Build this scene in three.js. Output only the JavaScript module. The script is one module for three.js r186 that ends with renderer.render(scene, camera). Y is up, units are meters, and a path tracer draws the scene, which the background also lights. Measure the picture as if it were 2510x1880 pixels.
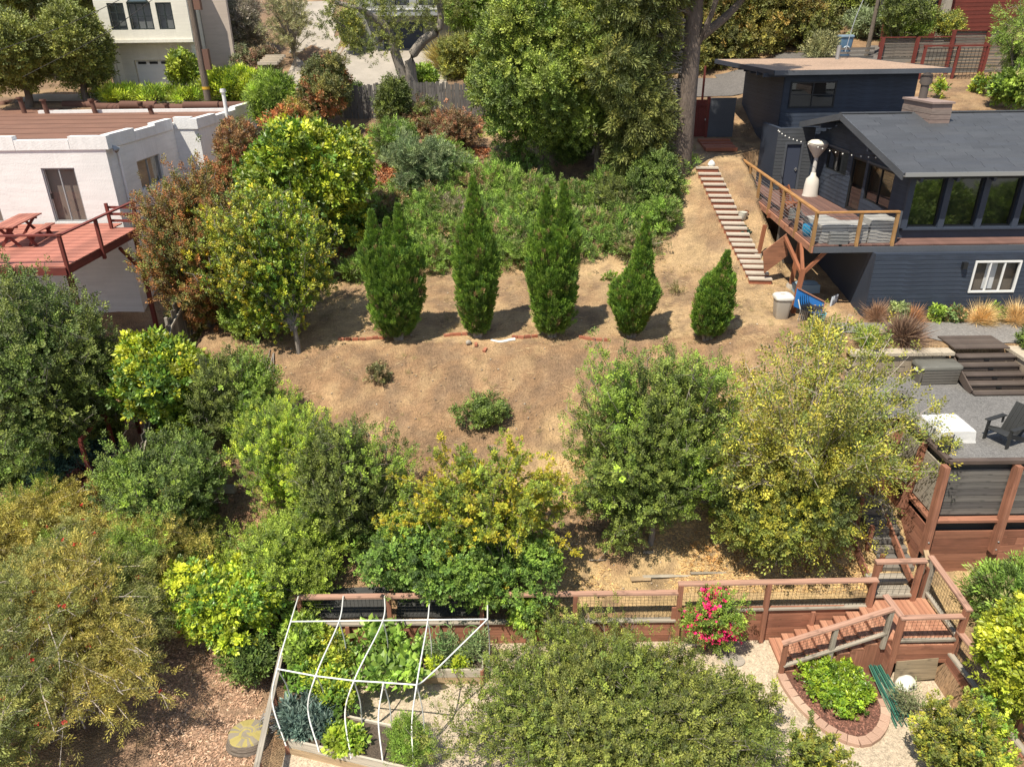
import * as THREE from 'three';
import { mergeGeometries } from 'three/addons/utils/BufferGeometryUtils.js';

// ---------- camera, sky, sun, exposure ----------
const scene = new THREE.Scene();
const FPX = 738, PITCH = 25.6 * Math.PI / 180, ROLL = 0.7 * Math.PI / 180;   // a drone's wide lens, looking down a hillside garden
const EYE = new THREE.Vector3(0, 14.6, 0);
const camera = new THREE.PerspectiveCamera(2 * Math.atan(383 / FPX) * 180 / Math.PI, 1024 / 766, 0.5, 600);
const FWD = new THREE.Vector3(0, -Math.sin(PITCH), -Math.cos(PITCH));
const UP0 = new THREE.Vector3(0, Math.cos(PITCH), -Math.sin(PITCH));
camera.position.copy(EYE);
camera.up.copy(UP0).multiplyScalar(Math.cos(ROLL)).add(new THREE.Vector3(Math.sin(ROLL), 0, 0));
camera.lookAt(EYE.clone().add(FWD));
scene.add(camera);

const renderer = new THREE.WebGLRenderer({ antialias: true });
renderer.toneMapping = THREE.LinearToneMapping;
renderer.toneMappingExposure = 1.42;
renderer.shadowMap.enabled = true;

{ // clear midday sky: deep blue overhead, paler towards the horizon
  const w = 64, h = 32, a = new Float32Array(w * h * 4);
  for (let j = 0; j < h; j++) for (let i = 0; i < w; i++) {
    const el = ((j + 0.5) / h - 0.5) * Math.PI, k = Math.pow(1 - Math.max(0, Math.sin(el)), 2.2), o = (j * w + i) * 4;
    a[o] = 0.23 + 0.38 * k; a[o + 1] = 0.31 + 0.33 * k; a[o + 2] = 0.47 + 0.21 * k; a[o + 3] = 1;
    if (el < 0) { a[o] = 0.3; a[o + 1] = 0.3; a[o + 2] = 0.28; }
  }
  const sky = new THREE.DataTexture(a, w, h, THREE.RGBAFormat, THREE.FloatType);
  sky.mapping = THREE.EquirectangularReflectionMapping; sky.magFilter = THREE.LinearFilter; sky.needsUpdate = true;
  scene.background = sky; scene.environment = sky;
}
const sun = new THREE.DirectionalLight(new THREE.Color(1, 0.92, 0.77), 5.0);
{ // high sun, behind the camera's left shoulder
  const el = 61 * Math.PI / 180, az = 40 * Math.PI / 180;
  sun.target.position.set(0, 4, -25); scene.add(sun.target);
  sun.position.set(-Math.sin(az) * Math.cos(el), Math.sin(el), Math.cos(az) * Math.cos(el)).multiplyScalar(80).add(sun.target.position);
  sun.castShadow = true; sun.shadow.mapSize.set(4096, 4096); sun.shadow.radius = 1;
  Object.assign(sun.shadow.camera, { left: -45, right: 45, top: 45, bottom: -45, near: 1, far: 200 });
  scene.add(sun);
}

// ---------- small tools ----------
function rng(seed) { let a = seed >>> 0; return () => { a = (a + 0x6D2B79F5) | 0; let t = Math.imul(a ^ (a >>> 15), 1 | a); t = (t + Math.imul(t ^ (t >>> 7), 61 | t)) ^ t; return ((t ^ (t >>> 14)) >>> 0) / 4294967296; }; }
const V = (x, y, z) => new THREE.Vector3(x, y, z);
const lerp = (a, b, t) => a + (b - a) * t, clamp = (x, a = 0, b = 1) => Math.min(b, Math.max(a, x)), smooth = (a, b, x) => { const t = clamp((x - a) / (b - a)); return t * t * (3 - 2 * t); };
function hash2(i, j, s) { let h = Math.imul(i, 374761393) ^ Math.imul(j, 668265263) ^ Math.imul(s, 1274126177); h = Math.imul(h ^ (h >>> 13), 1103515245); return ((h ^ (h >>> 16)) >>> 0) / 4294967296; }
function vnoise(x, y, s = 0, wrap = 0) {
  const i = Math.floor(x), j = Math.floor(y), f = x - i, g = y - j, u = f * f * (3 - 2 * f), v = g * g * (3 - 2 * g);
  const H_ = (a, b) => wrap ? hash2(((a % wrap) + wrap) % wrap, ((b % wrap) + wrap) % wrap, s) : hash2(a, b, s);
  return lerp(lerp(H_(i, j), H_(i + 1, j), u), lerp(H_(i, j + 1), H_(i + 1, j + 1), u), v);
}
function fbm(x, y, s = 0, oct = 4, wrap = 0) { let a = 0.5, t = 0, n = 0; for (let k = 0; k < oct; k++) { t += a * vnoise(x, y, s + k * 17, wrap); n += a; x *= 2; y *= 2; wrap *= 2; a *= 0.5; } return t / n; }

// pixel (of the 1024 x 766 picture) to a ray; used to survey positions off the photograph
function ray(u, v) {
  const right = V(Math.cos(ROLL), 0, 0).addScaledVector(UP0, -Math.sin(ROLL)), up = UP0.clone().multiplyScalar(Math.cos(ROLL)).add(V(Math.sin(ROLL), 0, 0));
  return FWD.clone().addScaledVector(right, (u - 512) / FPX).addScaledVector(up, -(v - 383) / FPX);
}
const atZ = (u, v, z) => { const d = ray(u, v); return EYE.clone().addScaledVector(d, z / d.z); };
const atY = (u, v, y) => { const d = ray(u, v); return EYE.clone().addScaledVector(d, (y - EYE.y) / d.y); };
function onGround(u, v) { const d = ray(u, v); let t = 8; for (; t < 200; t += 0.05) { const p = EYE.clone().addScaledVector(d, t); if (p.y < H(p.x, p.z)) return V(p.x, H(p.x, p.z), p.z); } return EYE.clone().addScaledVector(d, t); }

const taken = new Map();
function numbered(n) { const k = taken.get(n) || 0; taken.set(n, k + 1); return k ? `${n}_${String(k).padStart(3, '0')}` : n; }
function shadows(o) { o.castShadow = true; o.receiveShadow = true; return o; }
function thing(name, label, category, pos = [0, 0, 0], turn = 0, group) {
  const o = new THREE.Group(); o.name = numbered(name); o.position.set(...pos); o.rotation.y = turn;
  o.userData = { label, category }; if (group) o.userData.group = group;
  scene.add(o); return o;
}
function part(parent, name, geo, mat, pos, rot) {
  const m = shadows(new THREE.Mesh(geo, mat)); m.name = name;
  if (pos) m.position.set(...pos); if (rot) m.rotation.set(...rot);
  parent.add(m); return m;
}
function single(name, label, category, geo, mat, pos, rot, group) {
  const m = part(scene, numbered(name), geo, mat, pos, rot); m.userData = { label, category }; if (group) m.userData.group = group; return m;
}
function structure(name, geo, mat, pos) { const m = part(scene, numbered(name), geo, mat, pos); m.userData.kind = 'structure'; return m; }
function pieces(parent, name) { const g = new THREE.Group(); g.name = name; parent.add(g); return g; }

// boxes with uv in metres, the grain (u) along the longest side
function box(w, h, d) {
  const g = new THREE.BoxGeometry(w, h, d), p = g.attributes.position, n = g.attributes.normal, uv = g.attributes.uv, L = [w, h, d], order = [0, 1, 2].sort((a, b) => L[b] - L[a]);
  const off = ((w * 7.31 + h * 3.17 + d * 5.77) * 10) % 1;
  for (let i = 0; i < p.count; i++) {
    const N = [Math.abs(n.getX(i)), Math.abs(n.getY(i)), Math.abs(n.getZ(i))], c = [p.getX(i), p.getY(i), p.getZ(i)], ax = order.filter(k => N[k] < 0.5);
    uv.setXY(i, c[ax[0]] + off * 3, c[ax[1]] + off);
  }
  return g;
}
// board or beam from a to b: wd across (level), ht upright
const _m = new THREE.Matrix4();
function beamGeo(a, b, wd, ht) {
  const d = b.clone().sub(a), L = d.length(), g = box(L, ht, wd), X = d.normalize();
  const ref = Math.abs(X.y) > 0.97 ? V(1, 0, 0) : V(0, 1, 0), Zv = X.clone().cross(ref).normalize(), Yv = Zv.clone().cross(X).normalize();
  _m.makeBasis(X, Yv, Zv); g.applyMatrix4(_m); const c = a.clone().add(b).multiplyScalar(0.5); g.translate(c.x, c.y, c.z); return g;
}
const beam = (parent, name, a, b, wd, ht, mat) => part(parent, name, beamGeo(V(...a), V(...b), wd, ht), mat);
// a tapering round limb through points
function limb(pts, r0, r1, rad = 6) {
  const pos = [], nor = [], uv = [], idx = [], n = pts.length; let len = 0;
  for (let i = 0; i < n; i++) {
    const t = pts[Math.min(i + 1, n - 1)].clone().sub(pts[Math.max(i - 1, 0)]).normalize(), s = Math.abs(t.y) > 0.9 ? V(1, 0, 0) : V(0, 1, 0), a = t.clone().cross(s).normalize(), b = a.clone().cross(t), r = lerp(r0, r1, i / (n - 1));
    if (i) len += pts[i].distanceTo(pts[i - 1]);
    for (let k = 0; k <= rad; k++) { const q = k / rad * 6.2832, N = a.clone().multiplyScalar(Math.cos(q)).addScaledVector(b, Math.sin(q)); pos.push(pts[i].x + N.x * r, pts[i].y + N.y * r, pts[i].z + N.z * r); nor.push(N.x, N.y, N.z); uv.push(len, k / rad * 6.2832 * r0); }
  }
  for (let i = 0; i < n - 1; i++) for (let k = 0; k < rad; k++) { const a = i * (rad + 1) + k, b = a + rad + 1; idx.push(a, b, a + 1, b, b + 1, a + 1); }
  for (const e of [0, n - 1]) { const c = pos.length / 3; pos.push(pts[e].x, pts[e].y, pts[e].z); const t = pts[e ? n - 1 : 1].clone().sub(pts[e ? n - 2 : 0]).normalize().multiplyScalar(e ? 1 : -1); nor.push(t.x, t.y, t.z); uv.push(0, 0); for (let k = 0; k < rad; k++) { const a = e * (rad + 1) + k; e ? idx.push(c, a + 1, a) : idx.push(c, a, a + 1); } }
  const g = new THREE.BufferGeometry(); g.setAttribute('position', new THREE.Float32BufferAttribute(pos, 3)); g.setAttribute('normal', new THREE.Float32BufferAttribute(nor, 3)); g.setAttribute('uv', new THREE.Float32BufferAttribute(uv, 2)); g.setIndex(idx); return g;
}
const curve = (pts, n = 10) => new THREE.CatmullRomCurve3(pts.map(p => p.isVector3 ? p : V(...p))).getPoints(n);
const pipe = (parent, name, pts, r, mat, n = 10, rad = 7) => part(parent, name, limb(pts.length > 2 ? curve(pts, n) : pts.map(p => p.isVector3 ? p : V(...p)), r, r, rad), mat);
function merged(list) { return mergeGeometries(list.map(g => g.index ? g.toNonIndexed() : g)); }
// a flat or upright polygon given as world points with uv in metres (two axes of it)
function sheet(pts, ua = 0, va = 2) {
  const P = pts.map(p => V(...p)), sh = P.map(p => new THREE.Vector2(p.getComponent(ua), p.getComponent(va))), tri = THREE.ShapeUtils.triangulateShape(sh, []), pos = [], uv = [];
  for (const t of tri) for (const k of t) { pos.push(P[k].x, P[k].y, P[k].z); uv.push(sh[k].x, sh[k].y); }
  const g = new THREE.BufferGeometry(); g.setAttribute('position', new THREE.Float32BufferAttribute(pos, 3)); g.setAttribute('uv', new THREE.Float32BufferAttribute(uv, 2)); g.computeVertexNormals();
  if (g.attributes.normal.getY(0) < 0 && ua === 0 && va === 2) { for (let i = 0; i < pos.length; i += 9) for (let k = 0; k < 3; k++) [pos[i + 3 + k], pos[i + 6 + k]] = [pos[i + 6 + k], pos[i + 3 + k]]; g.setAttribute('position', new THREE.Float32BufferAttribute(pos, 3)); for (let i = 0; i < uv.length; i += 6) for (let k = 0; k < 2; k++) [uv[i + 2 + k], uv[i + 4 + k]] = [uv[i + 4 + k], uv[i + 2 + k]]; g.setAttribute('uv', new THREE.Float32BufferAttribute(uv, 2)); g.computeVertexNormals(); }
  return g;
}

// ---------- materials ----------
const enc = x => Math.round(255 * (x <= 0.0031308 ? 12.92 * x : 1.055 * Math.pow(x, 1 / 2.4) - 0.055));
function texture(size, fn, srgb = true, rx = 1, ry = 1) {   // fn(u, v) gives linear r, g, b
  const a = new Uint8Array(size * size * 4);
  for (let j = 0; j < size; j++) for (let i = 0; i < size; i++) { const c = fn(i / size, j / size), o = (j * size + i) * 4; for (let k = 0; k < 3; k++) a[o + k] = srgb ? enc(clamp(c[k])) : Math.round(255 * clamp(c[k])); a[o + 3] = 255; }
  const t = new THREE.DataTexture(a, size, size); t.wrapS = t.wrapT = THREE.RepeatWrapping; t.magFilter = THREE.LinearFilter; t.minFilter = THREE.LinearMipmapLinearFilter; t.generateMipmaps = true;
  if (srgb) t.colorSpace = THREE.SRGBColorSpace; t.repeat.set(rx, ry); t.needsUpdate = true; return t;
}
const grey = f => (u, v) => { const x = f(u, v); return [x, x, x]; };
const grainF = (u, v) => 0.48 + 0.52 * fbm(u * 3, v * 48, 3, 3, 0) * 1.0 + 0.4 * (fbm(u * 6, v * 6, 9, 3, 6) - 0.5) - (hash2(Math.floor(u * 9), Math.floor(v * 11), 5) > 0.93 ? 0.25 * Math.max(0, 1 - 40 * ((u * 9 % 1 - 0.5) ** 2 + (v * 11 % 1 - 0.5) ** 2 * 0.4)) : 0);
const grainMap = texture(512, grey(grainF), true, 0.5, 1), grainBump = texture(256, grey(grainF), false, 0.5, 1);
const wornF = (u, v) => { const a = fbm(u * 8, v * 8, 21, 4, 8), s = fbm(u * 4, v * 64, 33, 3, 0); return clamp(0.45 + 0.6 * s - 0.5 * (a > 0.6 ? a - 0.6 : 0) * 3); };
const wornMap = texture(512, grey(wornF), true, 0.5, 1);
const mottleF = (u, v) => 0.78 + 0.3 * (fbm(u * 5, v * 5, 41, 5, 5) - 0.5) + 0.16 * (vnoise(u * 128, v * 128, 44, 128) - 0.5);
const mottleMap = texture(512, grey(mottleF), true, 0.35, 0.35);
const stuccoBump = texture(256, grey((u, v) => fbm(u * 40, v * 40, 51, 2, 40)), false, 1, 1);
const stuccoMap = texture(512, grey((u, v) => 0.89 + 0.16 * (fbm(u * 6, v * 6, 53, 5, 6) - 0.5) + 0.14 * (fbm(u * 46, v * 2, 57, 3, 0) - 0.5)), true, 0.25, 0.25);
const speckF = s => (u, v) => { const n = vnoise(u * 256, v * 256, s, 256), m = vnoise(u * 90, v * 90, s + 3, 90), c = fbm(u * 4, v * 4, s + 5, 3, 4); return 0.42 + 0.42 * n + 0.22 * (m - 0.5) + 0.2 * (c - 0.5); };
const speckMap = texture(1024, grey(speckF(61)), true, 0.22, 0.22), speckBump = texture(512, grey(speckF(61)), false, 0.22, 0.22);
const chipGravel = texture(1024, (u, v) => { const n = vnoise(u * 256, v * 256, 66, 256), q = speckF(67)(u, v), w = n > 0.93 ? 2.2 : 1; return [0.105 * q * w + 0.006, 0.1 * q * w + 0.006, 0.096 * q * w + 0.006].map(x => x * 2.1); }, true, 0.22, 0.22);
const barkMap = texture(256, grey((u, v) => 0.45 + 0.6 * fbm(u * 4, v * 26, 71, 3, 0)), true, 1, 2), barkBump = texture(256, grey((u, v) => fbm(u * 4, v * 26, 71, 3, 0)), false, 1, 2);
function mat(r, g, b, o = {}) { const m = new THREE.MeshStandardMaterial({ color: new THREE.Color().setRGB(r, g, b), roughness: 0.85, side: THREE.DoubleSide, ...o }); return m; }
const wood = (r, g, b, o = {}) => mat(r, g, b, { map: grainMap, bumpMap: grainBump, bumpScale: 0.004, roughness: 0.8, ...o });
const worn = (r, g, b, o = {}) => mat(r, g, b, { map: wornMap, bumpMap: grainBump, bumpScale: 0.005, roughness: 0.9, ...o });
const M = {
  redDeck: [wood(0.46, 0.17, 0.12), wood(0.52, 0.2, 0.14), wood(0.4, 0.145, 0.105)],
  redPaint: wood(0.2, 0.038, 0.027),
  rail: worn(0.5, 0.29, 0.21), red: [worn(0.42, 0.185, 0.115), wood(0.38, 0.165, 0.1), wood(0.3, 0.125, 0.078)], tread: [worn(0.52, 0.245, 0.15), worn(0.58, 0.29, 0.18), worn(0.47, 0.215, 0.13)],
  cedar: wood(0.48, 0.24, 0.08), cedarPost: wood(0.42, 0.235, 0.09), redPost: wood(0.33, 0.12, 0.055),
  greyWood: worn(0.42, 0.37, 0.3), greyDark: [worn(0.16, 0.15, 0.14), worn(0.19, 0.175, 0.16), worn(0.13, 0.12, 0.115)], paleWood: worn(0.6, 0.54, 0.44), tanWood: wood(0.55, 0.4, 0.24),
  oldFence: [worn(0.2, 0.175, 0.15), worn(0.25, 0.215, 0.18), worn(0.16, 0.145, 0.125), worn(0.3, 0.27, 0.23)],
  white: mat(0.8, 0.79, 0.78, { map: stuccoMap, bumpMap: stuccoBump, bumpScale: 0.006, roughness: 0.95 }), cream: mat(0.74, 0.71, 0.62, { map: stuccoMap, bumpMap: stuccoBump, bumpScale: 0.006 }),
  roofBrown: mat(0.235, 0.115, 0.075, { map: mottleMap, bumpMap: speckBump, bumpScale: 0.004 }), roofBrownDark: mat(0.15, 0.07, 0.048, { map: mottleMap }),
  navy: [wood(0.035, 0.048, 0.076, { bumpScale: 0.002, roughness: 0.7 }), wood(0.04, 0.054, 0.083, { bumpScale: 0.002, roughness: 0.7 })], navyFlat: mat(0.038, 0.051, 0.08, { roughness: 0.6, map: mottleMap }), fascia: mat(0.1, 0.11, 0.13, { map: mottleMap, roughness: 0.6 }),
  shingle: [[0.066, 0.07, 0.08], [0.07, 0.075, 0.085], [0.062, 0.066, 0.075], [0.074, 0.078, 0.088], [0.066, 0.071, 0.083]].map(c => mat(...c, { map: mottleMap, bumpMap: speckBump, bumpScale: 0.003, roughness: 0.62 })),
  tanGravel: mat(0.54, 0.37, 0.26, { map: speckMap, bumpMap: speckBump, bumpScale: 0.01 }),
  glass: new THREE.MeshPhysicalMaterial({ color: 0xffffff, roughness: 0.03, transmission: 1, thickness: 0, ior: 1.5, side: THREE.DoubleSide }),
  darkGlass: new THREE.MeshPhysicalMaterial({ color: new THREE.Color().setRGB(0.4, 0.45, 0.43), roughness: 0.03, transmission: 1, thickness: 0, ior: 2.1, side: THREE.DoubleSide }),
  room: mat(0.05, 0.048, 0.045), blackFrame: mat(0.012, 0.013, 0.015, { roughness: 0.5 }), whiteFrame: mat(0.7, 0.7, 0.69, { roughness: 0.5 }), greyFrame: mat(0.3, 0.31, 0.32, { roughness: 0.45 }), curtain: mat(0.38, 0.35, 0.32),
  pvc: mat(0.74, 0.74, 0.71, { roughness: 0.4 }), wire: mat(0.03, 0.028, 0.026, { roughness: 0.6, metalness: 0.3 }), galv: mat(0.4, 0.4, 0.4, { roughness: 0.45, metalness: 0.6 }),
  bark: mat(0.2, 0.16, 0.125, { map: barkMap, bumpMap: barkBump, bumpScale: 0.03 }), barkGrey: mat(0.33, 0.29, 0.25, { map: barkMap, bumpMap: barkBump, bumpScale: 0.02 }), barkRed: mat(0.24, 0.185, 0.15, { map: barkMap, bumpMap: barkBump, bumpScale: 0.05 }),
  concrete: mat(0.42, 0.37, 0.31, { map: mottleMap, bumpMap: stuccoBump, bumpScale: 0.004 }), asphalt: mat(0.2, 0.18, 0.165, { map: speckMap }), block: [mat(0.36, 0.29, 0.21, { map: mottleMap }), mat(0.41, 0.33, 0.25, { map: mottleMap }), mat(0.31, 0.25, 0.185, { map: mottleMap })], cap: mat(0.55, 0.47, 0.36, { map: mottleMap, bumpMap: stuccoBump, bumpScale: 0.01 }),
  brick: [mat(0.4, 0.14, 0.075, { map: mottleMap }), mat(0.44, 0.17, 0.1, { map: mottleMap }), mat(0.35, 0.12, 0.07, { map: mottleMap })], paleBrick: [mat(0.52, 0.34, 0.25, { map: mottleMap }), mat(0.56, 0.39, 0.29, { map: mottleMap }), mat(0.47, 0.3, 0.22, { map: mottleMap })],
  soil: mat(0.13, 0.095, 0.068, { map: speckMap, bumpMap: speckBump, bumpScale: 0.03 }), mulch: mat(0.2, 0.09, 0.062, { map: speckMap, bumpMap: speckBump, bumpScale: 0.04 }),
  canvasGrey: mat(0.2, 0.2, 0.195, { map: mottleMap }), canvasPale: mat(0.36, 0.35, 0.33, { map: mottleMap }), boxGrey: mat(0.17, 0.155, 0.135, { roughness: 0.6, map: mottleMap }), boxLid: mat(0.155, 0.15, 0.13, { roughness: 0.6, map: mottleMap }),
};
// ---------- terrain ----------
const prof = p => d => { if (d <= p[0][0]) return p[0][1]; for (let i = 1; i < p.length; i++) if (d <= p[i][0]) return lerp(p[i - 1][1], p[i][1], (d - p[i - 1][0]) / (p[i][0] - p[i - 1][0])); const a = p[p.length - 2], b = p[p.length - 1]; return b[1] + (d - b[0]) * (b[1] - a[1]) / (b[0] - a[0]); };
const profC = prof([[14.66, 0], [14.78, 0.68], [16, 1.1], [18, 2.2], [20, 3.35], [22, 4.5], [23.2, 5.0], [24.2, 5.12], [28.5, 5.85], [31, 6.9], [41, 10.4], [43, 10.9], [45, 11.5], [52, 13.4], [58, 14.6], [75, 21], [110, 38], [300, 60]]);
const profR = prof([[14.66, 0], [14.78, 0.72], [15.9, 1.15], [17, 2.0], [18.5, 3.0], [20, 4.1], [21.5, 5.1], [22.5, 5.46], [25, 5.6], [26.5, 5.9], [32, 8.1], [34, 8.95], [39, 9.6], [42, 10.8], [45, 11.4], [50, 12.5], [56, 14], [75, 22], [110, 38], [300, 60]]);
const profRR = prof([[14, 0.7], [15.9, 1.1], [17, 2.0], [21.5, 5.4], [30, 7], [36, 10.9], [42, 12.3], [48, 13.1], [56, 15], [75, 22], [110, 38], [300, 60]]);
const profL = prof([[11, 0], [15, 0.55], [18, 1.3], [23, 2.6], [28, 4.0], [31, 5], [41, 9.2], [46, 10.6], [50, 11.25], [54, 11.5], [58, 13], [75, 21], [110, 38], [300, 60]]);
function H(x, z) {
  const d = -z; let c = profC(d);
  if (x < -5.8 && d < 17) c = lerp(c, prof([[12.5, 0], [17, 1.62]])(d), smooth(-5.8, -6.6, x));
  const r = x > 8.5 && d < 14.7 && x > 10.45 ? 0.75 : profR(d);
  let h = x < 5 ? lerp(profL(d), c, smooth(-12.6, -10.6, x)) : lerp(c, r, smooth(5, 8.6, x));
  if (x > 12) h = lerp(h, profRR(d), smooth(12, 17, x));
  if (d > 16.12 && d < 21.3 && x > (d < 18.5 ? 11.3 : 10.4)) h = 4.56;                 // the gravel patio
  if (d >= 21.3 && d < 24.3 && x > 10.2) h = 5.47;
  if (d >= 24.3 && d < 36.3 && x > 10.3 + (d - 24.3) * 0.062) h = Math.min(h, 5.5 + (d - 24.3) * 0.14);   // under the deck and the house
  if (d > 15.3 && d <= 16.12 && x > 10.7) h = Math.min(h, 1.2); if (x > 10.75 && x <= 11.3 && d > 16.1 && d < 18.6) h = Math.min(h, 2.2);
  if (x > 10.45 && d < 15.9 && d > 14.6) h = Math.min(h, 1.15);
  const soft = (d < 14.7 && x > -5.7 && x < 10.4) || (d > 15.9 && d < 24.3 && x > 10.1) ? 0 : 1;
  if (d < 7) h -= (7 - d) * 0.3;
  return h + soft * (0.09 * (fbm(x * 0.9, z * 0.9, 5, 4) - 0.5) + (d > 44 ? 0 : 0.1 * (fbm(x * 2.4, z * 2.4, 8, 3) - 0.5)));
}
function steps(list) { const out = []; for (let i = 0; i + 2 < list.length; i += 2) { const a = list[i], s = list[i + 1], b = list[i + 2]; for (let x = a; x < b - s * 0.4; x += s) out.push(x); } out.push(list[list.length - 1]); return out; }
{
  const xs = steps([-150, 8, -60, 3, -24, 0.6, -13, 0.22, 13, 0.6, 28, 3, 60, 8, 150]), zs = steps([-280, 10, -90, 3, -50, 0.7, -42, 0.3, -29, 0.2, -14.9, 0.06, -14.5, 0.3, -9, 1, 6, 8, 130]);
  const pos = [], uv = [], col = [], idx = [], c = new THREE.Color();
  const dirt = [0.36, 0.218, 0.115], straw = [0.54, 0.37, 0.195], chip = [0.58, 0.405, 0.2], duff = [0.3, 0.19, 0.115], mulchB = [0.36, 0.225, 0.15];
  for (const z of zs) for (const x of xs) {
    pos.push(x, H(x, z), z); uv.push(x, z);
    const d = -z, n = fbm(x * 0.7, z * 0.7, 12, 4), n2 = fbm(x * 2.1, z * 2.1, 19, 3); let k = dirt.slice();
    const mixTo = (t, a) => { for (let i = 0; i < 3; i++) k[i] = lerp(k[i], t[i], clamp(a)); };
    if (d > 23.4 && d < 36) mixTo(straw, smooth(0.36, 0.62, n) * 0.85 + 0.15);                   // dry mown grass on the upper terrace
    if (x > -0.5 && d < 22 && d > 14) mixTo(chip, smooth(0.42, 0.6, n + 0.13 * (19.5 - d) / 5 + 0.1 * (x - 2.5) / 3) * smooth(-0.5, 1.5, x) * smooth(22, 19, d));   // wood chips
    if (x < -2.5 && d < 19) mixTo(duff, smooth(0.4, 0.55, n));
    if (x < -6 && d < 16) mixTo(mulchB, 0.8);
    if (d > 30 && x < 7) mixTo(duff, 0.9);
    if (x < -9.5 || d > 47) mixTo(duff, smooth(0.4, 0.6, n));
    mixTo([0.22, 0.145, 0.09], 0.6 * smooth(0.53, 0.66, n2)); mixTo(straw, 0.5 * smooth(0.56, 0.68, 1 - n2)); { const n3 = fbm(x * 5 + 3 * n2, z * 3, 44, 3); mixTo([0.42, 0.29, 0.17], 0.35 * smooth(0.58, 0.7, n3)); }
    col.push(...k);
  }
  const W = xs.length; for (let j = 0; j < zs.length - 1; j++) for (let i = 0; i < W - 1; i++) { const a = j * W + i, b = a + W; idx.push(a, b, a + 1, b, b + 1, a + 1); }
  const g = new THREE.BufferGeometry(); g.setAttribute('position', new THREE.Float32BufferAttribute(pos, 3)); g.setAttribute('uv', new THREE.Float32BufferAttribute(uv, 2)); g.setAttribute('color', new THREE.Float32BufferAttribute(col, 3)); g.setIndex(idx); g.computeVertexNormals();
  const dirtF = (u, v) => { const a = fbm(u * 7, v * 7, 81, 5, 7), b = vnoise(u * 190, v * 190, 84, 190), e = fbm(u * 26 + 3 * a, v * 40, 87, 3, 0), s = Math.abs(vnoise(u * 60 + 4 * a, v * 60 - 6 * a, 90, 0) - 0.5); return 0.72 + 0.45 * (a - 0.5) + 0.3 * (b - 0.5) + 0.25 * (e - 0.5) + (s < 0.02 ? 0.16 : 0); };
  const m = new THREE.MeshStandardMaterial({ vertexColors: true, roughness: 0.96, map: texture(1024, grey(dirtF), true, 0.19, 0.19), bumpMap: texture(1024, grey(dirtF), false, 0.19, 0.19), bumpScale: 0.09 });
  structure('ground', g, m);
}
function drape(name, poly, m, lift) {   // a sheet laid over the terrain
  const xs = poly.map(p => p[0]), zs = poly.map(p => p[1]), x0 = Math.min(...xs), x1 = Math.max(...xs), z0 = Math.min(...zs), z1 = Math.max(...zs), nx = Math.ceil((x1 - x0) / 0.6), nz = Math.ceil((z1 - z0) / 0.6), pos = [], uv = [];
  const inside = (x, z) => { let c = false; for (let i = 0, j = poly.length - 1; i < poly.length; j = i++) if ((poly[i][1] > z) !== (poly[j][1] > z) && x < (poly[j][0] - poly[i][0]) * (z - poly[i][1]) / (poly[j][1] - poly[i][1]) + poly[i][0]) c = !c; return c; };
  const q = (i, j) => { const x = lerp(x0, x1, i / nx), z = lerp(z0, z1, j / nz); return [x, H(x, z) + lift, z]; };
  for (let i = 0; i < nx; i++) for (let j = 0; j < nz; j++) { const a = q(i, j), b = q(i, j + 1), c = q(i + 1, j + 1), d = q(i + 1, j); if (!inside((a[0] + c[0]) / 2, (a[2] + c[2]) / 2)) continue; for (const p of [a, b, c, a, c, d]) { pos.push(...p); uv.push(p[0], p[2]); } }
  const g = new THREE.BufferGeometry(); g.setAttribute('position', new THREE.Float32BufferAttribute(pos, 3)); g.setAttribute('uv', new THREE.Float32BufferAttribute(uv, 2)); g.computeVertexNormals(); return structure(name, g, m);
}
structure('gravel_terrace', sheet([[-5.35, 0.012, -14.6], [10.35, 0.012, -14.6], [10.35, 0.012, -7], [-5.0, 0.012, -7]]), mat(0.7, 0.57, 0.42, { map: speckMap, bumpMap: speckBump, bumpScale: 0.012 }));
const patioMat = mat(1, 1, 1, { map: chipGravel, bumpMap: speckBump, bumpScale: 0.01, roughness: 0.9 });
structure('gravel_patio', sheet([[11.05, 4.6, -15.92], [19, 4.6, -15.92], [19, 4.6, -21.2], [10.25, 4.6, -21.2], [10.25, 4.6, -18.3], [11.05, 4.6, -18.3]]), patioMat);
structure('gravel_path', sheet([[10.9, 5.5, -23.45], [19, 5.5, -23.3], [19, 5.5, -21.5], [13.9, 5.5, -21.55], [13.2, 5.5, -22.3], [10.7, 5.5, -22.6]]), mat(1, 1, 1, { map: chipGravel, bumpMap: speckBump, bumpScale: 0.01, color: new THREE.Color().setRGB(1.25, 1.22, 1.18) }));
drape('driveway', [[-11.5, -42.2], [-3.6, -42.2], [-3.6, -45.5], [-4.2, -53.5], [-10, -53.5], [-12, -58], [-14, -66], [-17, -66], [-15, -55], [-12.5, -47]], M.concrete, 0.03);
drape('street', [[4, -43.6], [13, -43.6], [26, -46], [26, -50], [13, -47.4], [4, -47]], M.asphalt, 0.03);
drape('street', [[-16, -47.4], [-30, -47.8], [-30, -49.8], [-16, -49.8]], M.concrete, 0.04);

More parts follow.
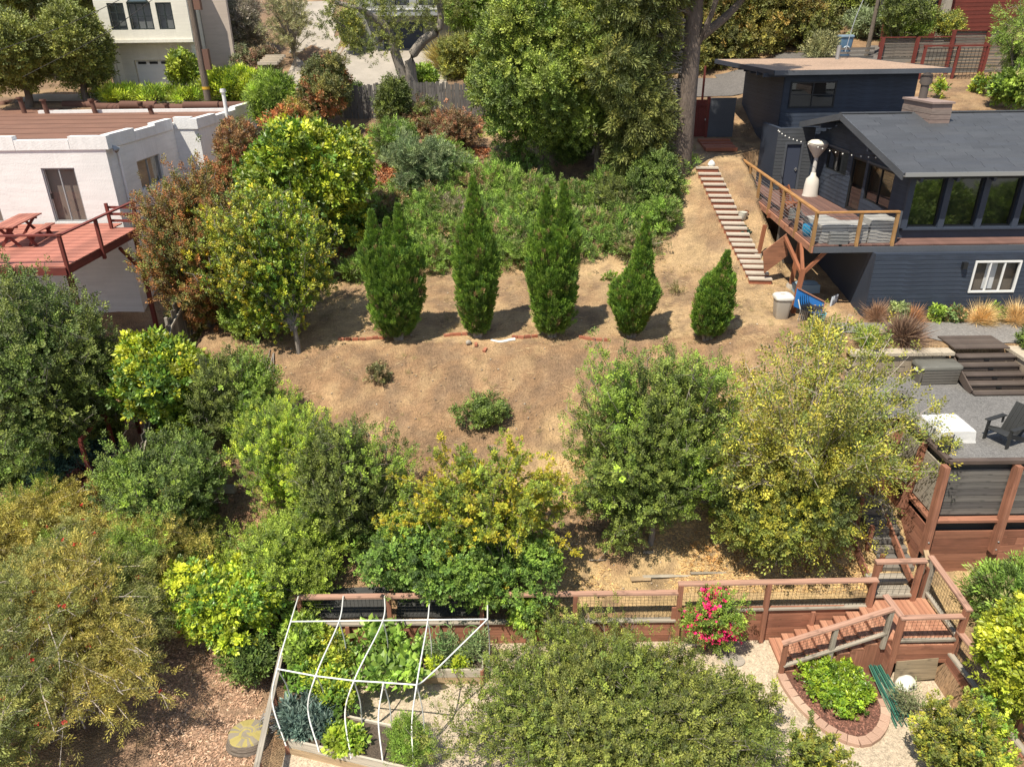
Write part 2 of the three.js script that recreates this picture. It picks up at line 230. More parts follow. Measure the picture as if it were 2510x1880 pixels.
// ---------- foliage ----------
function leafGeo(list) {  // list of [base, direction, side, length, halfwidth, fold]
  const pos = [], nor = [];
  for (const [b, d, s, l, w, f] of list) {
    const n = d.clone().cross(s).normalize(), m = b.clone().addScaledVector(d, l * 0.45), L = m.clone().addScaledVector(s, -w).addScaledVector(n, f), R_ = m.clone().addScaledVector(s, w).addScaledVector(n, f), T = b.clone().addScaledVector(d, l);
    for (const t of [[b, T, L], [b, R_, T]]) { const nn = t[1].clone().sub(t[0]).cross(t[2].clone().sub(t[0])).normalize(); for (const p of t) { pos.push(p.x, p.y, p.z); nor.push(nn.x, nn.y, nn.z); } }
  }
  const g = new THREE.BufferGeometry(); g.setAttribute('position', new THREE.Float32BufferAttribute(pos, 3)); g.setAttribute('normal', new THREE.Float32BufferAttribute(nor, 3)); return g;
}
function sprig(seed, L, n, len, w, spread, o = {}) {
  const r = rng(seed), list = [];
  for (let i = 0; i < n; i++) {
    const t = (i + 0.5) / n, a = i * 2.4 + r() * 0.7, tilt = lerp(spread, spread * 0.45, t) * (0.8 + 0.4 * r()), out = V(Math.cos(a), 0, Math.sin(a));
    const d = out.clone().multiplyScalar(Math.sin(tilt)).add(V(0, Math.cos(tilt), 0)).add(V(r() - 0.5, r() - 0.5, r() - 0.5).multiplyScalar(0.3)).normalize();
    const s = d.clone().cross(V(r() - 0.5, 1, r() - 0.5)).normalize(), b = o.tuft ? out.clone().multiplyScalar(0.03) : V(out.x * L * 0.12, L * t, out.z * L * 0.12);
    list.push([b, d, s, len * (0.7 + 0.6 * r()), w * (0.8 + 0.4 * r()), w * 0.35]);
  }
  return leafGeo(list);
}
const SPRIG = {
  broad: [1, 2].map(s => sprig(s, 0.2, 12, 0.125, 0.038, 1.3)), small: [3, 4].map(s => sprig(s, 0.2, 18, 0.062, 0.021, 1.25)), long: [5, 6].map(s => sprig(s, 0.24, 16, 0.14, 0.017, 1.0)),
  fine: [7, 8].map(s => sprig(s, 0.32, 28, 0.075, 0.012, 0.95)), cyp: [9, 10].map(s => sprig(s, 0.26, 24, 0.1, 0.02, 0.7)), jun: [11, 12].map(s => sprig(s, 0.28, 24, 0.095, 0.018, 0.9)),
  spray: [13, 14].map(s => sprig(s, 0.4, 30, 0.13, 0.02, 1.3)), grass: [15, 16].map(s => sprig(s, 0.02, 26, 0.5, 0.006, 0.95, { tuft: 1 })), squash: [17, 18].map(s => sprig(s, 0.2, 5, 0.26, 0.11, 1.25)), kale: [19].map(s => sprig(s, 0.1, 12, 0.2, 0.03, 1.25)), litter: [20].map(s => sprig(s, 0.02, 7, 0.07, 0.018, 1.5)),
  olive: [21, 22].map(s => sprig(s, 0.3, 14, 0.08, 0.023, 1.15)),
};
const leafMat = new Map();
function leaves(gloss) { if (!leafMat.has(gloss)) leafMat.set(gloss, new THREE.MeshPhysicalMaterial({ color: 0xffffff, roughness: gloss, side: THREE.DoubleSide, transmission: 0.3, thickness: 0 })); return leafMat.get(gloss); }
const _q = new THREE.Quaternion(), _s = V(1, 1, 1), _Y = V(0, 1, 0), _c = new THREE.Color();
function scatter(parent, name, geo, material, pts, kind) {   // pts: {p, d, s, c, spin}
  const im = shadows(new THREE.InstancedMesh(geo, material, pts.length)); im.name = name; if (kind || name === 'leaves') im.userData.kind = kind ?? 'stuff';
  pts.forEach((t, i) => { _q.setFromUnitVectors(_Y, t.d.clone().normalize()).multiply(new THREE.Quaternion().setFromAxisAngle(_Y, t.spin)); _s.setScalar(t.s); _m.compose(t.p, _q, _s); im.setMatrixAt(i, _m); im.setColorAt(i, _c.setRGB(t.c[0], t.c[1], t.c[2])); });
  parent.add(im); return im;
}
function pick(r, pal) { let t = 0; for (const p of pal) t += p[3] ?? 1; let q = r() * t; for (const p of pal) if ((q -= p[3] ?? 1) <= 0) return p; return pal[0]; }
const sphereDir = r => { const y = r() * 2 - 1, a = r() * 6.2832, s = Math.sqrt(1 - y * y); return V(Math.cos(a) * s, y, Math.sin(a) * s); };
function crownPoints(r, lobes, n, pal, o = {}) {
  const out = [], wt = lobes.map(l => l.r * l.r), tot = wt.reduce((a, b) => a + b, 0), tone = lobes.map(() => [pick(r, pal), 0.8 + 0.4 * r()]);
  let guard = 0;
  while (out.length < n && guard++ < n * 12) {
    let q = r() * tot, k = 0; while ((q -= wt[k]) > 0 && k < lobes.length - 1) k++;
    const l = lobes[k], d = sphereDir(r); if (d.y < -0.35 && r() < 0.65) continue;
    const deep = r() < 0.12, lump = 0.72 + 0.62 * fbm(d.x * 2.3 + k * 7.1 + d.y, d.z * 2.3 - d.y * 1.7 + k * 3.3, 15, 2), rad = l.r * (deep ? 0.3 + 0.5 * r() : lump * (0.78 + 0.27 * Math.sqrt(r())) + (r() < (o.shoots ?? 0.05) ? 0.5 * r() : 0)), sq = o.squash ?? 1;
    const out1 = o.out ?? 1, p0 = rad; const p = V(l.c.x + d.x * rad * out1, l.c.y + d.y * rad * sq * out1, l.c.z + d.z * rad * out1);
    if (!deep && lobes.some((m, i) => i !== k && (p.x - m.c.x) ** 2 + ((p.y - m.c.y) / sq) ** 2 + (p.z - m.c.z) ** 2 < (m.r * 0.66) ** 2)) continue;
    if (!deep && fbm(p.x * 1.9 + p.y * 1.1, p.z * 1.9 - p.y * 0.8, 23, 2) < (o.gaps ?? 0.4) && r() < 0.85) continue;
    if (p.y < H(p.x, p.z) + 0.04 || (o.keep && !o.keep(p))) continue;
    const c = r() < 0.55 ? tone[k][0] : pick(r, pal), b = (r() < 0.6 ? tone[k][1] : 1) * (0.82 + 1.7 * Math.pow(r(), 1.4));
    out.push({ p, d: d.clone().multiplyScalar(0.75).add(V(0, o.lift ?? 0.4, 0)).add(sphereDir(r).multiplyScalar(o.wild ?? 0.55)), s: (o.size ?? 1) * (0.5 + 0.9 * r()), c: [c[0] * b, c[1] * b, c[2] * b], spin: r() * 6.28 });
  }
  return out;
}
// where a crown seen in the box u0 v0 u1 v1 of the picture stands: k is (height of its middle above ground) / (its half height)
function solve(u0, v0, u1, v1, k, fat = 1, dz = 0) {
  const u = (u0 + u1) / 2, v = (v0 + v1) / 2; let last = null;
  for (let d = 9; d < 110; d += 0.1) {
    const c = atZ(u, v, -d), w = c.clone().sub(EYE).dot(FWD), rx = (u1 - u0) / 2 * w / FPX, dep = Math.atan2(EYE.y - c.y, d), e = (v1 - v0) / 2 * w / FPX, rz = rx * fat;
    const ry = Math.sqrt(Math.max((e * e - (rz * Math.sin(dep)) ** 2), (0.35 * e) ** 2)) / Math.cos(dep);
    last = { c, rx, ry, rz }; if (c.y - k * ry < H(c.x, c.z)) break;
  }
  return last;
}
function makeLobes(r, s, K, big = 1) {
  const L = [], m = Math.min(s.rx, s.ry, s.rz), av = (s.rx + s.ry + s.rz) / 3; K = Math.round(K * 1.7);
  for (let i = 0; i < K; i++) { const d = sphereDir(r); d.y = d.y * 0.9 + 0.12; const q = (0.5 + 0.5 * Math.sqrt(r())) * clamp(0.3 + 1.15 * fbm(d.x * 1.5 + s.c.x, d.z * 1.5 + d.y * 1.2 + s.c.z, 61, 2), 0.5, 1.04), R = lerp(m, av, 0.4) * (0.2 + 0.26 * r() * r() + 0.06 * r()) * big, e = q * (0.84 + 0.22 * r()); L.push({ c: V(s.c.x + d.x * Math.max(0, s.rx - R * 0.8) * e, s.c.y + d.y * Math.max(0, s.ry - R * 0.8) * e, s.c.z + d.z * Math.max(0, s.rz - R * 0.8) * e), r: R }); }
  for (let i = 0; i < 4; i++) { const d = sphereDir(r); L.push({ c: V(s.c.x + d.x * s.rx * 0.3, s.c.y + d.y * s.ry * 0.3, s.c.z + d.z * s.rz * 0.3), r: m * 0.5 * big }); } return L;
}
function trunkGeo(r, base, lobes, rad, nb, spread = 0.5) {
  const list = [], top = lobes.reduce((a, l) => a.add(l.c), V(0, 0, 0)).multiplyScalar(1 / lobes.length), fork = base.clone().lerp(top, spread);
  fork.x += (r() - 0.5) * 0.3; list.push(limb(curve([base.clone().add(V(0, -0.25, 0)), base.clone().lerp(fork, 0.5).add(V((r() - 0.5) * 0.25, 0, (r() - 0.5) * 0.25)), fork], 6), rad * 1.15, rad * 0.75, 8));
  for (let i = 0; i < nb; i++) { const l = lobes[i % lobes.length], e = l.c.clone().addScaledVector(sphereDir(r), l.r * 0.7); list.push(limb(curve([fork.clone().lerp(base, r() * 0.35), fork.clone().lerp(e, 0.5).add(V((r() - 0.5) * 0.5, 0.25 * r(), (r() - 0.5) * 0.5)), e], 6), rad * 0.5, rad * 0.1, 5)); }
  return merged(list);
}
function twigGeo(r, lobes, n, rad, out = 1.05) {
  const list = []; for (let i = 0; i < n; i++) { const l = lobes[Math.floor(r() * lobes.length)], d = sphereDir(r); if (d.y < -0.1) d.y = -d.y; const a = l.c.clone().addScaledVector(d, l.r * 0.45), dd = d.clone().add(sphereDir(r).multiplyScalar(0.8)).normalize(), b = a.clone().addScaledVector(dd, l.r * (0.5 + 0.35 * r()) * out); list.push(limb([a, a.clone().lerp(b, 0.5).add(sphereDir(r).multiplyScalar(l.r * 0.1)), b], rad, rad * 0.4, 4)); for (let k = 0; k < 2; k++) { const q = a.clone().lerp(b, 0.4 + 0.4 * r()), e = q.clone().addScaledVector(dd.clone().add(sphereDir(r)).normalize(), l.r * 0.35); list.push(limb([q, e], rad * 0.6, rad * 0.25, 4)); } }
  return merged(list);
}
let treeSeed = 100;
// box: where it stands in the photograph; the rest is its habit
function plant(name, label, category, boxPx, o) {
  const r = rng(o.seed ?? treeSeed++), s = o.at ?? solve(...boxPx, o.k ?? 0.95, o.fat ?? 1); if (o.push) { s.c.z += o.push; }
  const lobes = o.lobes ? o.lobes(r, s) : makeLobes(r, s, o.K ?? 12, o.big ?? 1), base = o.base ? V(...o.base) : V(s.c.x, H(s.c.x, s.c.z), s.c.z);
  const t = thing(name, label, category, [0, 0, 0], 0, o.group); t.position.copy(base);
  const local = pts => { for (const q of pts) q.p.sub(base); return pts; };
  const area = lobes.reduce((a, l) => a + 4 * l.r * l.r, 0), n = Math.round(Math.min((o.max ?? 9000) * 1.4, (o.dens ?? 130) * (o.kind === 'small' ? 1.45 : 1.1) * area * (o.den2 ?? 1)));
  const pts = local(crownPoints(r, lobes, n, o.pal, o)), kinds = SPRIG[o.kind], half = Math.ceil(pts.length / kinds.length);
  const cr = pieces(t, 'crown'); kinds.forEach((g, i) => scatter(cr, 'leaves', g, leaves(o.gloss ?? 0.6), pts.slice(i * half, (i + 1) * half)));
  const sub = g => { g.translate(-base.x, -base.y, -base.z); return g; };
  if (o.trunk) part(t, 'trunk', sub(trunkGeo(r, base, lobes, o.trunk, o.limbs ?? 9, o.fork ?? 0.45)), o.bark ?? M.bark);
  if (o.twigs) part(t, 'twigs', sub(twigGeo(r, lobes, o.twigs, o.twigR ?? 0.012, o.twigOut)), o.twigMat ?? M.barkGrey);
  if (o.extra) { const e = o.extra, q = local(crownPoints(r, lobes, e.n, e.pal, { ...o, shoots: 0.1, gaps: 0.2, out: 1.12, size: e.size ?? 1, keep: e.keep ? p => e.keep(p, s) : o.keep })); scatter(t, e.name, e.geo, e.mat, q, 'stuff'); }
  return { t, s, lobes, base };
}

// a plant made of arching stems that carry their sprigs along the outer part, so that bare wood and the ground show through
function wandPlant(name, label, category, boxPx, o) {
  const r = rng(o.seed ?? treeSeed++), s = o.at ?? solve(...boxPx, o.k ?? 0.95, o.fat ?? 1), base = o.base ? V(...o.base) : V(s.c.x, H(s.c.x, s.c.z), s.c.z), t = thing(name, label, category, [base.x, base.y, base.z], 0, o.group);
  const c = s.c.clone().sub(base), fork = o.trunk ? V(0, Math.max(0.2, (c.y - s.ry * 0.75)), 0) : null, pts = [], stems = [], yel = [];
  if (fork) stems.push(limb([V(0, -0.3, 0), V(0.04, fork.y * 0.5, 0), fork], o.trunk, o.trunk * 0.7, 8));
  const add = (q, dir, tone, f) => { const w = q.clone().add(base); if (w.y < H(w.x, w.z) + 0.05) return; const pal = o.pal2 && fbm(w.x * 0.8 + 9, w.z * 0.8 + w.y * 0.9, 71, 2) > (o.mixAt ?? 0.5) ? o.pal2 : o.pal, cc = pick(r, pal), b = tone * (0.82 + 1.55 * Math.pow(r(), 1.3)); const it = { p: q, d: dir.clone().multiplyScalar(0.6).add(V(0, o.lift ?? 0.3, 0)).add(sphereDir(r).multiplyScalar(o.wild ?? 0.7)), s: (o.size ?? 1) * (0.65 + 0.6 * r()), c: [cc[0] * b, cc[1] * b, cc[2] * b], spin: r() * 6.28 }; if (o.tip && f > o.tip.from && tone > 1.02) { const k = pick(r, o.tip.pal); const bb = 0.7 + 0.6 * r(); it.c = [k[0] * bb, k[1] * bb, k[2] * bb]; } pts.push(it); };
  for (let i = 0; i < o.wands; i++) {
    const d = sphereDir(r); d.y = Math.abs(d.y) * (r() < (o.under ?? 0.35) ? -1 : 1); const q = 0.55 + 0.45 * Math.sqrt(r()), lump = clamp(0.42 + 1.0 * fbm(d.x * 1.7 + base.x, d.z * 1.7 + d.y + base.z, 63, 2), 0.55, 1.08), e = V(c.x + d.x * s.rx * q * lump * 1.14, c.y + d.y * s.ry * q * lump * 1.05, c.z + d.z * s.rz * q * lump * 1.14);
    const a = fork ? fork.clone().add(V((r() - 0.5) * 0.2, (r() - 0.3) * 0.5, (r() - 0.5) * 0.2)) : V((r() - 0.5) * s.rx * 0.7, 0, (r() - 0.5) * s.rz * 0.7), m = a.clone().lerp(e, 0.55).add(V((r() - 0.5) * 0.4, (o.arch ?? 0.25) * s.ry * (0.5 + r()), (r() - 0.5) * 0.4)), cv = curve([a, m, e], 9), tone = 0.75 + 0.5 * r(), rr = (o.stem ?? 0.02) * (0.7 + 0.6 * r());
    stems.push(limb(cv, rr, rr * 0.3, 4)); const n = o.per;
    for (let k = 0; k < n; k++) { const f = (o.from ?? 0.35) + (1 - (o.from ?? 0.35)) * (k + r()) / n, x = f * 9, j = Math.min(8, Math.floor(x)), pp = cv[j].clone().lerp(cv[j + 1], x - j), dir = cv[j + 1].clone().sub(cv[j]).normalize(); if (r() < (o.side ?? 0.5)) { const sd = sphereDir(r).multiplyScalar((o.reach ?? 0.3) * (0.3 + r())), q2 = pp.clone().add(sd); if (r() < 0.25) stems.push(limb([pp, q2], rr * 0.4, rr * 0.2, 3)); add(q2, dir.clone().add(sd), tone, f); } else add(pp, dir, tone, f); }
  }
  const kinds = SPRIG[o.kind], cr = pieces(t, 'crown'); kinds.forEach((g, i) => scatter(cr, 'leaves', g, leaves(o.gloss ?? 0.6), pts.filter((_, k) => k % kinds.length === i)));
  part(t, 'stems', merged(stems), o.bark ?? M.barkGrey);
  if (o.extra) { const q = []; for (let i = 0; i < o.extra.n; i++) { const b = pts[Math.floor(r() * pts.length)], k = pick(r, o.extra.pal); q.push({ ...b, p: b.p.clone().add(sphereDir(r).multiplyScalar(0.08)).add(V(0, 0.08, 0.05)), s: o.extra.size, c: k }); } scatter(t, o.extra.name, o.extra.geo, o.extra.mat, q, 'stuff'); }
}
// leaf colours
const PAL = {
  cypress: [[0.114, 0.199, 0.018, 3], [0.161, 0.249, 0.023, 2], [0.067, 0.137, 0.016, 1], [0.204, 0.134, 0.06, 0.22]],
  oak: [[0.103, 0.131, 0.02, 3], [0.139, 0.166, 0.025, 2], [0.073, 0.101, 0.017, 2]],
  oakOlive: [[0.153, 0.173, 0.03, 3], [0.201, 0.215, 0.04, 2], [0.096, 0.121, 0.021, 2]],
  deep: [[0.09, 0.137, 0.021, 3], [0.132, 0.183, 0.029, 2], [0.054, 0.092, 0.015, 1]],
  lemon: [[0.167, 0.231, 0.018, 3], [0.314, 0.336, 0.024, 2], [0.084, 0.158, 0.018, 2]],
  lemonYellow: [[0.25, 0.27, 0.026, 3], [0.42, 0.36, 0.03, 1.3], [0.12, 0.17, 0.022, 2.2]],
  redTip: [[0.187, 0.17, 0.028, 3], [0.33, 0.13, 0.032, 2], [0.11, 0.14, 0.024, 2]],
  lime: [[0.264, 0.34, 0.028, 3], [0.363, 0.42, 0.032, 2], [0.165, 0.25, 0.024, 2]],
  limeYellow: [[0.3, 0.36, 0.03, 3], [0.42, 0.44, 0.035, 1], [0.11, 0.2, 0.025, 2]],
  mid: [[0.158, 0.228, 0.029, 3], [0.218, 0.297, 0.033, 2], [0.097, 0.16, 0.022, 1]],
  forsythia: [[0.13, 0.19, 0.022, 4], [0.24, 0.28, 0.022, 2], [0.45, 0.38, 0.024, 0.6]],
  golden: [[0.31, 0.294, 0.041, 3], [0.206, 0.221, 0.038, 3], [0.396, 0.331, 0.041, 1]],
  goldGreen: [[0.157, 0.184, 0.028, 3], [0.28, 0.265, 0.032, 2], [0.09, 0.122, 0.022, 1]],
  bottle: [[0.31, 0.265, 0.052, 3], [0.23, 0.211, 0.04, 3], [0.4, 0.323, 0.08, 1]],
  olive: [[0.213, 0.214, 0.093, 3], [0.28, 0.265, 0.119, 2], [0.134, 0.143, 0.06, 1]],
  grey: [[0.22, 0.19, 0.15, 2], [0.17, 0.17, 0.1, 1]],
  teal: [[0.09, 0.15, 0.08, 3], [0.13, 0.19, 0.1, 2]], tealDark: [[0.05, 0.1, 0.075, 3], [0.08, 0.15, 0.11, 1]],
  juniper: [[0.163, 0.251, 0.039, 3], [0.111, 0.183, 0.031, 2], [0.207, 0.299, 0.046, 1], [0.192, 0.183, 0.077, 0.7]],
  conifer: [[0.145, 0.159, 0.032, 3], [0.095, 0.119, 0.026, 2], [0.203, 0.199, 0.038, 1]],
  pit: [[0.171, 0.224, 0.034, 3], [0.243, 0.286, 0.044, 2], [0.101, 0.153, 0.024, 2]],
  hedge: [[0.123, 0.133, 0.024, 3], [0.185, 0.163, 0.027, 2], [0.246, 0.163, 0.034, 0.6]],
};
// ---------- building tools ----------
// wall along x or z at a fixed coordinate with openings [a0, a1, y0, y1]; returns boxes
function wallGeo(axis, fixed, a0, a1, y0, y1, th, holes = []) {
  const out = [], cuts = [...new Set([a0, a1, ...holes.flatMap(h => [h[0], h[1]])])].filter(c => c >= a0 && c <= a1).sort((p, q) => p - q);
  const put = (p, q, s, t) => { if (q - p < 0.005 || t - s < 0.005) return; const g = axis === 'x' ? box(q - p, t - s, th) : box(th, t - s, q - p); axis === 'x' ? g.translate((p + q) / 2, (s + t) / 2, fixed) : g.translate(fixed, (s + t) / 2, (p + q) / 2); out.push(g); };
  for (let i = 0; i < cuts.length - 1; i++) { const p = cuts[i], q = cuts[i + 1], hs = holes.filter(h => h[0] <= p + 1e-6 && h[1] >= q - 1e-6).sort((m, n) => m[2] - n[2]); let y = y0; for (const h of hs) { put(p, q, y, h[2]); y = h[3]; } put(p, q, y, y1); }
  return out;
}
// lap siding: every board a piece of its own, broken at openings
function siding(parent, axis, fixed, a0, a1, y0, y1, out, mats, holes = [], course = 0.15, topAt = null) {
  let k = 0; for (let y = y0; y < y1 - 0.02; y += course, k++) {
    const h = Math.min(course, y1 - y), spans = []; let p = a0; for (const o of holes.filter(o => o[2] < y + h * 0.6 && o[3] > y + h * 0.4).sort((m, n) => m[0] - n[0])) { if (o[0] > p) spans.push([p, o[0]]); p = Math.max(p, o[1]); } if (p < a1) spans.push([p, a1]);
    for (let [s, e] of spans) { if (topAt) { const lim = topAt(y + h * 0.5); s = Math.max(s, lim[0]); e = Math.min(e, lim[1]); } if (e - s < 0.05) continue; const g = axis === 'x' ? box(e - s, h - 0.004, 0.02) : box(0.02, h - 0.004, e - s), tilt = 0.05; part(parent, 'siding_board', g, mats[k % mats.length], axis === 'x' ? [(s + e) / 2, y + h / 2, fixed + out * 0.016] : [fixed + out * 0.016, y + h / 2, (s + e) / 2], axis === 'x' ? [-out * tilt, 0, 0] : [0, 0, out * tilt]); }
  }
}
// a window: frame mesh with panes (and bars) as its pieces; out = +1 or -1 says which way it faces
function windowUnit(parent, axis, fixed, a0, a1, y0, y1, out, frameM, glassM, cols = 1, rows = 1, fw = 0.05, name = 'window') {
  const L = [], put = (p, q, s, t, d = 0.08) => { const g = axis === 'x' ? box(q - p, t - s, d) : box(d, t - s, q - p); axis === 'x' ? g.translate((p + q) / 2, (s + t) / 2, fixed) : g.translate(fixed, (s + t) / 2, (p + q) / 2); L.push(g); };
  put(a0, a1, y0, y0 + fw); put(a0, a1, y1 - fw, y1); put(a0, a0 + fw, y0 + fw, y1 - fw); put(a1 - fw, a1, y0 + fw, y1 - fw);
  const cx = []; for (let i = 0; i <= cols; i++) cx.push(lerp(a0 + fw, a1 - fw, i / cols)); const ry = []; for (let i = 0; i <= rows; i++) ry.push(lerp(y0 + fw, y1 - fw, i / rows));
  for (let i = 1; i < cols; i++) put(cx[i] - fw * 0.4, cx[i] + fw * 0.4, y0 + fw, y1 - fw, 0.06); for (let i = 1; i < rows; i++) put(a0 + fw, a1 - fw, ry[i] - fw * 0.3, ry[i] + fw * 0.3, 0.05);
  const w = part(parent, name, merged(L), frameM);
  for (let i = 0; i < cols; i++) for (let j = 0; j < rows; j++) { const p = cx[i], q = cx[i + 1], s = ry[j], t = ry[j + 1], g = axis === 'x' ? new THREE.PlaneGeometry(q - p, t - s) : new THREE.PlaneGeometry(q - p, t - s).rotateY(Math.PI / 2); part(w, 'pane', g, glassM, axis === 'x' ? [(p + q) / 2, (s + t) / 2, fixed - out * 0.005] : [fixed - out * 0.005, (s + t) / 2, (p + q) / 2]); }
  return w;
}
// closed dark room behind an opening
function roomBehind(parent, x0, x1, y0, y1, z0, z1, m = M.room) { const g = new THREE.BoxGeometry(x1 - x0, y1 - y0, z1 - z0); return part(parent, 'interior', g, m, [(x0 + x1) / 2, (y0 + y1) / 2, (z0 + z1) / 2]); }
// a rounded-square body through rings [y, rx, rz, roundness 2..8, dx, dz]
function loft(rings, n = 28, capTop = true, capBottom = true) {
  const pos = [], idx = [], uv = [];
  rings.forEach(([y, rx, rz, e = 2, dx = 0, dz = 0], j) => { for (let i = 0; i <= n; i++) { const a = i / n * 6.2832, c = Math.cos(a), s = Math.sin(a); pos.push(dx + Math.sign(c) * Math.pow(Math.abs(c), 2 / e) * rx, y, dz + Math.sign(s) * Math.pow(Math.abs(s), 2 / e) * rz); uv.push(i / n * 3, y); } });
  for (let j = 0; j < rings.length - 1; j++) for (let i = 0; i < n; i++) { const a = j * (n + 1) + i, b = a + n + 1; idx.push(a, b, a + 1, b, b + 1, a + 1); }
  const capAt = (j, flip) => { const c = pos.length / 3, [y, , , , dx = 0, dz = 0] = rings[j]; pos.push(dx, y, dz); uv.push(0, 0); for (let i = 0; i < n; i++) { const a = j * (n + 1) + i; flip ? idx.push(c, a, a + 1) : idx.push(c, a + 1, a); } };
  if (capTop) capAt(rings.length - 1, false); if (capBottom) capAt(0, true);
  const g = new THREE.BufferGeometry(); g.setAttribute('position', new THREE.Float32BufferAttribute(pos, 3)); g.setAttribute('uv', new THREE.Float32BufferAttribute(uv, 2)); g.setIndex(idx); const f = g.toNonIndexed(); f.computeVertexNormals(); return creased(f, g);
}
function creased(flat, src) { src.computeVertexNormals(); const p = src.toNonIndexed(), a = flat.attributes.normal, b = p.attributes.normal; for (let i = 0; i < a.count; i++) { const d = a.getX(i) * b.getX(i) + a.getY(i) * b.getY(i) + a.getZ(i) * b.getZ(i); if (d < 0.82) b.setXYZ(i, a.getX(i), a.getY(i), a.getZ(i)); } return p; }
// a cloth cover over something boxy: rounded, sagging and creased
function coverGeo(w, h, d, seed, sag = 0.03) {
  const g = new THREE.BoxGeometry(w, h, d, 14, 8, 14), p = g.attributes.position;
  for (let i = 0; i < p.count; i++) { let x = p.getX(i) / w * 2, y = p.getY(i) / h + 0.5, z = p.getZ(i) / d * 2; const low = 1 - y, k = 1 + 0.05 * low + 0.07 * low * (fbm(x * 3 + z * 5, y * 2, seed, 3) - 0.5) * 2, top = y > 0.98 ? -sag * (1 - x * x) * (1 - z * z) + 0.05 * (fbm(x * 2 + 5, z * 2, seed + 1, 3) - 0.5) : 0, edge = Math.max(Math.abs(x), Math.abs(z)); p.setXYZ(i, x * w / 2 * k, (y - 0.0) * h + top * (1 - 0) - (y > 0.98 && edge > 0.97 ? 0.02 : 0), z * d / 2 * k); }
  g.computeVertexNormals(); return g;
}
// hog wire in a parallelogram a (low start), b (low end), height h
function wireGeo(a, b, a2, b2, step = 0.1, r = 0.0045) {
  const L = [], A = V(...a), B = V(...b), A2 = V(...a2), B2 = V(...b2), n = Math.round(A.distanceTo(B) / step), m = Math.round(A.distanceTo(A2) / step);
  const bar = (p, q) => L.push(limb([p, q], r, r, 4)); for (let i = 0; i <= n; i++) bar(A.clone().lerp(B, i / n), A2.clone().lerp(B2, i / n)); for (let j = 0; j <= m; j++) bar(A.clone().lerp(A2, j / m), B.clone().lerp(B2, j / m)); return merged(L);
}
const wirePanel = (parent, a, b, a2, b2, step, r) => { const w = part(parent, 'wire_mesh', wireGeo(a, b, a2, b2, step, r), M.wire); w.userData.kind = 'stuff'; return w; };
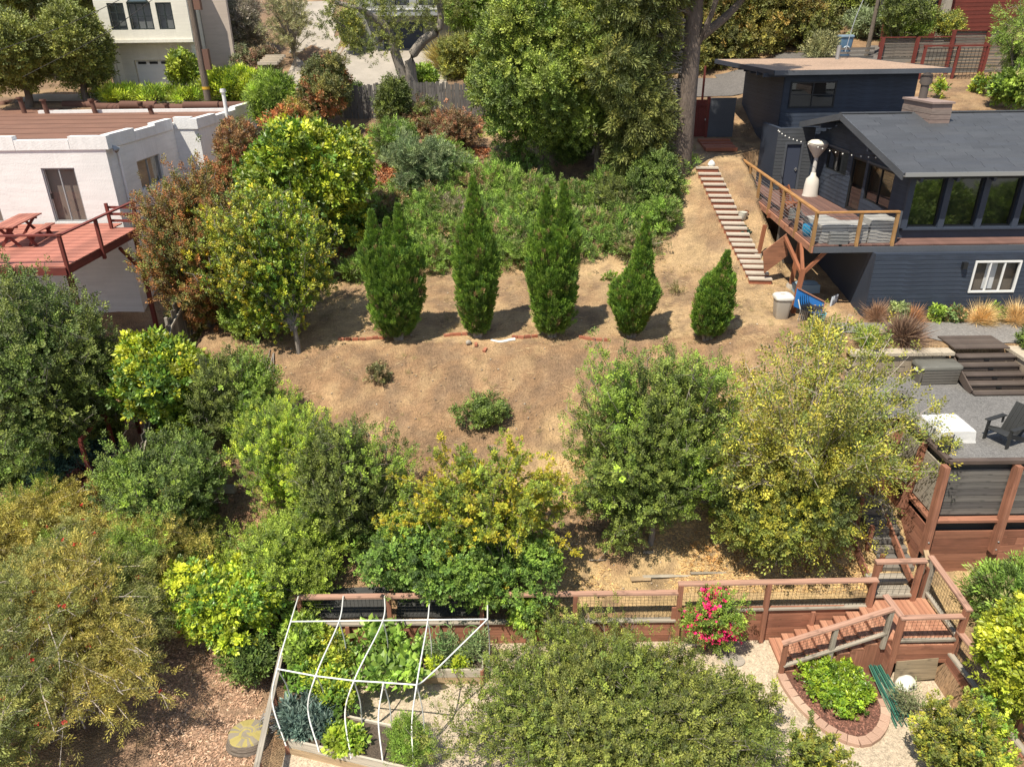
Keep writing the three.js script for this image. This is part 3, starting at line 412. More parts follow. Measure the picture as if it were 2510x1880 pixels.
// ---------- the white house on the neighbouring lot ----------
{
  const t = thing('white_house', 'white stucco house with brown flat roof and stepped parapet', 'house');
  const zf = -28.84, xs = -15.15, xj = -14.05, zj = -35.15, zb = -43.5, yr = 10.7, th = 0.25;
  const door = [-17.77, -16.5, 8.02, 10.06], door2 = [-22, -19.76, 8.02, 10.06], win = [-33.2, -31.02, 8.79, 9.93];
  part(t, 'wall', merged([...wallGeo('x', zf - th / 2, -34, xs, 3.2, 10.98, th, [door, door2]), ...wallGeo('z', xs - th / 2, zj, zf - th, 3.2, 10.98, th, [win]), ...wallGeo('x', zj - th / 2, xs - th, xj, 3.2, 10.98, th), ...wallGeo('z', xj - th / 2, zb, zj - th, 3.2, 10.98, th), ...wallGeo('x', zb, -26, xj, 5, 10.85, th), ...wallGeo('z', -34, -52, zf - th, 5, 10.85, th)]), M.white);
  // stepped parapet: blocks of differing height with a shallow drip ledge
  const par = pieces(t, 'parapet'), cap = (axis, f, a, b, y) => { const g = axis === 'x' ? box(b - a, y - 10.7, 0.3) : box(0.3, y - 10.7, b - a); part(par, 'parapet_block', g, M.white, axis === 'x' ? [(a + b) / 2, (y + 10.7) / 2 + 0.02, f] : [f, (y + 10.7) / 2 + 0.02, (a + b) / 2]); };
  for (const [a, b, y] of [[-34, -18.5, 11.2], [-18.48, -16.45, 11.06], [-16.43, -15.0, 11.18]]) cap('x', zf - 0.1, a, b, y);
  for (const [a, b, y] of [[-31.3, -28.97, 11.18], [-33.2, -31.32, 11.06], [-35.0, -33.22, 11.16]]) cap('z', xs - 0.1, a, b, y);
  cap('x', zj - 0.1, xs + 0.06, xj - 0.26, 11.2); for (const [a, b, y] of [[-37.4, -35.0, 11.14], [-40.2, -37.42, 11.04], [-43.6, -40.22, 11.18]]) cap('z', xj - 0.1, a, b, y);
  part(t, 'roof', merged([sheet([[-34, yr, zf - 0.2], [xs - 0.2, yr, zf - 0.2], [xs - 0.2, yr, zj], [xj - 0.2, yr, zj], [xj - 0.2, yr, zb], [-26, yr, zb - 1.5], [-26.5, yr, -47], [-31, yr, -54], [-34, yr, -54]])]), M.roofBrown);
  const rolls = pieces(t, 'roof_edge'); for (const [a, b, y] of [[[-14.2, -45.2], [-16.6, -45.2], 10.95], [[-16.6, -45.1], [-18.6, -45.1], 10.98], [[-18.6, -45.1], [-20.3, -45.3], 10.86], [[-20.3, -45.4], [-22.6, -46], 11.0], [[-22.6, -46], [-24.4, -46.6], 10.86], [[-24.4, -46.8], [-26.6, -47.2], 10.95], [[-30.5, -47.5], [-31, -54.2], 10.95]]) part(rolls, 'edge_roll', limb([V(a[0], y - 0.12, a[1]), V(b[0], y - 0.12, b[1])], 0.24, 0.24, 10), M.roofBrownDark);
  for (let i = 0; i < 7; i++) { const z = -30.4 - i * 1.9; part(t, 'roof_seam', box(i < 3 ? 18.2 : 19.2, 0.012, 0.05), M.roofBrownDark, [i < 3 ? -24.8 : -24.2, yr + 0.008, z]); }
  for (const [u, v, h] of [[24.8, 113, 0.75], [47.5, 113.3, 0.65], [95.5, 113, 0.65], [152, 114, 0.35], [168.5, 110.5, 0.3], [142.5, 108.7, 0.3]]) { const p = atY(u, v, yr); const g = merged([limb([V(0, 0, 0), V(-0.06, h, 0)], 0.13, 0.12, 9), limb([V(-0.07, h, 0), V(-0.07, h + 0.09, 0)], 0.19, 0.16, 9)]); part(t, 'roof_vent', g, M.roofBrownDark, [p.x, p.y, p.z]); }
  { const g = merged([limb([V(0, 0, 0), V(0, 3.2, 0)], 0.09, 0.09, 10), limb([V(0, 3.2, 0), V(0, 3.36, 0)], 0.15, 0.13, 10)]); part(t, 'flue_pipe', g, M.whiteFrame, [xj + 0.16, 8.8, -38.6]); }
  part(t, 'downspout', limb([V(0, 0, 0), V(0, 6.6, 0)], 0.05, 0.05, 7), M.white, [xs + 0.08, 4.1, zf - 0.75]);
  const lamp = part(t, 'floodlight', merged([box(0.12, 0.12, 0.1), limb([V(0.05, -0.02, 0), V(0.22, -0.12, 0.1)], 0.05, 0.09, 8), limb([V(0.05, 0.02, 0), V(0.2, -0.1, -0.14)], 0.05, 0.09, 8)]), M.greyFrame, [xs + 0.06, 10.75, zf - 0.35]);
  const wd = windowUnit(t, 'x', zf - 0.08, ...door, 1, M.greyFrame, M.glass, 2, 1, 0.05, 'sliding_door'); part(wd, 'door_handle', box(0.03, 0.2, 0.05), M.blackFrame, [-17.66, 9.0, zf - 0.03]);
  windowUnit(t, 'x', zf - 0.08, ...door2, 1, M.greyFrame, M.glass, 2, 1, 0.05, 'sliding_door'); windowUnit(t, 'z', xs - 0.12, ...win, 1, M.greyFrame, M.glass, 2, 1, 0.06);
  roomBehind(t, -23, -15.6, 7.95, 10.5, -30.6, zf - 0.3, mat(0.16, 0.13, 0.11)); roomBehind(t, -17.6, xs - 0.3, 8.0, 10.4, -34, -30.8, mat(0.16, 0.14, 0.12));
  const fold = (a, b, y0, y1, f, axis) => { const pos = []; const n = 40; const q = i => { const s = lerp(a, b, i / n), o = 0.045 * Math.sin(i * 1.7) + 0.02 * Math.sin(i * 0.6); return axis === 'x' ? [s, f + o] : [f + o, s]; }; for (let i = 0; i < n; i++) { const [x, z] = q(i), [X, Z_] = q(i + 1); pos.push(x, y0, z, X, y0, Z_, X, y1, Z_, x, y0, z, X, y1, Z_, x, y1, z); } const g = new THREE.BufferGeometry(); g.setAttribute('position', new THREE.Float32BufferAttribute(pos, 3)); g.computeVertexNormals(); return g; };
  part(wd, 'curtain', fold(-17.7, -17.05, 8.05, 10.0, zf - 0.42, 'x'), M.curtain); part(wd, 'curtain', fold(-17.0, -16.6, 8.05, 10.0, zf - 0.5, 'x'), M.curtain); part(t, 'curtain', fold(-33.1, -31.1, 8.8, 9.9, xs - 0.45, 'z'), M.curtain);
}
{
  const t = thing('red_deck', 'raised red plank deck on the front of the white house', 'deck'), z0 = -28.6, z1 = -22.8;
  let k = 0; for (let z = z0 + 0.07; z < z1; z += 0.146, k++) part(t, 'plank', box(7.9 - (z > -27.9 ? 0 : 0.95), 0.04, 0.138), M.redDeck[k % 3], [-18.05 - (z > -27.9 ? 0 : 0.48), 7.98 + 0.002 * (k % 3), z]);
  beam(t, 'rim_joist', [-14.12, 7.83, z1 + 0.03], [-14.12, 7.83, -27.95], 0.05, 0.24, M.redPaint); beam(t, 'rim_joist', [-22, 7.83, z1 + 0.06], [-14.1, 7.83, z1 + 0.06], 0.05, 0.24, M.redPaint); beam(t, 'rim_joist', [-15.1, 7.83, -27.97], [-14.1, 7.83, -27.97], 0.05, 0.24, M.redPaint);
  for (const z of [-27.6, -26.4, -25.2, -24]) beam(t, 'joist', [-22, 7.8, z], [-14.15, 7.8, z], 0.05, 0.2, M.redPaint);
  for (const [x, z] of [[-14.05, -27.75], [-14.05, -25], [-14.08, -22.82], [-16.3, -22.82], [-18.6, -22.82]]) beam(t, 'rail_post', [x, 7.6, z], [x, 8.96, z], 0.1, 0.1, M.redPaint);
  beam(t, 'top_rail', [-14.05, 8.98, -22.75], [-14.05, 8.98, -27.85], 0.13, 0.05, M.redPaint); beam(t, 'top_rail', [-20.5, 8.98, -22.82], [-13.99, 8.98, -22.82], 0.13, 0.05, M.redPaint);
  for (let i = 0; i < 3; i++) beam(t, 'side_rail', [-15.0, 8.78 - i * 0.25, -27.8], [-12.9, 8.78 - i * 0.25, -27.6], 0.05, 0.09, M.redPaint); beam(t, 'rail_post', [-15.02, 7.9, -27.7], [-15.02, 8.95, -27.7], 0.1, 0.1, M.redPaint); beam(t, 'rail_post', [-12.95, 6, -27.6], [-12.95, 8.9, -27.6], 0.1, 0.1, M.redPaint);
  for (const [x, z] of [[-14.2, -23], [-14.2, -27.7], [-17.5, -23]]) beam(t, 'support_post', [x, H(x, z) - 0.3, z], [x, 7.7, z], 0.14, 0.14, M.redPaint);
  beam(t, 'brace', [-14.2, 6.3, -27.7], [-14.2, 7.6, -26.4], 0.1, 0.1, M.redPaint);
}
{ // picnic table and its benches
  const mk = (name, label, x, z, h, w, len, n) => { const t = thing(name, label, name === 'picnic_table' ? 'table' : 'bench', [x, 8.0, z], 0.12); for (let i = 0; i < n; i++) part(t, 'top_board', box(w / n - 0.012, 0.04, len), M.redDeck[(i + 1) % 3], [-w / 2 + (i + 0.5) * w / n, h, 0]); for (const s of [-1, 1]) { for (const q of [-1, 1]) part(t, 'leg', beamGeo(V(q * w * 0.42, 0, s * (len / 2 - 0.3 + 0.03 * q)), V(-q * w * 0.32, h - 0.03, s * (len / 2 - 0.3 + 0.03 * q)), 0.045, 0.09), M.redPaint); part(t, 'cross_bar', box(w * 0.9, 0.08, 0.05), M.redPaint, [0, h - 0.06, s * (len / 2 - 0.37)]); } };
  mk('picnic_table', 'red wooden picnic table with crossed legs on the red deck', -17.35, -25.95, 0.74, 0.78, 2.2, 5); mk('picnic_bench', 'red wooden bench beside the picnic table, by the sliding door', -16.62, -25.9, 0.43, 0.32, 1.9, 2); mk('picnic_bench', 'red wooden bench behind the picnic table at the frame edge', -18.1, -25.95, 0.43, 0.32, 1.9, 2);
}
{ // neighbour's garden: board fence, red stair rail
  const t = thing('board_fence', 'weathered leaning board fence between the neighbouring gardens', 'fence'), r = rng(4), a = V(-11.6, 0, -27.2), b = V(-10.5, 0, -15.8), n = 80;
  for (let i = 0; i < n; i++) { const p = a.clone().lerp(b, i / n), g = H(p.x + 0.5, p.z), h = 1.35 + 0.25 * r(); part(t, 'fence_board', box(0.02, h, 0.132), M.oldFence[Math.floor(r() * 4)], [p.x, g + h / 2 - 0.1, p.z], [(r() - 0.5) * 0.06, -0.09, (r() - 0.5) * 0.08]); }
  for (let i = 0; i < 6; i++) { const p = a.clone().lerp(b, i / 5), g = H(p.x + 0.5, p.z); beam(t, 'fence_post', [p.x - 0.08, g - 0.3, p.z], [p.x - 0.08, g + 1.5, p.z], 0.09, 0.09, M.greyWood); if (i < 5) { const q = a.clone().lerp(b, (i + 1) / 5), g2 = H(q.x + 0.5, q.z); beam(t, 'fence_rail', [p.x + 0.06, g + 1.2, p.z], [q.x + 0.06, g2 + 1.2, q.z], 0.04, 0.09, M.greyWood); } }
  const s = thing('stair_railing', 'dark red garden stair railing below the red deck', 'railing'), P = [atZ(148, 330, -25.5), atZ(138, 352, -23.8), atZ(124, 372, -22), atZ(104, 410, -20.2), atZ(80, 440, -18.6)];
  for (let i = 0; i < P.length; i++) { const p = P[i]; beam(s, 'rail_post', [p.x, H(p.x, p.z) - 0.2, p.z], [p.x, p.y, p.z], 0.09, 0.09, M.redPaint); if (i) beam(s, 'hand_rail', [P[i - 1].x, P[i - 1].y, P[i - 1].z], [p.x, p.y, p.z], 0.08, 0.1, M.redPaint); }
}
// ---------- the white house up the street ----------
{
  const t = thing('stucco_house', 'tall cream stucco house with three dark windows over a garage', 'house'), z = -50, zg = -50.9;
  const wins = [[-24.12, -23.12, 14.84, 16.3], [-22.92, -21.5, 14.84, 16.3], [-21.2, -20.24, 14.84, 16.3]], gd = [-23.6, -20.6, 11.25, 13.1];
  part(t, 'wall', merged([...wallGeo('x', z - 0.15, -24.9, -19.3, 14.12, 19, 0.3, wins), ...wallGeo('x', zg - 0.15, -24.6, -19.3, 10.8, 14.12, 0.3, [gd]), ...wallGeo('z', -24.75, -58, z - 0.3, 10.8, 19, 0.3), ...wallGeo('z', -19.45, -58, z - 0.3, 10.8, 19, 0.3)]), M.cream);
  part(t, 'soffit', box(5.6, 0.12, 0.9), M.cream, [-22.1, 14.16, -50.45]); part(t, 'ledge', box(5.7, 0.16, 0.14), M.cream, [-22.1, 14.2, z + 0.08]);
  part(t, 'buttress', (() => { const s = new THREE.Shape([[0, 0], [1.3, 0], [0.15, 2.9], [0, 2.9]].map(p => new THREE.Vector2(...p))); const g = new THREE.ExtrudeGeometry(s, { depth: 0.3, bevelEnabled: false }); g.rotateY(Math.PI); return g; })(), M.cream, [-24.55, 11.0, zg + 0.35], [0, -1.1, 0]);
  part(t, 'wing_wall', box(1.7, 4.4, 0.3), mat(0.5, 0.42, 0.36, { map: stuccoMap }), [-18.4, 14.6, -52]);
  const mf = mat(0.02, 0.03, 0.028); windowUnit(t, 'x', z - 0.06, ...wins[0], 1, mf, M.glass, 2, 3, 0.06); windowUnit(t, 'x', z - 0.06, ...wins[1], 1, mf, M.glass, 3, 2, 0.06); windowUnit(t, 'x', z - 0.06, ...wins[2], 1, mf, M.glass, 2, 2, 0.06);
  const arch = part(t, 'window', (() => { const s = new THREE.Shape([[-0.71, 0], [0.71, 0], [0.3, 0.42], [-0.3, 0.42]].map(p => new THREE.Vector2(...p))); return new THREE.ExtrudeGeometry(s, { depth: 0.05, bevelEnabled: false }); })(), mf, [-22.21, 16.3, z - 0.02]); part(arch, 'pane', sheet([[-0.55, 0.06, 0.06], [0.55, 0.06, 0.06], [0.25, 0.36, 0.06], [-0.25, 0.36, 0.06]], 0, 1), mat(0.1, 0.14, 0.16, { roughness: 0.1 }));
  roomBehind(t, -24.6, -19.6, 14.3, 18.5, -55, -50.4, mat(0.12, 0.13, 0.13));
  const g = part(t, 'garage_door', merged([...wallGeo('x', zg - 0.25, ...gd, 0.06)]), M.whiteFrame); for (let j = 1; j < 5; j++) part(g, 'panel', box(2.94, 0.35, 0.03), M.whiteFrame, [-22.1, 11.25 + j * 0.37 - 0.18, zg - 0.21]); for (let i = 0; i < 4; i++) { part(g, 'door_window', box(0.5, 0.14, 0.03), M.blackFrame, [-23.2 + i * 0.73, 12.95, zg - 0.2]); }
  part(t, 'garage_frame', merged([...wallGeo('x', zg - 0.06, -23.72, -20.5, 11.2, 13.2, 0.06, [gd])]), M.blackFrame);
}
{ // utility pole with its cables and boxes
  const p = atZ(206.5, 91, -46.5), t = thing('utility_pole', 'weathered wooden utility pole with boxes and cables', 'utility pole', [p.x, p.y - 0.5, p.z]); const up = 13;
  part(t, 'pole', limb([V(0, 0, 0), V(0, up, 0)], 0.2, 0.15, 10), M.bark); part(t, 'yellow_band', limb([V(0, 0.6, 0), V(0, 0.75, 0)], 0.215, 0.215, 10), mat(0.55, 0.33, 0.03)); part(t, 'service_box', box(0.32, 1.1, 0.3), mat(0.13, 0.07, 0.05), [0.36, 2.2, 0]); part(t, 'service_box', box(0.36, 0.9, 0.32), mat(0.15, 0.08, 0.055), [0.36, 5.2, 0]); part(t, 'transformer', loft([[0, 0.18, 0.18], [0.5, 0.2, 0.2], [0.55, 0.1, 0.1]], 12), M.galv, [0.34, 7.2, 0.05]);
  pipe(t, 'conduit', [[0.17, 2.6, 0.1], [0.19, 5, 0.1], [0.2, 7.3, 0.1]], 0.03, M.wire);
  for (const [a, b] of [[[0, 7.2, 0], [-14, 4.6, 6]], [[0, 6.9, 0], [-12, 2.1, 3.5]], [[0, 7.4, 0], [-16, 6.3, 2]], [[0, 6.5, 0], [-9, 1.5, 2.5]]]) pipe(t, 'cable', [a, [(a[0] + b[0]) / 2, (a[1] + b[1]) / 2 - 0.35, (a[2] + b[2]) / 2], b], 0.016, M.wire, 10, 4);
}
{ // tripod antenna mast at the roof edge
  const p = atY(21.5, 94, 10.75), t = thing('antenna_tripod', 'bare tripod mast standing behind the brown roof edge', 'antenna', [p.x, p.y, p.z]); for (const [x, z] of [[-0.5, 0.2], [0.6, 0.3], [0.1, -0.5]]) part(t, 'leg', limb([V(x, -0.1, z), V(0, 1.7, 0)], 0.04, 0.03, 5), M.greyWood); part(t, 'mast', limb([V(0, 0.4, 0), V(0.02, 2.4, 0)], 0.04, 0.03, 6), M.galv); part(t, 'dish', loft([[0, 0.3, 0.3], [0.06, 0.42, 0.42]], 14), M.galv, [0.1, 2.1, 0.1], [1.1, 0, -0.3]);
}
// ---------- the modern grey house at the top ----------
{
  const t = thing('grey_house', 'modern grey house with white-edged balcony behind the trees', 'house'), z = -52.6, g = mat(0.28, 0.28, 0.27, { map: stuccoMap });
  const gar = [-8.0, -5.4, 12.9, 15.1], w1 = [-8.4, -6.2, 16.05, 18], w2 = [-5.6, -2.6, 16.05, 18], w3 = [-2, 2, 16.05, 18];
  part(t, 'wall', merged([...wallGeo('x', z, -9.6, 3, 12.4, 19.5, 0.3, [gar, w1, w2, w3]), ...wallGeo('z', -9.5, -60, z - 0.15, 12.4, 19.5, 0.3)]), g);
  part(t, 'balcony', box(12.2, 0.32, 1.3), M.greyFrame, [-3, 15.6, z + 0.7]); part(t, 'balcony_edge', box(12.3, 0.1, 1.36), M.whiteFrame, [-3, 15.82, z + 0.72]);
  for (let i = 0; i < 8; i++) beam(t, 'balcony_post', [-8.9 + i * 1.65, 15.86, z + 1.28], [-8.9 + i * 1.65, 16.8, z + 1.28], 0.05, 0.05, M.blackFrame); beam(t, 'balcony_rail', [-9, 16.82, z + 1.28], [3, 16.82, z + 1.28], 0.06, 0.05, M.blackFrame);
  for (const w of [w1, w2, w3]) windowUnit(t, 'x', z + 0.02, ...w, 1, M.blackFrame, M.darkGlass, 3, 1, 0.06); roomBehind(t, -9.2, 2.8, 15.9, 18.6, -57, z - 0.3);
  const gd = part(t, 'garage_door', merged(wallGeo('x', z - 0.1, ...gar, 0.06)), M.navyFlat); for (let i = 1; i < 6; i++) part(gd, 'panel', box(2.56, 0.34, 0.03), M.navyFlat, [-6.7, 12.75 + i * 0.38, z - 0.06]);
}
{ // old board fence along the bank top; tree shade put into its darker grey
  const t = thing('rear_fence', 'old grey board fence along the top of the bank', 'fence'), r = rng(8);
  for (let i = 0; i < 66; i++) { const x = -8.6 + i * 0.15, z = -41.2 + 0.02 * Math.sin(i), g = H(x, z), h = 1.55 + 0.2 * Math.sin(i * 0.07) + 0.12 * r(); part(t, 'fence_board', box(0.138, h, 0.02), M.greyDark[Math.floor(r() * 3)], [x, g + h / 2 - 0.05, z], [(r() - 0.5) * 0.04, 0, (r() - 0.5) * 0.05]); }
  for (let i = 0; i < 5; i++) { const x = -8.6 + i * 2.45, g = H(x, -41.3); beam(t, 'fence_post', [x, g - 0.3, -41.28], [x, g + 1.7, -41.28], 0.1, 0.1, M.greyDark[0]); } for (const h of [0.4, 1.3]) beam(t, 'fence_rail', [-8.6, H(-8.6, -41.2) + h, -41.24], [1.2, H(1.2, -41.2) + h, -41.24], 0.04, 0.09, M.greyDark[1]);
}
{ // sandstone steps and kerb beside the drive
  const t = thing('stone_steps', 'pale stone steps on the bank beside the drive', 'steps'); for (let i = 0; i < 4; i++) { const p = atZ(268 + i * 2.5, 63 - i * 2.3, -46 - i * 0.4); part(t, 'step', box(1.1, 0.16, 0.45), M.cap, [p.x, p.y, p.z], [0, 0.1, 0]); }
  const c = atZ(285, 72, -45), k = thing('parked_car', 'white car roof half hidden behind the shrubs', 'car', [c.x, H(c.x, c.z), c.z], 0.15); part(k, 'body', loft([[0.25, 1.9, 0.8, 5], [0.75, 2.0, 0.85, 5], [0.9, 1.9, 0.82, 5]], 28), M.whiteFrame); part(k, 'cabin', loft([[0.9, 1.3, 0.78, 4], [1.35, 0.95, 0.66, 4]], 28, false), M.blackFrame); part(k, 'roof', loft([[1.35, 0.97, 0.68, 4], [1.42, 0.8, 0.55, 4]], 28), M.whiteFrame); for (const [x, z] of [[-1.2, 0.72], [1.2, 0.72], [-1.2, -0.72], [1.2, -0.72]]) part(k, 'wheel', new THREE.CylinderGeometry(0.31, 0.31, 0.2, 16).rotateX(Math.PI / 2), M.blackFrame, [x, 0.31, z]);
}
// ---------- the dark blue house ----------
{
  const t = thing('dark_house', 'dark blue-grey house with low gable roof and tall front windows', 'house'), zf = -25.15, xg = 13.45, yd = 7.95, xR = 21;
  const wins = [[13.56, 14.62], [14.84, 15.9], [16.12, 17.16], [17.38, 18.4], [18.6, 19.6]].map(a => [...a, 8.34, 9.98]);
  const gw = [[-32.2, -30.12, 9.12, 10.06], [-29.72, -28.5, 8.0, 10.0], [-28.3, -26.25, 8.62, 9.96]];
  const ridgeZ = -30.1, ridgeY = 11.52, eaveY = 10.3, sl = (ridgeY - eaveY) / (zf - 0.55 - ridgeZ) * -1;
  const roofY = z => z > ridgeZ ? ridgeY - (z - ridgeZ) * 0.229 : ridgeY - (ridgeZ - z) * 0.18;
  part(t, 'wall', merged([...wallGeo('x', zf - 0.1, xg, xR, yd, 10.3, 0.2, wins), ...wallGeo('z', xg + 0.1, -33.8, zf - 0.2, yd, 10.28, 0.2, gw)]), M.navyFlat);
  { const s = new THREE.Shape([[-33.8, 10.28], [zf - 0.2, 10.28], [ridgeZ, 11.4]].map(p => new THREE.Vector2(...p))); const g = new THREE.ExtrudeGeometry(s, { depth: 0.16, bevelEnabled: false }); g.rotateY(-Math.PI / 2); part(t, 'gable', g, M.navyFlat, [xg + 0.18, 0, 0]); }
  siding(t, 'z', xg, -33.8, zf - 0.02, yd + 0.02, 11.35, -1, M.navy, gw, 0.17, y => y < 10.3 ? [-40, 0] : [lerp(-33.8, ridgeZ, (y - 10.28) / 1.12), lerp(zf, ridgeZ, (y - 10.28) / 1.12)]);
  for (const w of wins) windowUnit(t, 'x', zf - 0.04, ...w, 1, M.blackFrame, M.darkGlass, 1, 1, 0.05);
  for (let i = 0; i < 6; i++) { const x = i ? wins[i - 1][1] + 0.11 : 13.48; part(t, 'window_post', box(0.2, 1.7, 0.1), M.navyFlat, [x, 9.16, zf + 0.06]); }
  part(t, 'window_sill', box(xR - xg, 0.06, 0.14), M.navyFlat, [(xR + xg) / 2, 8.28, zf + 0.08]);
  windowUnit(t, 'z', xg + 0.04, ...gw[0], -1, M.blackFrame, M.darkGlass, 2, 1, 0.06); windowUnit(t, 'z', xg + 0.04, ...gw[1], -1, M.blackFrame, M.darkGlass, 1, 1, 0.08, 'glass_door'); windowUnit(t, 'z', xg + 0.04, ...gw[2], -1, M.blackFrame, M.darkGlass, 2, 1, 0.06);
  for (const g of [gw[0], gw[2]]) part(t, 'window_trim', box(0.06, 0.07, g[1] - g[0] + 0.1), M.fascia, [xg - 0.04, g[3] + 0.05, (g[0] + g[1]) / 2]);
  roomBehind(t, xg + 0.3, xR, yd, 10.2, -33.6, zf - 0.25, mat(0.09, 0.085, 0.075));
  for (const [x, z, w, h] of [[14.4, -26.6, 0.9, 0.75], [16.3, -26.8, 1.2, 0.75], [17.8, -27.4, 0.8, 1.0]]) part(t, 'indoor_furniture', merged([box(w, 0.05, 0.7).translate(0, h, 0), box(0.06, h, 0.06).translate(-w / 2 + 0.1, h / 2, 0.2), box(0.06, h, 0.06).translate(w / 2 - 0.1, h / 2, 0.2), box(0.06, h, 0.06).translate(0, h / 2, -0.25)]), M.tanWood, [x, yd, z]);
  // roof: a deck with each shingle course in separate slabs
  const roof = pieces(t, 'roof'), x0 = 12.85, r = rng(3), zE = zf + 0.62;
  { const s = new THREE.Shape([[zE, roofY(zE)], [ridgeZ, ridgeY], [-34.2, roofY(-34.2)], [-34.2, roofY(-34.2) - 0.16], [ridgeZ, ridgeY - 0.17], [zE, roofY(zE) - 0.16]].map(p => new THREE.Vector2(...p))); const g = new THREE.ExtrudeGeometry(s, { depth: xR - x0, bevelEnabled: false }); g.rotateY(-Math.PI / 2); part(roof, 'roof_deck', g, M.blackFrame, [xR, 0, 0]); }
  const n = 21, slopeL = (zE - ridgeZ) / n, a = Math.atan(0.229);
  for (let i = 0; i < n; i++) { let x = x0 - 0.02; const off = r() * 0.9; let first = true; while (x < xR - 0.3) { const w = Math.min(xR - x, (first ? 0.4 + off : 0.95) + 0.1 * r()); first = false; const z = zE - (i + 0.5) * slopeL; part(roof, 'shingle', box(w - 0.01, 0.03, slopeL * 1.03 / Math.cos(a) + 0.03), M.shingle[Math.floor(r() * 5)], [x + w / 2, roofY(z) + 0.016 + 0.004 * r(), z], [a + 0.055, 0, 0]); x += w; } }
  for (let i = 0; i < 9; i++) { const x = 13.25 + i * 0.9; if (x < 15.3 || x > 16.6) part(roof, 'ridge_cap', box(0.88, 0.03, 0.3), M.shingle[i % 5], [x, ridgeY + 0.04, ridgeZ]); }
  part(roof, 'back_slope', box(xR - x0, 0.03, 4.15), M.shingle[1], [(x0 + xR) / 2, ridgeY - 0.36, ridgeZ - 2.05], [-Math.atan(0.18), 0, 0]);
  beam(roof, 'rake_board', [x0 - 0.02, roofY(zE) - 0.1, zE], [x0 - 0.02, ridgeY - 0.09, ridgeZ], 0.05, 0.24, M.fascia); beam(roof, 'rake_board', [x0 - 0.02, ridgeY - 0.09, ridgeZ], [x0 - 0.02, roofY(-34.2) - 0.1, -34.2], 0.05, 0.24, M.fascia);
  part(roof, 'gutter', merged([box(xR - x0 + 0.06, 0.13, 0.03).translate(0, 0, 0.06), box(xR - x0 + 0.06, 0.03, 0.12).translate(0, -0.06, 0)]), M.galv, [(xR + x0) / 2, eaveY - 0.08, zE + 0.07]);
  for (let i = 0; i < 7; i++) beam(roof, 'rafter', [13.5 + i * 1.2, roofY(zE - 0.05) - 0.24, zE - 0.05], [13.5 + i * 1.2, roofY(zf - 0.2) - 0.24, zf - 0.2], 0.09, 0.16, M.navyFlat);
  for (const z of [-27.4, -32]) part(roof, 'purlin_end', box(0.62, 0.2, 0.14), M.navyFlat, [13.15, roofY(z) - 0.28, z]);
  { const c = pieces(t, 'chimney'); part(c, 'chimney_body', box(0.72, 1.2, 2.2), mat(0.3, 0.215, 0.185, { map: mottleMap }), [16.02, 11.4, -30.0]); for (let i = 0; i < 3; i++) part(c, 'chimney_board', box(0.75, 0.17, 2.23), mat(0.31 - 0.01 * i, 0.225, 0.195, { map: grainMap }), [16.02, 11.3 + i * 0.19, -30.0]); part(c, 'chimney_cap', box(0.84, 0.07, 2.32), mat(0.36, 0.26, 0.225, { map: mottleMap }), [16.02, 11.99, -30.0]); part(c, 'flue', merged([limb([V(0, 0, 0), V(0, 0.55, 0)], 0.15, 0.15, 12), limb([V(0, 0.5, 0), V(0, 0.62, 0)], 0.15, 0.25, 12), limb([V(0, 0.62, 0), V(0, 0.85, 0)], 0.22, 0.2, 12), limb([V(0, 0.85, 0), V(0, 0.95, 0)], 0.24, 0.05, 12)]), mat(0.12, 0.1, 0.09, { metalness: 0.3 }), [16.05, 12.0, -30.5]); }
  // lower storey
  const lw = [[15.58, 17.14, 6.34, 7.45]], zl = -24.0;
  part(t, 'wall', merged([...wallGeo('x', zl - 0.1, 12.2, xR, 5.2, 7.72, 0.2, lw), ...wallGeo('z', 12.28, -30, zl - 0.2, 5.2, 7.72, 0.16)]), M.navyFlat); siding(t, 'x', zl, 12.2, xR, 5.4, 7.68, 1, M.navy, lw, 0.15);
  const w2 = windowUnit(t, 'x', zl + 0.02, ...lw[0], 1, M.whiteFrame, M.glass, 3, 1, 0.06); part(w2, 'blind', box(0.36, 1.0, 0.02), mat(0.5, 0.52, 0.54), [16.32, 6.9, zl - 0.2]); part(w2, 'poster', box(0.34, 0.8, 0.02), mat(0.05, 0.14, 0.35), [15.9, 6.95, zl - 0.35]);
  roomBehind(t, 15.2, 17.5, 5.8, 7.6, -26, zl - 0.22, mat(0.1, 0.09, 0.08)); part(t, 'wall_lamp', box(0.14, 0.22, 0.14), M.blackFrame, [15.2, 7.32, zl + 0.1]);
  part(t, 'foundation_wall', box(1.75, 3.0, 0.2), mat(0.13, 0.115, 0.1, { map: mottleMap }), [11.4, 6.3, -28.6]);
  // upper wing (garage) with flat tan-gravel roof
  const zg = -36, A = atZ(795 - 5, 70, -35.45), gw2 = [[12.82, 14.9, 11.22, 12.32]];
  part(t, 'wall', merged([...wallGeo('x', zg - 0.1, 12.52, 18.55, 7.9, 12.62, 0.2, gw2), ...wallGeo('z', 12.62, -42, zg - 0.2, 7.4, 12.7, 0.2), ...wallGeo('z', 18.45, -42, zg - 0.2, 8, 12.7, 0.2), ...wallGeo('x', -42, 12.5, 18.5, 9, 12.8, 0.2), ...wallGeo('x', -33.9, 11.78, 13.4, yd, 10.6, 0.2, [[12.24, 12.9, yd, 9.92]]), ...wallGeo('z', 11.86, -36, -34, yd, 10.6, 0.16)]), M.navyFlat);
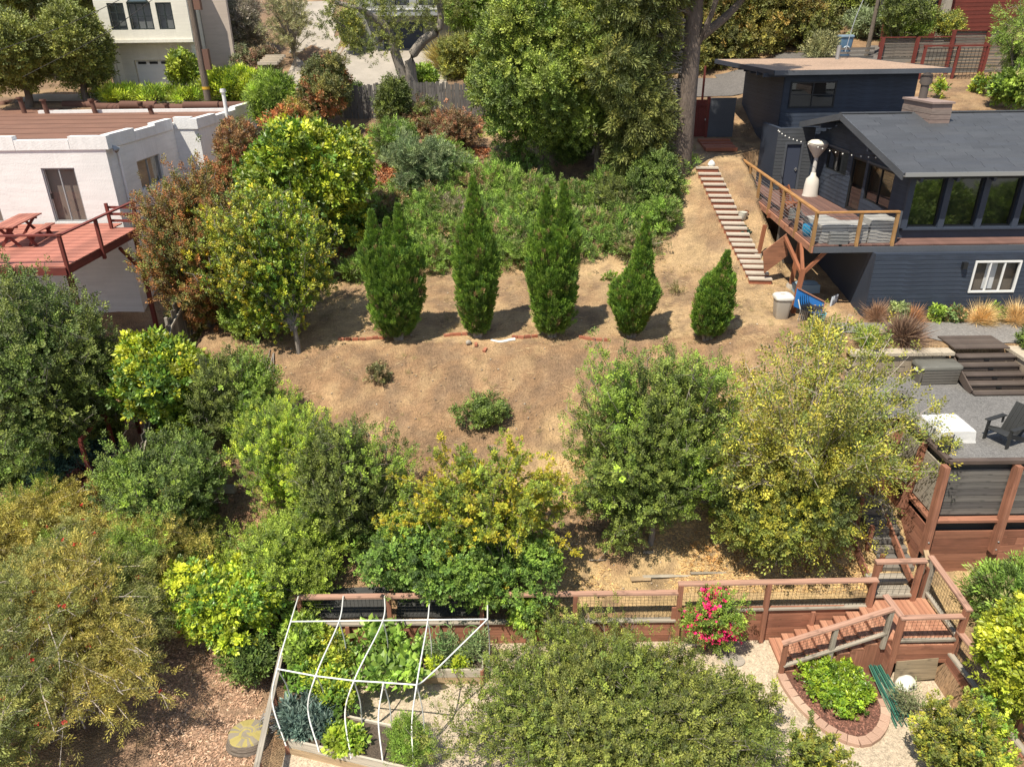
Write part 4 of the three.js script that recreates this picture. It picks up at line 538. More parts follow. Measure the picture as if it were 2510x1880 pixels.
  siding(t, 'x', zg, 12.52, 18.55, 10.0, 12.6, 1, M.navy, gw2, 0.17); siding(t, 'x', -33.8, 11.78, 13.4, yd + 0.02, 10.6, 1, [mat(0.075, 0.082, 0.095, { map: grainMap }), mat(0.07, 0.078, 0.09, { map: grainMap })], [[12.2, 12.95, yd, 9.98]], 0.15); siding(t, 'z', 12.52, -42, zg, 8.2, 12.6, -1, M.navy, [], 0.17);
  windowUnit(t, 'x', zg + 0.03, ...gw2[0], 1, M.blackFrame, M.darkGlass, 2, 2, 0.06); roomBehind(t, 12.8, 18, 10.5, 12.5, -38, zg - 0.3);
  const d = part(t, 'door', box(0.62, 1.94, 0.05), mat(0.035, 0.045, 0.075), [12.57, 8.93, -33.86]); part(d, 'door_handle', merged([box(0.05, 0.14, 0.05), box(0.12, 0.03, 0.05)]), M.galv, [0.22, -0.1, 0.05]); part(t, 'door_frame', merged(wallGeo('x', -33.79, 12.16, 12.98, yd, 10.0, 0.05, [[12.25, 12.89, yd, 9.91]])), M.fascia);
  const Q = [[11.78, 12.74, -35.3], [19.6, 12.76, -35.3], [18.4, 12.98, -42.3], [10.9, 12.98, -42.3]]; const fr = pieces(t, 'flat_roof'); part(fr, 'roof_gravel', sheet(Q.map(p => [p[0], p[1] + 0.09, p[2]])), M.tanGravel); for (let i = 0; i < 4; i++) { const p = Q[i], q = Q[(i + 1) % 4]; beam(fr, 'roof_fascia', p, q, 0.06, 0.2, i === 0 ? M.fascia : M.navyFlat); } part(fr, 'soffit', sheet(Q.map(p => [p[0], p[1] - 0.08, p[2]])), M.navyFlat);
  for (let i = 0; i < 7; i++) beam(fr, 'rafter_tail', [11.5, 12.62 + i * 0.03, -36 - i], [12.6, 12.62 + i * 0.03, -36 - i], 0.1, 0.16, M.navyFlat); part(fr, 'vent_pipe', limb([V(0, 0, 0), V(0.02, 0.75, 0)], 0.1, 0.1, 9), M.galv, [16.9, 12.95, -41.3]);
}
{ // its deck
  const t = thing('cedar_deck', 'raised brown plank deck with cedar rail beside the dark house', 'deck'), yd = 7.95, pl = [wood(0.2, 0.105, 0.085), wood(0.23, 0.125, 0.1), wood(0.175, 0.095, 0.08)], xl = z => lerp(10.18, 10.95, (z + 24.35) / -13.4);
  for (let i = 0; i < 23; i++) { const x = 10.26 + i * 0.142, zb = i > 10 ? -33.7 : -37.4 + i * 0.1; if (i < 6) { const z1 = Math.max(zb, -24.35 - (i + 0.4) / 6 * 0 - 13.2); part(t, 'plank', beamGeo(V(x, yd - 0.02, -24.32), V(x + 0.73 * (1 - i / 12), yd - 0.02, -37), 0.136, 0.04), pl[i % 3]); } else part(t, 'plank', box(0.136, 0.04, -24.32 - zb), pl[i % 3], [x + (i < 11 ? 0.25 * (1 - i / 12) : 0), yd - 0.02 + 0.002 * (i % 3), (-24.32 + zb) / 2]); }
  for (let i = 0; i < 6; i++) part(t, 'plank', box(7.7, 0.04, 0.136), pl[i % 3], [17.2, yd - 0.022, -24.4 - i * 0.142]);
  part(t, 'rim_joist', box(10.8, 0.19, 0.06), M.fascia, [15.6, 7.8, -24.28]); beam(t, 'rim_joist', [10.16, 7.8, -24.3], [10.92, 7.8, -37.6], 0.06, 0.22, M.tread[2]);
  beam(t, 'top_rail', [10.18, 9.05, -24.33], [10.98, 9.05, -37.8], 0.14, 0.05, M.cedar); beam(t, 'top_rail', [10.12, 9.05, -24.33], [12.86, 9.05, -24.33], 0.14, 0.05, M.cedar);
  const zs = [-24.38, -26.3, -28.2, -30, -31.8, -33.5, -35.3, -37.5]; for (const z of zs) beam(t, 'rail_post', [xl(z) - 0.02, 7.7, z], [xl(z) - 0.02, 9.02, z], 0.1, 0.1, M.cedarPost); beam(t, 'rail_post', [11.62, 7.9, -24.33], [11.62, 9.02, -24.33], 0.1, 0.1, M.cedarPost); beam(t, 'rail_post', [12.82, 7.9, -24.33], [12.82, 9.02, -24.33], 0.1, 0.1, M.cedarPost); beam(t, 'rail_post', [13.05, 7.9, -24.6], [13.05, 9.0, -24.6], 0.08, 0.08, M.fascia);
  for (let k = 0; k < 8; k++) { const y = 8.1 + k * 0.113; part(t, 'cable', limb([V(10.2, y, -24.36), V(12.85, y, -24.36)], 0.007, 0.007, 4), M.galv); part(t, 'cable', limb([V(10.2, y, -24.36), V(10.96, y, -37.5)], 0.007, 0.007, 4), M.galv); part(t, 'cable', limb([V(12.85, y, -24.36), V(13.05, y, -24.62)], 0.007, 0.007, 4), M.galv); }
  beam(t, 'support_post', [9.8, 5.2, -24.25], [10.02, 7.1, -24.42], 0.14, 0.14, M.redPost); beam(t, 'brace', [10.02, 6.95, -24.42], [10.2, 7.72, -25.4], 0.11, 0.11, M.redPost); beam(t, 'brace', [10.02, 6.95, -24.42], [10.7, 7.72, -24.42], 0.11, 0.11, M.redPost); beam(t, 'brace', [10.0, 6.9, -24.4], [9.98, 7.7, -26.4], 0.11, 0.11, M.redPost);
  for (const [u, v] of [[757.5, 257], [743.5, 216], [790, 287]]) { const p = onGround(u, v); beam(t, 'support_post', [p.x, p.y - 0.2, p.z], [p.x + 0.12, 7.75, p.z], 0.13, 0.13, M.redPost); part(t, 'post_footing', loft([[0, 0.17, 0.17], [0.18, 0.14, 0.14]], 12), M.concrete, [p.x, p.y - 0.05, p.z]); }
  for (const z of [-25.5, -27.5, -29.5, -31.5]) beam(t, 'joist', [10.3, 7.78, z], [13.4, 7.78, z], 0.05, 0.18, M.redPost);
}
{ // on the deck
  const h = thing('patio_heater', 'patio heater wrapped in a white cover on the deck', 'patio heater', [13.05, 7.95, -32.4]); part(h, 'skirt_cover', loft([[0, 0.34, 0.3], [0.1, 0.31, 0.3], [0.45, 0.3, 0.27], [0.72, 0.26, 0.22], [0.85, 0.12, 0.12], [0.98, 0.1, 0.1]], 22), mat(0.62, 0.58, 0.52)); part(h, 'pole', limb([V(0, 0.95, 0), V(0.02, 1.62, 0)], 0.085, 0.085, 10), mat(0.5, 0.48, 0.46)); part(h, 'hood_cover', loft([[1.6, 0.09, 0.09], [1.85, 0.26, 0.26], [2.1, 0.42, 0.42], [2.2, 0.43, 0.43], [2.3, 0.3, 0.3], [2.33, 0.05, 0.05]], 24), mat(0.62, 0.57, 0.5));
  const s = thing('string_lights', 'unlit string of white bulbs hung below the gable', 'string lights'), W = [atZ(777.5, 128, -32.9), atZ(783.5, 133, -32.7), atZ(793, 137.5, -32.5), atZ(802.5, 140.5, -32.3), atZ(824.5, 147.5, -31.4), atZ(840, 151.5, -30.2), atZ(862, 154.5, -28.4), atZ(880, 156, -27)], cv = curve(W, 34);
  part(s, 'cord', limb(cv, 0.008, 0.008, 4), M.wire); for (let i = 1; i < 34; i += 1.9) { const p = cv[Math.floor(i)]; part(s, 'bulb', new THREE.SphereGeometry(0.03, 8, 6), M.pvc, [p.x, p.y - 0.06, p.z]); }
  const cov = (name, label, x, z, w, hh, d, seed, m, turn = 0) => single(name, label, 'covered furniture', coverGeo(w, hh, d, seed), m, [x, 7.955, z], [0, turn, 0]);
  cov('covered_sofa', 'grey covered seat at the deck corner behind the cedar rail', 10.95, -24.95, 0.95, 0.62, 0.75, 1, M.canvasPale, 0.05); cov('covered_sofa', 'dark grey folded cover piled low in front of the covered seats', 11.05, -24.52, 0.62, 0.42, 0.28, 2, M.canvasGrey, 0.02); cov('covered_sofa', 'pale grey covered middle seat beside the rail post', 11.72, -24.95, 0.66, 0.6, 0.8, 3, M.canvasPale, -0.05); cov('covered_sofa', 'grey covered chair further back on the deck', 11.0, -25.95, 0.85, 0.55, 0.8, 4, M.canvasPale, 0.2); cov('covered_table', 'large covered grill with slumping pale top by the rail end', 12.55, -24.98, 0.95, 0.78, 0.85, 5, M.canvasPale, 0.08);
  single('blue_tub', 'bright blue tub behind the deck rail', 'tub', loft([[0, 0.2, 0.2], [0.2, 0.25, 0.25], [0.38, 0.24, 0.24], [0.4, 0.18, 0.18]], 18), mat(0.02, 0.22, 0.4, { roughness: 0.4 }), [10.5, 7.955, -25.6]);
  const coil = []; for (let i = 0; i < 7; i++) coil.push(new THREE.TorusGeometry(0.3 - 0.02 * i, 0.022, 6, 20).rotateX(1.2 + 0.05 * i).translate(0, 0.28 + 0.05 * i, -0.05 * i)); single('wire_chair', 'dark looped wire chair against the deck rail', 'chair', merged(coil), M.canvasGrey, [10.5, 7.955, -26.9]);
  const c = thing('slat_chair', 'orange-brown slatted folding chair beside the deck rail', 'chair', [10.95, 7.955, -29.1], 0.5); for (let i = 0; i < 9; i++) part(c, 'slat', box(0.5, 0.05, 0.02), M.redPost, [0, 0.35 + i * 0.075, -0.2 - i * 0.02]); for (let i = 0; i < 5; i++) part(c, 'slat', box(0.5, 0.02, 0.06), M.redPost, [0, 0.42, 0.2 - i * 0.08]); for (const x of [-0.25, 0.25]) { part(c, 'leg', beamGeo(V(x, 0, 0.25), V(x, 1.02, -0.38), 0.03, 0.05), M.redPost); part(c, 'leg', beamGeo(V(x * 0.9, 0, -0.3), V(x * 0.9, 0.44, 0.22), 0.03, 0.05), M.redPost); }
}
{ // under and beside the deck
  const t = thing('waste_bin', 'pale grey slim waste bin with open lid beside the deck post', 'waste bin', [9.32, H(9.32, -24) - 0.02, -24]); part(t, 'body', loft([[0, 0.22, 0.2, 5], [0.72, 0.28, 0.26, 5]], 32, false), mat(0.4, 0.37, 0.33, { roughness: 0.5 })); part(t, 'lid', loft([[0.7, 0.31, 0.29, 5], [0.78, 0.32, 0.3, 5], [0.84, 0.27, 0.25, 4], [0.87, 0.16, 0.13, 4], [0.82, 0.12, 0.09, 4]], 32, false, false), mat(0.62, 0.6, 0.56, { roughness: 0.45 })); part(t, 'lid_opening', loft([[0.8, 0.13, 0.1, 4], [0.82, 0.125, 0.095, 4]], 20), mat(0.2, 0.15, 0.09));
  const P = (a, b, c, d, z, th) => { const s = new THREE.Shape([a, b, c, d].map(p => new THREE.Vector2(...p))); return [s, { depth: th, bevelEnabled: true, bevelSize: 0.006, bevelThickness: 0.006, bevelSegments: 1 }, z]; };
  { const [s, o] = P([10.04, 7.8], [9.28, 7.14], [9.43, 6.33], [10.19, 6.99], 0, 0.03); single('plywood_sheet', 'tilted rust-brown plywood sheet leaning under the deck edge', 'plywood sheet', new THREE.ExtrudeGeometry(s, o), wood(0.36, 0.16, 0.09), [0, 0, -26.5]); }
  { const [s, o] = P([0.03, 0.98], [1.0, 0.5], [0.9, 0.0], [-0.04, 0.36], 0, 0.04); s.holes.push(new THREE.Path().absarc(0.68, 0.34, 0.075, 0, 6.2832, true)); const b = thing('game_board', 'blue beanbag game board with a hole leaning below the deck', 'game board', [9.82, 5.5, -24.1]); part(b, 'panel', new THREE.ExtrudeGeometry(s, o), mat(0.02, 0.14, 0.42, { roughness: 0.5 }), [0, 0, 0], [-0.15, 0, 0]); part(b, 'trim', merged([beamGeo(V(0.03, 1.0, -0.1), V(1.0, 0.52, -0.03), 0.08, 0.03), beamGeo(V(1.02, 0.5, -0.03), V(0.92, 0, 0.03), 0.08, 0.03)]), M.tread[0]); part(b, 'white_strip', box(0.035, 0.36, 0.01), M.pvc, [0.12, 0.45, 0.02], [-0.15, 0, 0.3]); }
  const mk = (i) => { const c = thing('stacked_chair', 'black curved stacking chair in the stack before the blue game board', 'chair', [10.05 + i * 0.075, 5.52 + i * 0.012, -23.62 - i * 0.02], -0.4, 'stack of black chairs'); const pts = curve([[0.25, 0.42, 0.2], [0, 0.4, 0.2], [-0.2, 0.48, 0.2], [-0.28, 0.85, 0.2]], 10), pos = []; for (let k = 0; k < 10; k++) { const a = pts[k], b = pts[k + 1]; pos.push(a.x, a.y, -0.2, b.x, b.y, -0.2, b.x, b.y, 0.2, a.x, a.y, -0.2, b.x, b.y, 0.2, a.x, a.y, 0.2); } const g = new THREE.BufferGeometry(); g.setAttribute('position', new THREE.Float32BufferAttribute(pos, 3)); g.computeVertexNormals(); part(c, 'seat_shell', g, mat(0.03, 0.03, 0.032, { roughness: 0.5 })); for (const [x, z] of [[0.22, 0.18], [0.22, -0.18], [-0.2, 0.18], [-0.2, -0.18]]) part(c, 'leg', limb([V(x * 1.15, 0, z), V(x, 0.42, z)], 0.014, 0.014, 5), M.galv); }; for (let i = 0; i < 5; i++) mk(i);
  single('cyan_basket', 'small cyan wire basket beside the black chair stack', 'basket', merged([0, 1, 2, 3].map(i => new THREE.TorusGeometry(0.13 + 0.012 * i, 0.012, 5, 18).rotateX(Math.PI / 2).translate(0, 0.05 + i * 0.08, 0))), mat(0.05, 0.4, 0.5), [10.55, 5.5, -23.62]);
  const pv = thing('pipe_cluster', 'short white pipe stubs against the dark under-deck wall', 'pipes', [11.4, 5.5, -24.9]); for (let i = 0; i < 4; i++) part(pv, 'pipe_stub', limb([V(i * 0.1, 0, -0.1 * i), V(i * 0.1 + 0.03, 0.42, -0.1 * i)], 0.035, 0.035, 8), mat(0.45, 0.5, 0.58));
  const jn = thing('tarp_bundle', 'pale blue tarp bundle stored in the shade under the deck', 'tarp', [10.9, 5.55, -26.2]); part(jn, 'cloth', coverGeo(0.9, 0.5, 0.6, 12, 0.1), mat(0.22, 0.3, 0.36));
  for (const [u, v, l] of [[742, 219, 'white bucket at the foot of the rear deck post']]) { const p = onGround(u, v); single('bucket', l, 'bucket', loft([[0, 0.14, 0.14], [0.3, 0.18, 0.18], [0.31, 0.19, 0.19], [0.28, 0.16, 0.16], [0.04, 0.12, 0.12]], 18, false), mat(0.55, 0.53, 0.46), [p.x, p.y - 0.01, p.z]); }
  for (let i = 0; i < 4; i++) { const p = onGround(741 + i * 2.2, 228 + i * 2.4); single('green_bottle', 'dark green bottle lying beside the brick steps', 'bottle', merged([limb([V(-0.24, 0.06, 0), V(0.14, 0.06, 0)], 0.055, 0.055, 9), limb([V(0.14, 0.06, 0), V(0.27, 0.06, 0)], 0.05, 0.018, 9)]), mat(0.03, 0.06, 0.045, { roughness: 0.35 }), [p.x, p.y, p.z], [0, 0.35 + i * 0.1, 0.1], 'green bottles by the steps'); }
}
{ // brick-edged steps climbing beside the deck
  const t = thing('brick_steps', 'long flight of brick-nosed concrete steps beside the deck', 'steps'), n = 21; for (let i = 0; i < n; i++) { const f = i / (n - 1), u = lerp(760, 707, Math.pow(f, 0.95)), v = lerp(283, 172, f), p = onGround(u, v), w = lerp(0.62, 0.72, f); part(t, 'tread', box(w * 1.35, 0.06, 0.31), mat(0.58, 0.5, 0.41, { map: mottleMap }), [p.x, p.y + 0.17, p.z - 0.06], [0, -0.12, 0]); part(t, 'brick_riser', box(w * 1.33, 0.2, 0.24), M.brick[i % 3], [p.x, p.y + 0.04, p.z - 0.06], [0, -0.12, 0]); }
  const g = thing('red_gate', 'dark red plank gate at the top of the brick steps', 'gate', [0, 0, 0]); for (let i = 0; i < 8; i++) part(g, 'plank', box(0.12, 1.75, 0.03), M.redPaint, [8.88 + i * 0.125, 10.5, -38.9]); beam(g, 'gate_rail', [8.8, 11.1, -38.86], [9.85, 11.1, -38.86], 0.04, 0.1, M.redPaint); beam(g, 'gate_post', [9.9, 9.4, -38.9], [9.9, 11.5, -38.9], 0.14, 0.14, M.redPaint); beam(g, 'gate_post', [9.62, 11.3, -39.1], [9.62, 12.9, -39.1], 0.09, 0.09, M.redPaint); part(g, 'latch', box(0.04, 0.08, 0.05), M.galv, [9.8, 10.45, -38.85]);
  const k = thing('grey_gate_panel', 'plain grey solid panel closing the side passage', 'gate panel'); part(k, 'panel', box(1.3, 1.8, 0.06), M.fascia, [10.6, 10.5, -38.9]); part(k, 'cap', box(1.34, 0.05, 0.1), M.fascia, [10.6, 11.42, -38.9]);
  const s = thing('upper_brick_steps', 'shaded brick landing steps in front of the red gate', 'steps'); for (let i = 0; i < 4; i++) part(s, 'step', box(1.5, 0.16, 0.45), M.brick[i % 3], [10.1, H(10, -36.6 - i * 0.45) + 0.06, -36.6 - i * 0.45]);
  const p = onGround(711, 168); single('white_bag', 'crumpled white plastic bag on the shaded steps', 'bag', loft([[0, 0.14, 0.1], [0.1, 0.18, 0.14], [0.2, 0.12, 0.1], [0.28, 0.03, 0.03]], 9), M.pvc, [p.x, p.y + 0.05, p.z]);
}
// ---------- patio: block wall, wooden steps, furniture ----------
{
  const t = thing('block_wall', 'low tan concrete-block garden wall with pale capstones', 'wall'), r = rng(2); for (let c = 0; c < 4; c++) for (let i = 0; i < 8; i++) { const w = 0.4, x = 10.5 + i * w + (c % 2) * 0.2; if (x > 13.4) continue; part(t, 'block', box(w - 0.012, 0.178, 0.3), M.block[Math.floor(r() * 3)], [x + w / 2, 4.69 + c * 0.184, -21.15 + 0.02 * (r() - 0.5)]); } for (let i = 0; i < 8; i++) part(t, 'capstone', box(0.39, 0.1, 0.4), M.cap, [10.72 + i * 0.4, 5.4, -21.12 + 0.015 * r()]);
  for (let c = 0; c < 4; c++) for (let i = 0; i < 6; i++) part(t, 'block', box(0.3, 0.178, 0.388), M.block[Math.floor(r() * 3)], [15.75 + 0.0 * c, 4.69 + c * 0.184, -21.4 + i * 0.4]); for (let i = 0; i < 6; i++) part(t, 'capstone', box(0.4, 0.1, 0.39), M.cap, [15.75, 5.4, -21.4 + i * 0.4]);
  const s = thing('wooden_steps', 'dark brown wooden steps down to the gravel patio', 'steps'), dk = [wood(0.115, 0.085, 0.07), wood(0.13, 0.1, 0.082), wood(0.1, 0.075, 0.062)]; for (let i = 0; i < 7; i++) part(s, 'plank', box(1.72, 0.04, 0.138), dk[i % 3], [14.6, 5.53, -21.1 - i * 0.146]);
  for (let i = 0; i < 5; i++) { const y = 5.35 - i * 0.175, z = -20.9 + i * 0.29; for (let k = 0; k < 2; k++) part(s, 'tread_board', box(1.76, 0.04, 0.145), dk[(i + k) % 3], [14.65, y, z - 0.07 + k * 0.15]); part(s, 'riser', box(1.7, 0.13, 0.03), dk[2], [14.65, y - 0.085, z + 0.1]); part(s, 'step_light', box(0.16, 0.05, 0.03), M.blackFrame, [14.65, y - 0.075, z + 0.125]); }
  for (const x of [13.75, 15.55]) part(s, 'stringer', beamGeo(V(x, 5.2, -21.1), V(x, 4.62, -19.75), 0.04, 0.26), dk[0]);
  const b = thing('deck_box', 'grey-brown plastic storage box on the gravel patio', 'storage box', [13.13, 4.6, -20.72], 0.03); part(b, 'body', loft([[0, 0.6, 0.29, 9], [0.5, 0.63, 0.32, 9]], 44), M.boxGrey); for (let i = 0; i < 5; i++) part(b, 'front_panel', box(1.12, 0.075, 0.02), M.boxGrey, [0, 0.07 + i * 0.092, 0.31 + 0.006 * i]); part(b, 'lid', loft([[0.5, 0.66, 0.35, 9], [0.58, 0.66, 0.35, 9], [0.63, 0.6, 0.3, 8]], 44), M.boxLid); part(b, 'handle', box(0.02, 0.06, 0.2), M.pvc, [-0.635, 0.4, 0]);
  single('covered_fire_table', 'square table under a bright white cover on the patio', 'covered table', coverGeo(0.98, 0.35, 0.98, 9, 0.03), mat(0.74, 0.73, 0.71, { map: mottleMap }), [11.72, 4.6, -17.4], [0, 0.02, 0]);
  const dkc = mat(0.035, 0.036, 0.036, { roughness: 0.55, map: grainMap }); const ad = (label, x, z, turn) => { const c = thing('adirondack_chair', label, 'chair', [x, 4.6, z], turn); for (let i = 0; i < 6; i++) part(c, 'seat_slat', box(0.52, 0.022, 0.085), dkc, [0, 0.36 - i * 0.03, 0.3 - i * 0.095], [0.3, 0, 0]); for (let i = 0; i < 5; i++) part(c, 'back_slat', box(0.1, 0.8, 0.022), dkc, [-0.22 + i * 0.11, 0.58, -0.42], [-0.42, 0, 0]); part(c, 'back_rail', box(0.56, 0.06, 0.03), dkc, [0, 0.55, -0.44], [-0.42, 0, 0]); for (const s2 of [-1, 1]) { part(c, 'armrest', box(0.13, 0.025, 0.72), dkc, [s2 * 0.34, 0.56, -0.02]); part(c, 'leg', box(0.04, 0.56, 0.1), dkc, [s2 * 0.31, 0.28, 0.28]); part(c, 'leg', beamGeo(V(s2 * 0.27, 0.02, -0.62), V(s2 * 0.27, 0.36, 0.3), 0.03, 0.12), dkc); part(c, 'arm_support', box(0.03, 0.2, 0.06), dkc, [s2 * 0.31, 0.46, -0.3]); } };
  ad('dark wooden adirondack chair at the patio edge, cut by the frame', 13.0, -16.95, -1.15); { const b2 = thing('planter_box', 'low dark planter trough at the patio corner by the white table', 'planter', [11.38, 4.6, -16.75], 0.95); part(b2, 'trough', merged([box(0.95, 0.24, 0.03).translate(0, 0.14, 0.13), box(0.95, 0.24, 0.03).translate(0, 0.14, -0.13), box(0.03, 0.24, 0.29).translate(0.46, 0.14, 0), box(0.03, 0.24, 0.29).translate(-0.46, 0.14, 0)]), dkc); part(b2, 'soil', box(0.88, 0.02, 0.22), M.soil, [0, 0.2, 0]); }
  const q = thing('side_table', 'small dark square stool on the patio behind the golden tree', 'stool', [11.35, 4.6, -19.2]); part(q, 'top', box(0.42, 0.04, 0.42), M.boxGrey, [0, 0.3, 0]); for (const [x, z] of [[-0.16, -0.16], [0.16, -0.16], [-0.16, 0.16], [0.16, 0.16]]) part(q, 'leg', box(0.04, 0.29, 0.04), M.boxGrey, [x, 0.145, z]);
  const f = onGround(893, 345); void f;
}
{ // timber retaining screen under the patio
  const t = thing('patio_retaining_wall', 'timber retaining wall with grey screen boards and red raked posts', 'retaining wall'), r = rng(6), z = -15.95, gd = M.greyDark, br = wood(0.12, 0.085, 0.07);
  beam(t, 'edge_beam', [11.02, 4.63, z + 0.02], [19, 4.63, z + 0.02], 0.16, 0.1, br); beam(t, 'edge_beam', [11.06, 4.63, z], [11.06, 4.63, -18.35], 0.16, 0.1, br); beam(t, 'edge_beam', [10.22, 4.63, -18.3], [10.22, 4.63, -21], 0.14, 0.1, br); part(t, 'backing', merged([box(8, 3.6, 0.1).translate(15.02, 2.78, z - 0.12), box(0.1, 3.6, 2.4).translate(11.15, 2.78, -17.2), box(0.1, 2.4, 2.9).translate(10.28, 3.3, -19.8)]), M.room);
  for (let i = 0; i < 7; i++) { const y = 2.98 + i * 0.2; let x = 11.05; while (x < 18) { const w = 1.75 + (x === 11.05 ? 0 : 0.1); part(t, 'screen_board', box(w - 0.01, 0.186, 0.03), gd[Math.floor(r() * 3)], [x + w / 2, y + 0.09, z - 0.03 + 0.006 * r()]); x += w; } part(t, 'screen_board', box(0.03, 0.186, 2.35), M.greyWood, [11.04, y + 0.09, -17.15 + 0.004 * i]); }
  beam(t, 'ledge', [10.95, 2.88, z + 0.08], [19, 2.88, z + 0.08], 0.2, 0.08, M.red[0]); beam(t, 'ledge', [10.98, 2.88, z + 0.1], [10.98, 2.88, -18.3], 0.2, 0.08, M.red[1]);
  for (let i = 0; i < 6; i++) { let x = 11.0; while (x < 18) { const w = 2.4 - (x === 11.0 ? 0.5 * (i % 2) : 0); part(t, 'red_board', box(w - 0.012, 0.238, 0.05), M.red[Math.floor(r() * 3)], [x + w / 2, 1.15 + i * 0.245, z + 0.04 + 0.006 * r()]); x += w; } part(t, 'red_board', box(0.05, 0.238, 2.4), M.red[i % 3], [10.94, 1.3 + i * 0.245, -17.2]); }
  for (const x of [10.92, 12.75, 14.65]) { beam(t, 'raked_post', [x, 4.56, z + 0.12], [x - 0.04, 1.95, z + 0.26], 0.22, 0.14, M.red[1]); for (const y of [2.35, 2.1]) part(t, 'bolt', limb([V(x - 0.04, y, z + 0.32), V(x - 0.04, y, z + 0.37)], 0.025, 0.025, 8), M.galv); }
  for (const zz of [-17.0, -18.2]) beam(t, 'raked_post', [10.98, 4.56, zz], [10.82, 2.3, zz], 0.14, 0.14, M.red[0]);
  for (let i = 0; i < 3; i++) part(t, 'wing_board', beamGeo(V(10.9, 1.35 + i * 0.28, -15.75), V(10.62, 1.35 + i * 0.28, -14.95), 0.04, 0.27), M.greyWood); beam(t, 'wing_cap', [10.92, 2.1, -15.75], [10.62, 2.1, -14.93], 0.12, 0.05, M.tanWood); beam(t, 'wing_post', [10.62, 0.9, -14.93], [10.62, 2.1, -14.93], 0.12, 0.12, M.red[2]);
  const s = thing('timber_steps', 'weathered railway-sleeper steps climbing beside the retaining wall', 'steps'); for (let i = 0; i < 8; i++) { const f = i / 7, p = atY(lerp(896, 872, f), lerp(566, 500, f), 1.22 + i * 0.2); part(s, 'sleeper', box(0.86, 0.16, 0.26), i % 2 ? M.greyDark[1] : worn(0.24, 0.21, 0.18), [p.x, p.y, p.z], [0, 0.08 * Math.sin(i * 3), 0]); if (i % 3 === 0) beam(s, 'rail_post', [p.x - 0.5, p.y - 0.4, p.z + 0.1], [p.x - 0.5, p.y + 0.5, p.z + 0.1], 0.1, 0.1, M.red[2]); }
  beam(s, 'stringer', [9.55, 1.0, -15.2], [9.05, 2.9, -17.8], 0.06, 0.22, M.red[2]); beam(s, 'stringer', [10.55, 1.2, -15.2], [10.2, 2.9, -17.8], 0.06, 0.22, M.red[1]);
}
